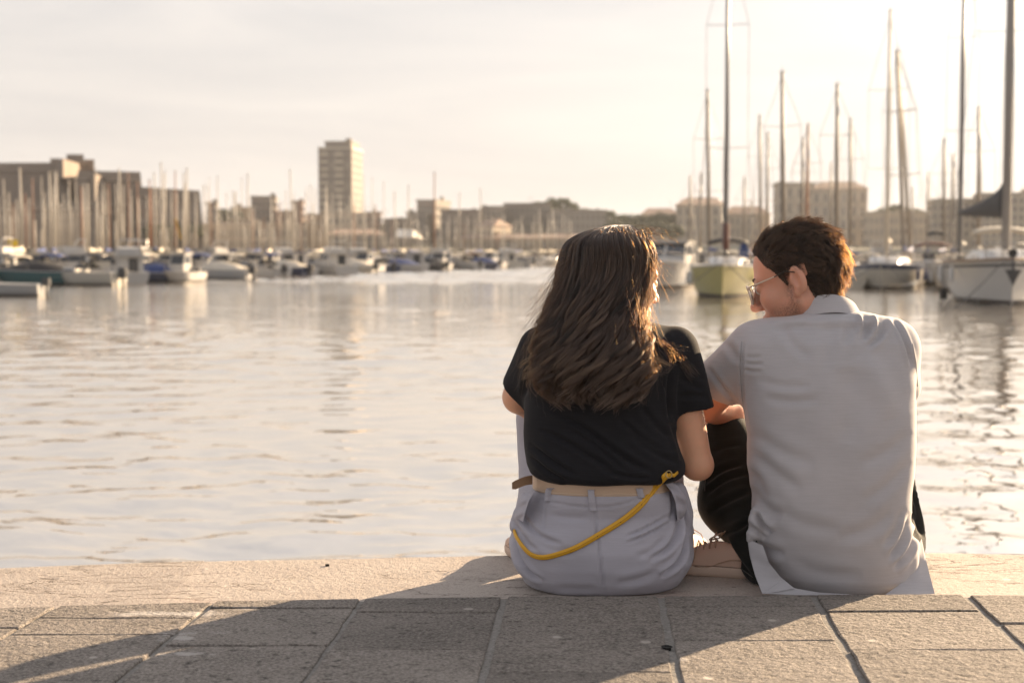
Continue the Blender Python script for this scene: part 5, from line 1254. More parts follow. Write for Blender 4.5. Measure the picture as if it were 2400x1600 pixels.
# ------------------------------------------------------------------ the woman
M_SKINW = skin_mat('skin_woman', (.60, .335, .215), (.68, .345, .225))
M_TEE = cloth_mat('black_jersey', (.017, .017, .020), .10, .25, .05, .9, 1100, crease=.10); M_TEE.node_tree.nodes['Principled BSDF'].inputs['Specular IOR Level'].default_value = .16
M_TROU = cloth_mat('grey_twill', (.40, .39, .445), .03, .22, .2, .8, 1300, crease=.10)
M_BELT = mat('belt_leather', (.50, .36, .26), .55, .08, 20, bump=.2, bscale=300, bdist=.001); M_BELTT = mat('belt_tan', (.28, .17, .10), .55, .1, 20, bump=.2, bscale=300, bdist=.001)
M_STRAP = mat('strap_yellow', (.62, .33, .015), .5, .12, 30, bump=.3, bscale=250, bdist=.001); M_METAL = mat('buckle_metal', (.45, .33, .16), .3, .05, 10, metal=.9)
M_SHOE = (mat('shoe_leather', (.56, .37, .28), .6, .08, 18, bump=.25, bscale=220, bdist=.001), mat('shoe_sole', (.60, .45, .36), .65, .06, 12), mat('shoe_seam', (.42, .27, .19), .7, .05, 10))
M_HAIRW = hair_mat('hair_dark_brown', .87, .67, .05, .27); M_HAIRB = mat('hair_base', (.012, .008, .006), .6, .2, 30)
WOM = empty('person', (.21, 3.5, LEDGE), 0, 'person with long wavy dark hair, black T-shirt and light grey trousers on the quay edge', 'person')

# --- T-shirt
yc = 3.49
f = Field((-.04, 3.28, .15), (.53, 3.72, .70), .0042)
rows_t = [row(742, 1395, 1500, 3.50, .07), row(762, 1345, 1545, 3.50, .085), row(785, 1290, 1572, 3.50, .105), row(815, 1258, 1592, 3.495, .120), row(860, 1240, 1598, 3.49, .128), row(910, 1232, 1590, 3.485, .130), row(960, 1229, 1580, 3.48, .130),
          row(1010, 1228, 1586, 3.478, .130), row(1050, 1230, 1598, 3.476, .134), row(1085, 1234, 1606, 3.474, .138), row(1105, 1242, 1606, 3.474, .138), row(1122, 1256, 1598, 3.474, .130), row(1142, 1275, 1580, 3.474, .118)]
hemz = at(1390, 1140, 3.36).z
f.add(f.column(rows_t, 2.25, zlo=hemz, zhi=at(1430, 750, 3.5).z, kcap=.022), 0)
shL, elL = at(1272, 822, 3.51), at(1217, 930, 3.59); shR, elR = at(1583, 822, 3.50), at(1634, 1088, 3.50)
slL = shL.lerp(elL, .86); slR = at(1622, 960, 3.50)
f.add(smax(f.capsule(shL, slL + (slL - shL) * .15, .062, .054), (f.X - slL.x) * (slL - shL).normalized().x + (f.Y - slL.y) * (slL - shL).normalized().y + (f.Z - slL.z) * (slL - shL).normalized().z, .006), .035)
dR = (slR - shR).normalized(); dRh = (dR + Vector((-.16, 0, 0))).normalized()
f.add(smax(f.capsule(shR, slR + dR * .05, .060, .0535), (f.X - slR.x) * dRh.x + (f.Y - slR.y) * dRh.y + (f.Z - slR.z) * dRh.z, .006), .03)
# hollow the sleeve ends and the hem a little so that the cloth has an edge
f.cut(f.capsule(slL - (slL - shL) * .25, slL + (slL - shL) * .3, .047, .048), .004)
f.cut(f.capsule(slR - dR * .03, slR + dR * .06, .046, .047), .004)
V, Q = f.mesh(2)
V = wobble(V, Q, .004, .16, 5)
TF = [([(1290, 958), (1350, 990), (1420, 1040), (1480, 1085), (1540, 1110)], 7, -.0055), ([(1265, 1005), (1330, 1035), (1400, 1080), (1440, 1105)], 6, -.0045), ([(1240, 1040), (1300, 1085), (1350, 1115)], 6, -.005),
      ([(1330, 1000), (1400, 1045), (1460, 1095)], 5, -.0035), ([(1470, 1010), (1530, 1060), (1590, 1085)], 7, -.004), ([(1450, 980), (1510, 1030), (1560, 1060)], 6, -.003), ([(1255, 940), (1300, 950), (1350, 975)], 7, -.003),
      ([(1575, 860), (1566, 920), (1572, 985)], 6, -.007), ([(1560, 780), (1580, 830), (1576, 880)], 5, -.002), ([(1590, 880), (1620, 900), (1650, 915)], 7, -.003), ([(1590, 930), (1625, 925), (1660, 930)], 6, -.003),
      ([(1228, 930), (1236, 880), (1262, 830)], 6, -.006), ([(1570, 990), (1590, 1030), (1600, 1080)], 6, -.004), ([(1245, 1070), (1290, 1110), (1330, 1128)], 5, -.004), ([(1400, 1095), (1470, 1120), (1540, 1118)], 5, -.003), ([(1500, 950), (1540, 1000), (1580, 1030)], 8, -.003)]
TF = [(p_, w_, a_ * 1.5) for p_, w_, a_ in TF]
V = folds(V, Q, TF)
tee = skin_obj('t_shirt', V, Q, M_TEE, WOM); TV, TQ = V, Q

# --- trousers: seat, thighs drawn up, shins down to the ankles
f = Field((-.05, 3.31, -.035), (.51, 4.02, .50), .0048)
rows_p = [row(1128, 1256, 1562, 3.492, .122), row(1150, 1247, 1584, 3.495, .132), row(1190, 1222, 1606, 3.5165, 0.1485), row(1230, 1206, 1617, 3.5085, 0.1565), row(1270, 1199, 1622, 3.505, 0.16), row(1310, 1203, 1616, 3.5075, 0.1575), row(1340, 1215, 1600, 3.5135, 0.1515), row(1370, 1238, 1578, 3.5265, 0.1385), row(1395, 1268, 1550, 3.545, 0.12), row(1412, 1290, 1530, 3.5575, 0.1075)]
wz = at(1390, 1150, 3.37).z
f.add(f.column(rows_p, 2.35, zlo=LEDGE + .001, zhi=wz, kcap=.008), 0)
hL, hR = at(1295, 1290, 3.56), at(1530, 1290, 3.56)
kL, kR = at(1266, 985, 3.69), at(1545, 990, 3.70); aL, aR = at(1268, 1262, 3.735), at(1568, 1258, 3.735)
f.add(f.capsule(hL, kL, .084, .056), .05); f.add(f.capsule(hR, kR, .084, .056), .05)
f.add(f.capsule(kL, aL, .056, .048), .03); f.add(f.capsule(kR, aR, .056, .048), .03)
# cloth bunched at the hip creases
f.add(f.capsule(at(1588, 1150, 3.47), at(1600, 1205, 3.48), .020, .026), .02); f.add(f.capsule(at(1232, 1165, 3.47), at(1216, 1225, 3.48), .016, .02), .02)
V, Q = f.mesh(2)
PF = [([(1392, 1190), (1398, 1240), (1408, 1320), (1415, 1392)], 3.2, -.0045), ([(1250, 1166), (1290, 1176), (1340, 1185), (1392, 1190), (1450, 1184), (1500, 1168), (1545, 1150)], 2.6, -.003),
      ([(1212, 1185), (1240, 1235), (1275, 1262), (1320, 1275)], 6, -.006), ([(1203, 1240), (1214, 1300), (1238, 1340), (1270, 1362)], 5, -.011), ([(1200, 1215), (1230, 1270), (1262, 1290)], 6, -.005), ([(1196, 1285), (1205, 1330), (1225, 1360)], 4, -.007),
      ([(1588, 1190), (1592, 1240), (1570, 1285), (1520, 1312)], 6, -.009), ([(1608, 1205), (1611, 1270), (1590, 1320), (1548, 1352)], 5, -.011), ([(1600, 1170), (1606, 1230), (1600, 1280)], 4, -.008), ([(1560, 1255), (1535, 1290), (1490, 1305)], 7, -.003), ([(1620, 1250), (1616, 1305), (1598, 1340)], 4, -.007), ([(1575, 1150), (1580, 1190), (1570, 1220)], 5, -.005),
      ([(1463, 1258), (1515, 1236), (1568, 1206)], 2.8, -.0055), ([(1466, 1266), (1518, 1245), (1572, 1214)], 2.4, .0045), ([(1468, 1272), (1520, 1252), (1574, 1221)], 2.4, -.005),
      ([(1278, 1180), (1276, 1215), (1275, 1252)], 2.2, -.0016), ([(1516, 1175), (1519, 1205), (1522, 1228)], 2.2, -.0016), ([(1285, 1205), (1330, 1213), (1380, 1212)], 7, -.002), ([(1240, 1250), (1290, 1285), (1350, 1295)], 9, -.003), ([(1440, 1370), (1500, 1358), (1545, 1335)], 9, -.003), ([(1300, 1375), (1350, 1380), (1400, 1378)], 8, -.002)]
PF = [(p_, w_, a_ * (1.35 if w_ > 3.5 else 1.1)) for p_, w_, a_ in PF]
V = wobble(V, Q, .004, .14, 9); V = folds(V, Q, PF)
trousers = skin_obj('trousers', V, Q, M_TROU, WOM)
bvh_t = BVHTree.FromPolygons([tuple(v) for v in V], [tuple(int(i) for i in q) for q in Q])
def on_surface(bvh, X, Y, off=.003, fallback=3.5):
    r = ray(X, Y).normalized(); hit, nrm, idx_, dist = bvh.ray_cast(Vector((0, 0, CAM_H)), r, 10)
    if hit is None:
        p = at(X, Y, fallback); near = bvh.find_nearest(p)
        return p, Vector((0, -1, 0))
    if nrm.dot(r) > 0: nrm = -nrm
    return hit + nrm * off, nrm

# --- belt, loops
def ell(cx, cy, a, b, z, th, n=2.35): 
    c, s_ = math.cos(th), math.sin(th); return Vector((cx + a * math.copysign(abs(c) ** (2 / n), c), cy + b * math.copysign(abs(s_) ** (2 / n), s_), z))
rb = row(1140, 1252, 1574, 3.494, .126); cx_, cy_ = rb[1], rb[2]
bz0 = wz - .012; bh = .034; mb = MB(); rings = []
for th in np.linspace(0, 2 * math.pi, 65)[:-1]:
    o_ = ell(cx_, cy_, rb[3] + .004, rb[4] + .005, bz0, th); i_ = ell(cx_, cy_, rb[3] - .001, rb[4], bz0, th)
    rings.append([o_, o_ + Vector((0, 0, bh)), i_ + Vector((0, 0, bh)), i_])
rings.append(rings[0]); mb.loft(rings, cap=False); mb.v = local(mb.v, WOM); belt = mb.build('belt', M_BELT, WOM, R(35))
for dz in (.004, .030):                  # stitching
    mb = MB(); mb.tube([ell(cx_, cy_, rb[3] + .0048, rb[4] + .0058, bz0 + dz, th) for th in np.linspace(math.pi * 1.02, math.pi * 1.98, 40)], .0007, 4); mb.v = local(mb.v, WOM); mb.build('stitching', mat('stitch', (.66, .55, .44), .8), belt)
mb = MB(); p0, p1 = at(1248, 1124, 3.44), at(1200, 1136, 3.40); w_ = Vector((0, 0, .011)); pts = []
for t in np.linspace(0, 1, 7):
    q = p0.lerp(p1, t) + Vector((0, 0, .002 * math.sin(t * 5))); hh = .0108 * (1 if t < .9 else .72); pts.append([q + Vector((0, -.0016, hh)), q + Vector((0, -.0016, -hh)), q + Vector((0, .0016, -hh)), q + Vector((0, .0016, hh))])
mb.loft(pts); mb.v = local(mb.v, WOM); mb.build('belt_end', M_BELTT, belt)
for Xa, Ya, Xb, Yb in ((1290, 1126, 1285, 1172), (1383, 1139, 1391, 1195), (1489, 1122, 1502, 1164)):
    mb = MB(); rr = []
    for t in np.linspace(0, 1, 7):
        p, n_ = on_surface(bvh_t, lerp(Xa, Xb, t), lerp(Ya, Yb, t), .0035)
        thq = math.pi * 1.5; 
        if p.z > bz0 - .004:
            # over the belt: ride on its outer face
            dx = (p.x - cx_) / (rb[3] + .007); dx = max(-1, min(1, dx)); yb = cy_ - (rb[4] + .0085) * (1 - abs(dx) ** 2.35) ** (1 / 2.35); p = Vector((p.x, yb, p.z))
        hw_ = .0075; p = p + Vector((0, -.0025, 0)); rr.append([p + Vector((-hw_, .001, 0)), p + Vector((0, -.0008, 0)), p + Vector((hw_, .001, 0)), p + Vector((hw_, .006, 0)), p + Vector((-hw_, .006, 0))])
    mb.loft(rr); mb.v = local(mb.v, WOM); mb.build('belt_loop', M_TROU, trousers)

# side pockets that gape where the seat is stretched
sheet('pocket_edge', [(1566, 1122), (1592, 1140), (1610, 1168), (1611, 1192), (1598, 1218)], [(1560, 1135), (1574, 1152), (1583, 1175), (1586, 1196), (1588, 1222)], [3.43, 3.425, 3.435, 3.44, 3.44], [3.395, 3.388, 3.39, 3.39, 3.395], M_TROU, trousers, th=.003, rip=-.010)
sheet('pocket_edge', [(1246, 1142), (1222, 1162), (1208, 1192), (1206, 1214)], [(1252, 1152), (1240, 1172), (1232, 1196), (1226, 1222)], [3.44, 3.44, 3.45, 3.45], [3.40, 3.39, 3.39, 3.395], M_TROU, trousers, th=.003, rip=-.008)
# --- arms, neck, head: one continuous skin
hdir = Vector((math.sin(R(63)), math.cos(R(63)), -.16)); horg = at(1449, 655, 3.515)
hf = head_field(.0028, False); HV, HQ = hf.mesh(1); Hw, HM = place(HV, horg, hdir, (0, 0, 1), .97)
f = Field((-.10, 3.38, .05), (.56, 4.0, .62), .0052)
neck0 = horg + Vector((-.02, -.03, -.16))
f.add(f.capsule(neck0, at(1430, 800, 3.50), .05, .07), 0); f.add(f.column(rows_t, 2.25, zlo=hemz + .02, kcap=.02, shrink=.012), .02)
wL, wR = at(1330, 1000, 3.80), at(1490, 1005, 3.80)
f.add(f.capsule(shL, elL, .047, .041), .02); f.add(f.capsule(elL, elL.lerp(wL, .35), .041, .039), .012); f.add(f.capsule(elL.lerp(wL, .35), wL, .039, .026), .015)
f.add(f.capsule(shR, elR, .044, .0375), .02); f.add(f.ellipsoid(tuple(elR + Vector((.004, .004, -.004))), (.036, .036, .034)), .012); f.add(f.capsule(elR, elR.lerp(wR, .35), .0365, .037), .012); f.add(f.capsule(elR.lerp(wR, .35), wR, .037, .025), .015)
hand(f, wL, (.75, .35, -.1), (0, -.4, -1), .45, -1); hand(f, wR, (-.75, .35, -.1), (0, -.4, -1), .45, 1)
BV, BQ = f.mesh(2)
body = skin_obj('body', np.concatenate([Hw, BV]), np.concatenate([HQ, BQ + len(Hw)]), M_SKINW, WOM)
def eyes(org, M_, sc, parent, lid):
    for s_ in (-1, 1):
        c = np.array([s_ * .033, .0845, .001]) * sc @ M_ + np.array(org); mb = MB(); rings = []
        for j in range(9):
            a = math.pi * j / 8
            rings.append([Vector(c) + Vector(tuple(np.array([math.sin(a) * math.cos(b_), math.cos(a), math.sin(a) * math.sin(b_)]) * .0122 * sc @ M_)) for b_ in [2 * math.pi * i / 14 for i in range(14)]])
        mb.loft(rings); mb.v = local(mb.v, parent); e = mb.build('eye', mat('eye_white', (.62, .58, .55), .15), parent, True)
        mb = MB(); rings = []
        for a in (0.02, .2, .42): rings.append([Vector(c) + Vector(tuple(np.array([math.sin(a) * math.cos(b_), math.cos(a), math.sin(a) * math.sin(b_)]) * .0126 * sc @ M_)) for b_ in [2 * math.pi * i / 14 for i in range(14)]])
        mb.loft(rings); mb.v = local(mb.v, parent); mb.build('iris', mat('iris_brown', (.05, .025, .012), .1), e, True)
        mb = MB(); mb.tube([tuple(np.array([s_ * (.014 + .036 * t), .0975 - .016 * t * t, .022 + .007 * math.sin(t * 2.6)]) * sc @ M_ + np.array(org)) for t in np.linspace(0, 1, 8)], [.002, .0033, .0035, .0034, .003, .0026, .002, .001], 6, flat=.6)
        mb.v = local(mb.v, parent); mb.build('eyebrow', mat('brow_dark', (.03, .018, .012), .8), parent, True)
eyes(horg, HM, .97, WOM, None)
for s_, a_ in ((0, aL), (1, aR)):
    mb = MB(); mb.tube([a_ + Vector((0, 0, .03)), a_ + Vector((0, .005, -.05))], [.036, .034], 10); mb.v = local(mb.v, WOM); mb.build('sock', mat('sock_white', (.6, .58, .55), .9), WOM, True)
for s_, hx, dx in ((0, 1262, -.25), (1, 1592, .30)):
    e = empty('shoe', tuple(Vector((0, 0, 0)))); e.parent = WOM; p = at(hx, 1290, 3.69); p.z = LEDGE + .001
    e.location = p - WOM.location
    shoe(None, p, (dx, 1, 0), .235, e, None, M_SHOE, True, False)

# --- hair: dark locks that fall over the back, loosening into waves
def env(z):
    """outline of the hair at height z: left, right (world x), centre depth, bulge towards the camera"""
    Ys = np.array([522, 530, 545, 565, 600, 640, 680, 720, 760, 800, 850, 890, 925, 950]); 
    Lx = np.array([1400, 1378, 1356, 1341, 1325, 1313, 1304, 1291, 1277, 1269, 1264, 1266, 1280, 1296]); Rx = np.array([1466, 1486, 1506, 1521, 1533, 1531, 1518, 1504, 1501, 1502, 1502, 1500, 1490, 1470])
    zz = np.array([at(1400, y_, 3.46).z for y_ in Ys]); l_ = np.array([at(x_, y_, 3.46).x for x_, y_ in zip(Lx, Ys)]); r_ = np.array([at(x_, y_, 3.46).x for x_, y_ in zip(Rx, Ys)])
    o_ = np.argsort(zz); return np.interp(z, zz[o_], l_[o_]), np.interp(z, zz[o_], r_[o_])
ztop, zend = at(1440, 524, 3.47).z, at(1400, 948, 3.37).z
_zt = np.array(sorted(rows_t))
def shirt_y(x, z):
    q = [np.interp(z, _zt[:, 0], _zt[:, i]) for i in (1, 2, 3, 4)]
    d = np.clip(np.abs(x - q[0]) / q[2], 0, .98); return q[1] - q[3] * (1 - d ** 2.25) ** (1 / 2.25)
def hair_path(al, rr, zfrac_end, K=34):
    """al: angle about the head (0 = straight to the camera, +-pi/2 the sides), rr: 0..1 depth in the hair; returns K points"""
    t = np.linspace(0, 1, K)[None, :]; al = al[:, None]; rr = rr[:, None]
    ze = zend * zfrac_end[:, None] + ztop * (1 - zfrac_end[:, None])
    # the strand leaves the parting, runs over the crown, then hangs
    s_ = t ** 1.0; z = ztop - (ztop - ze) * np.where(s_ < .12, s_ ** 2 / .12 * .75 * .42, 0) 
    u = np.clip(s_ / .14, 0, 1); over = np.sin(u * math.pi / 2)
    z = ztop - .004 - (1 - rr) * .012 - (1 - np.cos(u * math.pi / 2)) * .055 - np.clip((s_ - .14) / .86, 0, 1) * (ztop - .059 - ze)
    l_, r_ = env(z); cx = (l_ + r_) / 2; hw_ = (r_ - l_) / 2 * (.70 + .30 * rr)
    px = horg.x + .012; 
    x = px * (1 - over) + (cx + hw_ * np.sin(al)) * over
    hd = np.interp(z, [zend, zend + .12, .50, .60, ztop - .05, ztop], [.060, .072, .085, .098, .110, .085]); y0 = np.interp(z, [zend, .45, .60, ztop], [3.405, 3.420, 3.490, 3.515])
    y = (horg.y + .03) * (1 - over) + (y0 - hd * (.62 + .38 * rr) * np.cos(al)) * over
    tgt = shirt_y(x, np.minimum(z, .545)) - .004 - .036 * rr; wq = np.clip((.70 - z) / .20, 0, 1); wq = wq * wq * (3 - 2 * wq)
    y = y + (np.minimum(y, tgt) - y) * wq
    return np.stack([x, y, z], 2)
K = 44; r_ = np.random.default_rng(21); t = np.linspace(0, 1, K)
def locks(nl, per, lo, hi, amp, width, tone0, tone_s, spread, end):
    al_l = np.sort(r_.uniform(-1.75, 1.55, nl)); rr_l = r_.uniform(lo, hi, nl); ze_l = np.clip(r_.normal(end, .062, nl) - .03 * np.abs(al_l / 1.7) ** 2.5, .68, 1.035)
    LP = hair_path(al_l, rr_l, ze_l, K); grow = np.clip((t - .20) / .62, 0, 1) ** 1.15
    # neighbours wave together, each lock with its own length of wave
    ph = 1.2 * np.sin(al_l * 2.1 + .6) + r_.normal(0, 1.25, nl); wl = r_.uniform(.095, .140, nl); am = r_.uniform(.65, 1.35, nl) * amp
    arc = ztop - LP[:, :, 2]; ang = ph[:, None] + 2 * math.pi * arc / wl[:, None]
    LP[:, :, 0] += np.sin(ang) * am[:, None] * grow; LP[:, :, 1] += (np.cos(ang) - .6) * am[:, None] * .75 * grow
    tipd = r_.normal(0, .020, nl); tq = np.clip((t - .80) / .20, 0, 1) ** 2
    LP[:, :, 0] += tipd[:, None] * tq; LP[:, :, 2] += np.abs(tipd)[:, None] * tq * .45
    off = r_.normal(size=(nl, per, 2)); off /= np.maximum(np.linalg.norm(off, axis=2, keepdims=True), 1)
    wid = np.interp(t, [0, .12, .35, .75, 1], [.020, .014, width, width * .85, width * .45]) ; out, tn = [], []
    tl = tone0 + r_.normal(0, tone_s, nl)
    for k in range(per):
        Sx = LP.copy(); tw = ang * .4 + k * 0
        ox = off[:, k, 0:1] * np.cos(tw) - off[:, k, 1:2] * np.sin(tw); oy = off[:, k, 0:1] * np.sin(tw) + off[:, k, 1:2] * np.cos(tw)
        Sx[:, :, 0] += ox * wid; Sx[:, :, 1] += oy * wid * .7
        Sx += np.cumsum(r_.normal(0, spread, Sx.shape), axis=1) * np.clip(t - .05, 0, 1)[None, :, None]
        out.append(Sx); tn.append(tl + r_.normal(0, .02, nl))
    return out, tn
s1, t1 = locks(130, 58, .30, .70, .010, .0090, .10, .02, .0006, .905)  # inner locks coloured darker: the shade in the gaps is put into their tone
s2, t2 = locks(86, 64, .80, 1.04, .0190, .0064, .01, .08, .0005, .925)
s3, t3 = locks(110, 20, .95, 1.15, .0225, .0036, -.11, .08, .0006, .94)  # outermost wisps coloured lighter: highlights put into their tone
n12 = sum(len(q) for q in s1 + s2)
strands = s1 + s2 + s3; tones = np.concatenate(t1 + t2 + t3)
ST = np.concatenate(strands)
# cut each strand at its own length
cutl = 1 - np.abs(r_.normal(0, .055, len(ST))); 
tt = np.linspace(0, 1, K)
idxf = (tt[None, :] * cutl[:, None]) * (K - 1); i0 = np.floor(idxf).astype(int); i1 = np.minimum(i0 + 1, K - 1); fr = (idxf - i0)[..., None]
ST = ST[np.arange(len(ST))[:, None], i0] * (1 - fr) + ST[np.arange(len(ST))[:, None], i1] * fr
# keep clear of the shirt: strands ride on the back
bvh_s = None
hair_w = None
# inner mass so that no gap shows through
ia = np.linspace(-2.6, 2.6, 40); mb = MB(); rings = []
for tz in np.linspace(0, 1, 26):
    z = ztop - .022 - tz * (ztop - .022 - (zend + .075)); l_, rt_ = env(np.array([z])); cx = (l_[0] + rt_[0]) / 2; hw_ = (rt_[0] - l_[0]) / 2 * .80
    hd = np.interp(z, [zend, zend + .12, .50, .60, ztop - .05, ztop], [.045, .052, .060, .080, .090, .060]); y0 = np.interp(z, [zend, .45, .60, ztop], [3.405, 3.420, 3.490, 3.515]); k_ = min(1, .22 + 1.35 * tz ** .5) if tz < .5 else 1 if tz < .93 else .8
    back = interp(z, [zend, .55, .60, ztop], [.012, .03, .05, .07])
    rings.append([(cx + hw_ * k_ * .94 * math.sin(a), y0 + (-hd if math.cos(a) > 0 else back) * math.cos(a) * (1 if math.cos(a) > 0 else -1) * k_, z) for a in np.linspace(-math.pi, math.pi, 33)[:-1]])
mb.loft(rings); mb.v = local(mb.v, WOM); hairw = mb.build('hair', M_HAIRB, WOM, True)
hair_obj('hair_strands', ST, np.concatenate([r_.uniform(.00028, .00048, n12), r_.uniform(.00045, .00080, len(ST) - n12)]), M_HAIRW, hairw, .4, tones)
# strands blown across the cheek and over the right shoulder, and flyaways in the sun
def curve_pts(px, K=22, jit=0.0):
    P_ = np.array([tuple(at(*q)) for q in px]); n_ = len(P_); u = np.linspace(0, n_ - 1, K); o = np.stack([np.interp(u, range(n_), P_[:, i]) for i in range(3)], 1)
    for _ in range(4): o[1:-1] = o[1:-1] * .5 + (o[:-2] + o[2:]) * .25
    return o
LK = [([(1470, 600, 3.42), (1500, 640, 3.44), (1512, 690, 3.46), (1505, 740, 3.46), (1520, 790, 3.43), (1560, 830, 3.42), (1600, 850, 3.43), (1625, 880, 3.43)], 55, .010), ([(1490, 580, 3.43), (1522, 620, 3.46), (1527, 665, 3.48), (1512, 715, 3.47), (1502, 760, 3.45), (1512, 800, 3.42)], 32, .009),
      ([(1480, 610, 3.42), (1508, 650, 3.45), (1518, 700, 3.47), (1498, 740, 3.46), (1490, 790, 3.42), (1500, 850, 3.39)], 60, .010), ([(1470, 700, 3.40), (1490, 760, 3.39), (1520, 800, 3.40), (1565, 815, 3.42), (1600, 820, 3.43)], 30, .012), ([(1460, 720, 3.39), (1478, 790, 3.37), (1500, 860, 3.37), (1530, 878, 3.37), (1565, 870, 3.38), (1578, 845, 3.39), (1565, 820, 3.40)], 16, .005),
      ([(1478, 760, 3.38), (1500, 790, 3.38), (1545, 800, 3.40), (1590, 830, 3.42), (1612, 862, 3.43)], 26, .010), ([(1450, 760, 3.37), (1470, 830, 3.36), (1500, 880, 3.36), (1495, 920, 3.355), (1462, 928, 3.355)], 50, .006), ([(1440, 760, 3.37), (1450, 830, 3.355), (1430, 890, 3.35), (1440, 930, 3.35), (1468, 945, 3.35)], 50, .006), ([(1400, 760, 3.37), (1418, 850, 3.355), (1405, 900, 3.35), (1415, 935, 3.35), (1425, 948, 3.35)], 45, .006)]
ex = []
for px, cnt, sp_ in LK:
    c = curve_pts(px, K)
    for k in range(cnt):
        q = c + r_.normal(0, sp_ * .6, 3) * np.interp(t, [0, .3, .8, 1], [1.3, 1, .7, .4])[:, None] + np.cumsum(r_.normal(0, .0012, c.shape), axis=0) * t[:, None]; ex.append(q)
for k in range(850):                     # flyaways along the outline
    a = r_.choice((-1, -1, -1, 1)) * r_.uniform(.9, 1.5) if r_.random() < .6 else r_.uniform(-1.3, 1.3); zf = r_.uniform(.2, .95)
    q = hair_path(np.array([a]), np.array([1.02]), np.array([zf]), K)[0]
    d_ = np.array([r_.normal(0, .024) + .024 * np.sign(a) * (abs(a) > .8), r_.normal(-.010, .016), r_.normal(.004, .014)]); q = q + d_ * (t ** 2)[:, None] + np.cumsum(r_.normal(0, .0016, q.shape), axis=0) * t[:, None]; ex.append(q)
for k in range(150):                     # wisps that stand off the crown
    x0 = r_.uniform(1385, 1520); p0 = np.array(at(x0, 545 + (x0 - 1450) ** 2 * .004, r_.uniform(3.42, 3.5))); dd = np.array([r_.normal(.012, .022), r_.normal(0, .02), r_.uniform(.008, .034)])
    bend = np.array([r_.normal(.02, .03), r_.normal(0, .01), -.03]); q = p0 + dd * np.sin(t * 2)[:, None] + bend * (t ** 2)[:, None]; ex.append(q)
hair_obj('loose_strands', np.array(ex), .0003, M_HAIRW, hairw)

# --- the yellow bag strap slung round her hips
sx = [(1562, 1110), (1552, 1118), (1535, 1145), (1505, 1178), (1470, 1210), (1430, 1238), (1390, 1262), (1350, 1284), (1310, 1300), (1275, 1306), (1245, 1298), (1222, 1276), (1208, 1246), (1203, 1214)]
bvh_w = BVHTree.FromPolygons([tuple(v) for v in TV], [tuple(int(i) for i in q) for q in TQ])
pts = []
for X_, Y_ in sx:
    c_ = [on_surface(b_, X_, Y_, .0058, 3.6)[0] for b_ in (bvh_t, bvh_w)]; pts.append(min(c_, key=lambda q: q.y) if X_ > 1207 else at(X_, Y_, 3.50))
pp = np.array([tuple(p) for p in pts]); u = np.linspace(0, len(pp) - 1, 60); pp = np.stack([np.interp(u, range(len(pp)), pp[:, i]) for i in range(3)], 1)
for _ in range(6): pp[1:-1] = pp[1:-1] * .5 + (pp[:-2] + pp[2:]) * .25
STP = empty('bag_strap', tuple(pp[0]), 0, 'yellow leather bag strap slung across the seat of the light grey trousers', 'bag strap')
mb = MB(); mb.tube([Vector(q) for q in pp], [lerp(.0082, .0056, i / 59) for i in range(60)], 12, flat=.42, up=Vector((0, -1, 0))); mb.v = local(mb.v, STP); mb.build('strap', M_STRAP, STP, True)
mb = MB(); mb.tube([Vector(q) + Vector((0, -.0036 + .001 * (i / 59), 0)) for i, q in enumerate(pp)][2:], .0006, 5); mb.v = local(mb.v, STP); mb.build('stitching', mat('strap_stitch', (.42, .20, .01), .7), STP, True)
for k in (8, 14, 20, 26):
    mb = MB(); q = Vector(pp[k]); mb.tube([q + Vector((0, -.0042, 0)), q + Vector((0, -.0052, 0))], .0011, 6); mb.v = local(mb.v, STP); mb.build('strap_hole', mat('hole_dark', (.05, .02, .005), .9), STP)
mb = MB(); c = Vector(pp[1]) + Vector((.004, -.004, .002)); mb.tube([c + Vector((.0075 * math.cos(a), .002 * math.sin(a), .0085 * math.sin(a))) for a in np.linspace(0, 2 * math.pi, 14)], .0014, 6); mb.v = local(mb.v, STP); mb.build('ring', M_METAL, STP, True)
mb = MB(); a0 = Vector(pp[1]) + Vector((.004, 0, 0)); mb.tube([a0, a0 + Vector((.014, .005, -.002)), a0 + Vector((.024, .02, .003))], [.005, .0045, .004], 8, flat=.5, up=Vector((0, -1, 0))); mb.v = local(mb.v, STP); mb.build('strap_end', M_STRAP, STP, True)
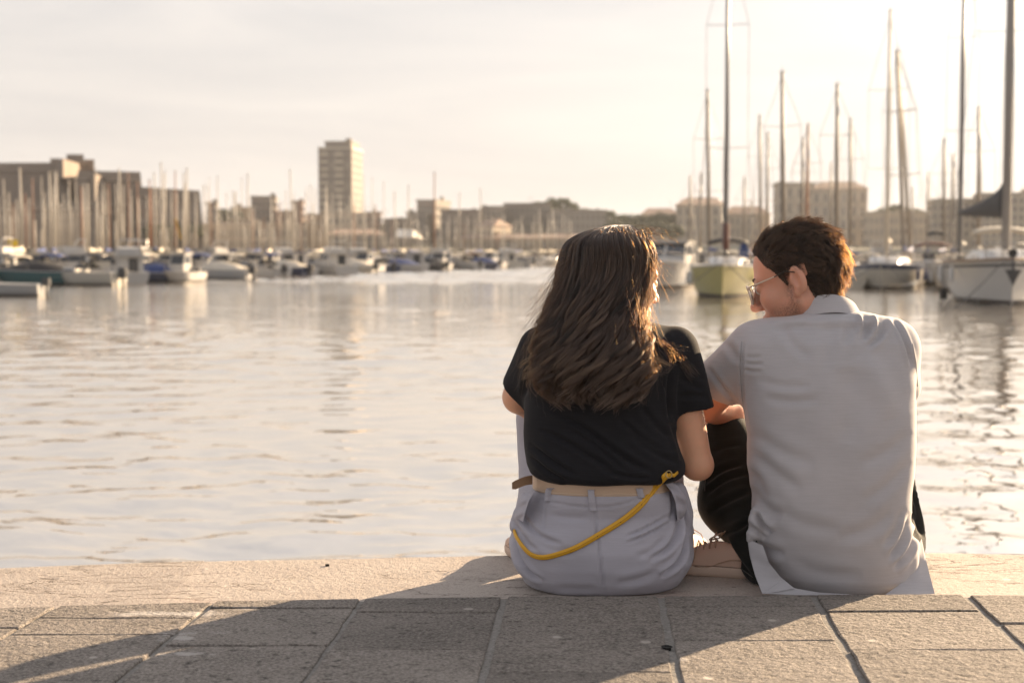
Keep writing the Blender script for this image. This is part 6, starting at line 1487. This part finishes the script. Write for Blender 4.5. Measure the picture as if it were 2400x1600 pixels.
# ------------------------------------------------------------------ the man
M_SKINM = skin_mat('skin_man', (.53, .29, .205), (.59, .285, .20), True)
M_POLO = cloth_mat('grey_polo', (.415, .405, .43), .035, .20, .30, .9, 900, crease=.06)
M_SHORT = cloth_mat('black_shorts', (.012, .014, .013), .15, .3, .12, .85, 1100, crease=.1)
M_HAIRM = hair_mat('hair_brown', .88, .76, .06, .30, ((.028, .020, .014), (.20, .135, .09)))
MAN = empty('person', (.78, 3.5, LEDGE), 0, 'person in a grey polo shirt and glasses, short brown hair, head turned left', 'person')
f = Field((.42, 3.28, -.03), (1.06, 3.80, .72), .0045)
rows_m = [row(722, 1895, 2000, 3.52, .06), row(735, 1850, 2050, 3.52, .075), row(748, 1800, 2088, 3.515, .09), row(765, 1770, 2108, 3.5175, 0.0925), row(800, 1745, 2126, 3.514, 0.116), row(850, 1738, 2138, 3.504, 0.126), row(900, 1740, 2144, 3.497, 0.133), row(960, 1744, 2143, 3.491, 0.139), row(1020, 1754, 2141, 3.4865, 0.1435),
          row(1090, 1754, 2138, 3.483, 0.147), row(1150, 1763, 2132, 3.4815, 0.1485), row(1200, 1766, 2131, 3.4815, 0.1485), row(1250, 1772, 2128, 3.4835, 0.1465), row(1300, 1784, 2138, 3.4885, 0.1415), row(1340, 1802, 2136, 3.496, 0.134), row(1370, 1834, 2124, 3.5075, 0.1225), row(1395, 1870, 2100, 3.525, 0.105), row(1415, 1900, 2080, 3.54, 0.09)]
f.add(f.column(rows_m, 2.35, zlo=LEDGE + .001, zhi=at(1940, 727, 3.5).z, kcap=.012), 0)
sl, el = at(1775, 822, 3.515), at(1652, 948, 3.70); sr, er = at(2090, 815, 3.515), at(2105, 950, 3.74)
hl = at(1683, 902, 3.625); dl = (hl - sl).normalized(); dlh = (dl + Vector((.12, .0, -.25))).normalized()
f.add(smax(f.capsule(sl, hl + dl * .06, .072, .066), (f.X - hl.x) * dlh.x + (f.Y - hl.y) * dlh.y + (f.Z - hl.z) * dlh.z, .006), .045)
f.cut(f.capsule(hl - dl * .03, hl + dl * .08, .055, .057), .004)
hr = at(2097, 912, 3.66); dr = (hr - sr).normalized()
f.add(smax(f.capsule(sr, hr + dr * .06, .066, .066), (f.X - hr.x) * dr.x + (f.Y - hr.y) * dr.y + (f.Z - hr.z) * dr.z, .006), .04)
f.cut(f.capsule(hr - dr * .02, hr + dr * .08, .054, .056), .004)
f.add(f.ellipsoid((.80, 3.625, .30), (.175, .15, .24)), .05)      # unseen chest and belly, bulked forward to block a strip of sun
# cloth pooled at the right hip
f.add(f.ellipsoid(tuple(at(2116, 1290, 3.48)), (.028, .06, .065)), .03)
f.add(f.capsule(at(1772, 1205, 3.43), at(1760, 1262, 3.43), .012, .012), .03)
V, Q = f.mesh(2)
V = wobble(V, Q, .0025, .24, 31)
MF = [([(1742, 800), (1737, 860), (1742, 930), (1752, 1000)], 3, -.0035), ([(1768, 1198), (1785, 1225), (1808, 1250)], 6, -.011), ([(1745, 1230), (1775, 1242), (1800, 1262)], 6, -.006), ([(1760, 1140), (1790, 1190), (1830, 1215)], 11, -.006), ([(1758, 1100), (1780, 1130), (1800, 1170)], 9, -.004),
      ([(1755, 1265), (1790, 1285), (1840, 1300)], 9, -.005), ([(2012, 735), (2018, 755), (2010, 785)], 5, .006), ([(2030, 740), (2035, 765), (2025, 800)], 6, -.005), ([(2045, 738), (2052, 758), (2045, 785)], 5, .006), ([(2068, 745), (2076, 762), (2060, 790), (2030, 815)], 6, -.005), ([(2090, 745), (2112, 775), (2128, 815), (2138, 860)], 4, -.005), ([(1985, 740), (1990, 770), (1980, 810)], 8, -.003),
      ([(2135, 1200), (2118, 1260), (2085, 1310)], 7, -.007), ([(2148, 1235), (2132, 1290), (2095, 1335)], 6, -.008), ([(2120, 1190), (2100, 1240), (2070, 1280)], 9, -.004), ([(1745, 835), (1760, 838), (1785, 836)], 4, -.002), ([(1745, 850), (1765, 854), (1790, 852)], 4, -.0025), ([(1745, 866), (1765, 871), (1785, 870)], 4, -.002),
      ([(1790, 930), (1850, 942), (1920, 935)], 9, -.0025), ([(1775, 890), (1830, 905), (1900, 905)], 9, -.002), ([(1900, 760), (1860, 770), (1800, 772)], 9, -.003), ([(1700, 800), (1720, 830), (1735, 850)], 8, -.003), ([(1660, 860), (1690, 905), (1730, 950)], 5, -.004), ([(2020, 830), (2070, 900), (2090, 980)], 22, .004), ([(1990, 860), (2000, 960), (1990, 1040)], 26, -.004), ([(1850, 1310), (1930, 1345), (2020, 1345)], 12, -.002)]
MF = [(p_, w_ * 1.1, a_ * 1.45) for p_, w_, a_ in MF] + [([(1760, 1010), (1830, 1060), (1910, 1085)], 14, -.004), ([(1758, 1050), (1820, 1110), (1880, 1150)], 13, -.0045), ([(2138, 1010), (2080, 1060), (2010, 1090)], 14, -.0035), ([(2136, 1080), (2080, 1140), (2020, 1175)], 13, -.004), ([(1800, 1180), (1880, 1230), (1970, 1240)], 15, -.004), ([(2110, 1190), (2040, 1240), (1960, 1262)], 15, -.004), ([(1940, 745), (1945, 800), (1935, 870)], 14, -.003), ([(1830, 760), (1850, 800), (1900, 840)], 11, -.0035)]
V = folds(V, Q, MF)
polo = skin_obj('polo_shirt', V, Q, M_POLO, MAN)
bvh_p = BVHTree.FromPolygons([tuple(v) for v in V], [tuple(int(i) for i in q) for q in Q])
# thin shirt tails lying on the stone
sheet('shirt_tail', [(1752, 1262), (1757, 1300), (1770, 1348), (1787, 1391)], [(1788, 1278), (1802, 1318), (1830, 1352), (1862, 1378)], [3.43, 3.42, 3.385, 3.345], [3.40, 3.375, 3.36, 3.35], M_POLO, polo, rip=.003)
sheet('shirt_tail', [(1787, 1390), (1850, 1393), (1920, 1394), (1990, 1394)], [(1836, 1358), (1862, 1378), (1920, 1388), (1990, 1392)], [3.345, 3.342, 3.342, 3.342], [3.36, 3.356, 3.356, 3.356], M_POLO, polo)
sheet('shirt_tail', [(2160, 1262), (2170, 1310), (2180, 1350), (2191, 1391)], [(2150, 1290), (2138, 1332), (2110, 1368), (2075, 1393)], [3.50, 3.46, 3.42, 3.36], [3.44, 3.42, 3.39, 3.35], M_POLO, polo, rip=.003)

for line in ([(1738, 800), (1734, 860), (1739, 930), (1748, 985)], [(2139, 805), (2147, 850), (2151, 905)]):
    mb = MB(); P_ = np.array(line, float); u = np.linspace(0, len(P_) - 1, 20); hit_ = []
    for q in u:
        r_u = ray(np.interp(q, range(len(P_)), P_[:, 0]), np.interp(q, range(len(P_)), P_[:, 1])).normalized(); h_ = bvh_p.ray_cast(Vector((0, 0, CAM_H)), r_u, 10)
        if h_[0] is not None: hit_.append(h_[0] - r_u * .0006)
    if len(hit_) > 3: mb.tube(hit_, .0009, 5); mb.v = local(mb.v, MAN); mb.build('sleeve_seam', mat('seam_polo', (.30, .29, .30), .9), polo, True)
# collar: a folded band round the neck
hdir_m = Vector((-math.sin(R(67)) * math.cos(R(18)), math.cos(R(67)) * math.cos(R(18)), -math.sin(R(18)))); horg_m = at(1871, 654, 3.545)
mb = MB(); rings = []; nb = at(1938, 712, 3.535)
for th in np.linspace(R(-215), R(35), 46):
    c, s_ = math.cos(th), math.sin(th)               # s_ = -1 faces the camera
    ax = Vector(((.096 if c < 0 else .080) * c - .004, .079 * s_ + .004, 0)); lean = Vector((-.010, .008, 0)); sl_ = -(.030 if c < 0 else .024) * abs(c) ** 2.0 - .022 * max(0, s_)
    pr = [(.98, -.020), (.97, .012), (.96, .021), (.99, .0265), (1.03, .023), (1.08, .006), (1.13, -.017), (1.115, -.0175), (1.06, .004)]
    rings.append([nb + ax * k + lean * (z / .03) + Vector((0, 0, z + sl_)) for k, z in pr])
mb.loft(rings, cap=True); mb.v = local(mb.v, MAN); collar = mb.build('collar', M_POLO, polo, R(70))

# --- shorts
f = Field((.36, 3.36, -.031), (1.08, 4.02, .46), .005)
f.add(f.ellipsoid(tuple(at(1960, 1335, 3.53)), (.165, .14, .115)), 0)
khl = at(1697, 1018, 3.80); kl = at(1695, 985, 3.815)
f.add(f.capsule(at(1850, 1330, 3.53), khl, .092, .070), .04); f.add(f.capsule(khl, at(1703, 1180, 3.73), .066, .066), .04); f.add(f.capsule(at(1703, 1180, 3.73), at(1810, 1345, 3.54), .062, .050), .05)
f.add(f.capsule(at(2050, 1330, 3.53), at(2126, 1252, 3.74), .085, .060), .04); f.add(f.capsule(at(2126, 1252, 3.74), at(2104, 1135, 3.80), .058, .052), .04)
f.d = smax(f.d, LEDGE + .001 - f.Z, .006)
ud = (khl - at(1850, 1330, 3.53)).normalized(); hp_ = khl + ud * .018
f.d = np.where(f.X < .62, smax(f.d, (f.X - hp_.x) * ud.x + (f.Y - hp_.y) * ud.y + (f.Z - hp_.z) * ud.z, .006), f.d)
f.cut(f.capsule(hp_ - ud * .02, hp_ + ud * .06, .058, .058), .004)
V, Q = f.mesh(2); V = wobble(V, Q, .005, .13, 77)
V = folds(V, Q, [([(1655, 1130), (1690, 1100), (1745, 1085)], 6, -.007), ([(1650, 1160), (1700, 1120), (1755, 1108)], 6, -.006), ([(1660, 1200), (1710, 1170), (1760, 1150)], 7, -.006), ([(1700, 1260), (1720, 1300), (1760, 1350)], 5, -.006), ([(1668, 1060), (1700, 1045), (1740, 1040)], 6, -.004), ([(1690, 1250), (1730, 1240), (1760, 1215)], 6, -.006),
      ([(2140, 1150), (2150, 1200), (2155, 1240)], 5, -.007), ([(2130, 1170), (2145, 1220), (2165, 1260)], 5, -.006)])
shorts = skin_obj('shorts', V, Q, M_SHORT, MAN)
bvh_sh = BVHTree.FromPolygons([tuple(v) for v in V], [tuple(int(i) for i in q) for q in Q])
for line in ([(1662, 1042), (1655, 1100), (1652, 1150)], [(1690, 1248), (1706, 1285), (1735, 1330), (1765, 1352)]):
    mb = MB(); P_ = np.array(line, float); u = np.linspace(0, len(P_) - 1, 14)
    mb.tube([on_surface(bvh_sh, np.interp(q, range(len(P_)), P_[:, 0]), np.interp(q, range(len(P_)), P_[:, 1]), .0008, 3.7)[0] for q in u], .0011, 5); mb.v = local(mb.v, MAN); mb.build('side_seam', mat('seam_grey', (.10, .10, .09), .8), shorts, True)

# --- skin: head, neck, arms, hands, knees and shins
hf = head_field(.0026, True, False); HV, HQ = hf.mesh(1)
HSC = 1.07; Hw, HMm = place(HV, horg_m, hdir_m, (0, 0, 1), HSC)
f = Field((.36, 3.38, -.03), (1.10, 4.10, .64), .0056)
f.add(f.capsule(tuple(horg_m + Vector((.02, -.01, -.07))), at(1936, 760, 3.53), .053, .058), 0); f.add(f.capsule(at(1936, 760, 3.53), at(1940, 830, 3.52), .058, .08), .02); f.add(f.column(rows_m, 2.35, zlo=.10, kcap=.02, shrink=.014), .02)
wl_, wr_ = at(1800, 985, 3.95), at(1960, 1000, 3.95)
for s0, e0, w0 in ((sl, el, wl_), (sr, er, wr_)):
    f.add(f.capsule(s0, e0, .052, .045), .02); f.add(f.capsule(e0, e0.lerp(w0, .35), .045, .044), .012); f.add(f.capsule(e0.lerp(w0, .35), w0, .044, .029), .015)
hand(f, wl_, (.8, .1, -.1), (0, -.3, -1), .4, -1); hand(f, wr_, (-.8, .1, -.1), (0, -.3, -1), .4, 1)
anl, anr = at(1765, 1262, 3.76), at(2040, 1262, 3.82); knr = at(2090, 1140, 3.87)
f.add(f.capsule(khl, kl + Vector((0, 0, .02)), .058, .054), .02); f.add(f.capsule(kl, kl.lerp(anl, .35), .052, .055), .02); f.add(f.capsule(kl.lerp(anl, .35), anl, .055, .034), .02)
f.add(f.capsule(knr, knr.lerp(anr, .35), .050, .053), .02); f.add(f.capsule(knr.lerp(anr, .35), anr, .053, .034), .02)
BV, BQ = f.mesh(2)
ALL = np.concatenate([Hw, BV]); body_m = skin_obj('body', ALL, np.concatenate([HQ, BQ + len(Hw)]), M_SKINM, MAN)
# stubble on jaw, chin and lip
hx, hy, hz = HV[:, 0], HV[:, 1], HV[:, 2]
jaw = np.clip((-.038 - hz + .25 * np.clip(.03 - hy, -.1, .06)) / .022, 0, 1) * np.clip((hz + .135) / .02, 0, 1) * np.clip((hy + .012) / .02, 0, 1)
side_b = np.clip(1 - np.abs(hy - .012) / .016, 0, 1) * np.clip((.01 - hz) / .02, 0, 1) * np.clip((hz + .07) / .02, 0, 1)
lip = np.clip(1 - ((np.abs(hx) / .026) ** 2 + ((hz + .072) / .011) ** 2), 0, 1) * (hy > .08)
bd = np.clip(np.maximum(jaw, side_b) * 1.0 - lip, 0, 1); bd = np.concatenate([bd, np.zeros(len(BV))])
at_b = body_m.data.attributes.new('beard', 'FLOAT', 'POINT'); at_b.data.foreach_set('value', bd.astype(np.float32))
eyes(horg_m, HMm, HSC, MAN, None)
def hw(p): return Vector(tuple(np.array(p) * HSC @ HMm + np.array(horg_m)))
mb = MB(); mb.tube([hw((-.0665, -.004, -.046)), hw((-.0685, -.004, -.046))], .0019, 7); mb.v = local(mb.v, MAN); mb.build('mole', mat('mole_brown', (.09, .035, .02), .6), MAN, True)

# --- glasses
GL = bpy.data.objects.new('glasses', None); COL.objects.link(GL); GL.parent = MAN; GL.location = horg_m - MAN.location; GL.empty_display_size = .05
M_FRM = mat('frame_clear', (.62, .52, .42), .2, .05, 10, spec=.7); M_TIP = mat('frame_tip', (.03, .025, .02), .4)
ml = bpy.data.materials.new('lens_glass'); ml.use_nodes = True; b_ = ml.node_tree.nodes['Principled BSDF']; b_.inputs['Transmission Weight'].default_value = 1; b_.inputs['Roughness'].default_value = .02; b_.inputs['IOR'].default_value = 1.12; b_.inputs['Base Color'].default_value = (.95, .95, .93, 1)
for s_ in (-1, 1):
    def rim(a): 
        cx_, cz_ = s_ * .0345, -.004; e = 2.8
        return (cx_ + .0255 * math.copysign(abs(math.cos(a)) ** (2 / e), math.cos(a)), .1135 - .22 * max(0, abs(cx_ + .0255 * math.cos(a)) - .03) , cz_ + .0225 * math.copysign(abs(math.sin(a)) ** (2 / e), math.sin(a)))
    ring = [hw(rim(a)) for a in np.linspace(0, 2 * math.pi, 29)]
    mb = MB(); mb.tube(ring, .0019, 7); mb.v = local(mb.v, GL); r0 = mb.build('rim', M_FRM, GL, True)
    mb = MB(); n_ = len(ring) - 1; cen = sum(ring[:-1], Vector()) / n_; off_ = hdir_m * .0006
    mb.add([p - off_ for p in ring[:-1]] + [p + off_ for p in ring[:-1]], [tuple(range(n_ - 1, -1, -1)), tuple(range(n_, 2 * n_))] + [(i, (i + 1) % n_, n_ + (i + 1) % n_, n_ + i) for i in range(n_)])
    mb.v = local(mb.v, GL); mb.build('lens', ml, r0)
    mb = MB(); mb.tube([hw((s_ * .061, .1075, .010)), hw((s_ * .072, .099, .012)), hw((s_ * .0755, .06, .016)), hw((s_ * .078, .035, .018))], [.0028, .0030, .0026, .0022], 7, flat=.7); mb.v = local(mb.v, GL); mb.build('temple', M_FRM, GL, True)
    mb = MB(); mb.tube([hw((s_ * .078, .035, .018)), hw((s_ * .081, .008, .022)), hw((s_ * .083, -.018, .012)), hw((s_ * .081, -.034, -.014))], [.0022, .0024, .0026, .0022], 7, flat=.7); mb.v = local(mb.v, GL); mb.build('temple_tip', M_TIP, GL, True)
mb = MB(); mb.tube([hw((-.0095, .1155, .004)), hw((0, .1185, .008)), hw((.0095, .1155, .004))], .0017, 7); mb.v = local(mb.v, GL); mb.build('bridge', M_FRM, GL, True)

# --- shoes and socks
for p_, nm in ((anl, 0), (anr, 1)):
    mb = MB(); mb.tube([p_ + Vector((0, 0, .045)), p_ + Vector((-.005, 0, -.05))], [.038, .036], 10); mb.v = local(mb.v, MAN); mb.build('sock', mat('sock_white', (.6, .58, .55), .9), MAN, True)
for (X_, Y_), dd in (((1768, 1352), (-1, .36, 0)), ((2050, 1300), (-.3, 1, 0))):
    p = onz(X_, Y_, LEDGE + .001); e = empty('shoe', tuple(p - MAN.location)); e.parent = MAN
    shoe(None, p, dd, .242 if X_ < 1800 else .24, e, None, M_SHOE)

# --- hair: short, combed up and back at the front, cropped at the nape
def face_up(V_, Q_):
    a, b_, c, d = (V_[Q_[:, i]] for i in range(4)); n = np.cross(c - a, d - b_); A = np.linalg.norm(n, axis=1) / 2; return (a + b_ + c + d) / 4, n / np.maximum(2 * A, 1e-12)[:, None], A
cc, nn, AA = face_up(HV, HQ)
if (nn * (cc - np.array([0, 0, .02]))).sum(1).mean() < 0: nn = -nn
x_, y_, z_ = cc.T
line = np.interp(y_, [-.12, -.09, -.06, -.035, -.022, .0, .012, .022, .034, .052, .066, .08, .1], [-.085, -.088, -.078, -.058, .012, .030, -.012, .004, .030, .050, .078, .082, .2])
earz = (np.abs(x_) > .068) & (y_ < .012) & (y_ > -.038) & (z_ < .028)
ok = (z_ > line) & ~earz & (np.abs(x_) < .0795)
w_ = AA * ok; nS = 15000; r_ = np.random.default_rng(5)
pick = r_.choice(len(cc), nS, p=w_ / w_.sum()); root = cc[pick] + r_.normal(0, .0012, (nS, 3)); nr = nn[pick]
ry, rz_, rx = root[:, 1], root[:, 2], root[:, 0]
topw = np.clip((rz_ - .055) / .05, 0, 1); frontw = np.clip((ry - .01) / .05, 0, 1) * np.clip((rz_ - .04) / .03, 0, 1); nape = np.clip((-.03 - rz_) / .05, 0, 1)
flow = np.zeros((nS, 3)); flow[:, 1] = -.85; flow[:, 2] = -.42                                        # sides: back and down
flow = flow * (1 - topw)[:, None] + np.stack([rx * 4 + .20, -.75 + .9 * np.clip((ry - .02) / .06, 0, 1), np.full(nS, .02)], 1) * topw[:, None]
backm = np.clip((-.055 - ry) / .03, 0, 1) * (1 - topw); flow = flow * (1 - backm)[:, None] + np.array([0.0, -.25, -1.0]) * backm[:, None]
flow = flow * (1 - frontw)[:, None] + np.stack([np.full(nS, .34), np.full(nS, -.05), np.full(nS, .42)], 1) * frontw[:, None]
# clumps share a direction
ncl = 1000; ci = r_.choice(nS, ncl, replace=False); cd = ((root[:, None, :] - root[ci][None, :, :]) ** 2).sum(2).argmin(1)
cj = r_.normal(0, .20, (ncl, 3)); flow = flow + cj[cd] + r_.normal(0, .11, (nS, 3))
flow -= nr * (flow * nr).sum(1, keepdims=True) * .85; flow /= np.linalg.norm(flow, axis=1, keepdims=True)
ln = .028 + .013 * backm + .006 * topw - .004 * frontw - .012 * nape; ln = ln * r_.uniform(.75, 1.15, nS) * (1 + .18 * r_.normal(0, 1, ncl)[cd]); ln = np.where((np.abs(rx) > .06) & (rz_ < .02) & (ry > 0), ln * .45, ln)
K = 12; t = np.linspace(0, 1, K); lift = (.24 + .12 * topw + .22 * frontw - .10 * nape + .28 * backm)[:, None, None]
P_ = root[:, None, :] + (flow[:, None, :] * (t ** 1.05)[None, :, None] + nr[:, None, :] * lift * (np.sin(t * 1.9) * .62)[None, :, None]) * ln[:, None, None]
# quiff rolls back over itself at the tip; a loose wave in every clump
P_ += (frontw * .016)[:, None, None] * (t ** 3)[None, :, None] * np.array([0, -1.1, .1])
phs = r_.uniform(0, 6.28, ncl)[cd]; side = np.cross(flow, nr); P_ += side[:, None, :] * (np.sin(t * 5.0 + phs[:, None]) * t)[:, :, None] * .0042
# pull towards the clump's own strand
cen = P_[ci][cd]; k_ = (.62 * t ** 1.2)[None, :, None]; P_ = P_ * (1 - k_) + (cen + (root - root[ci][cd])[:, None, :] * .25) * k_
P_ += np.cumsum(r_.normal(0, .0005, P_.shape), axis=1) * t[None, :, None]
Pw = (P_.reshape(-1, 3) * HSC @ HMm + np.array(horg_m)).reshape(P_.shape)
# scalp cap under the strands
sel = ok[np.arange(len(HQ))]; qs = HQ[sel]; us_, inv = np.unique(qs, return_inverse=True); hn = vnormals(HV, HQ)
if (hn * (HV - np.array([0, 0, .02]))).sum(1).mean() < 0: hn = -hn
SV = HV[us_] + hn[us_] * .0012
hair_m = skin_obj('hair', SV * HSC @ HMm + np.array(horg_m), inv.reshape(-1, 4), mat('scalp_brown', (.045, .028, .018), .8, .2, 40), MAN)
fw_ = r_.choice(nS, 420, replace=False); Pf = Pw[fw_] + (r_.normal(0, .0045, (420, 1, 3)) + (Pw[fw_][:, -1:] - Pw[fw_][:, :1]) * .22) * (t ** 1.5)[None, :, None]
hair_obj('loose_strands', Pf, .0003, M_HAIRM, hair_m, .4)
hair_obj('hair_strands', Pw, r_.uniform(.0003, .0005, nS), M_HAIRM, hair_m, .4, r_.normal(0, .07, ncl)[cd])
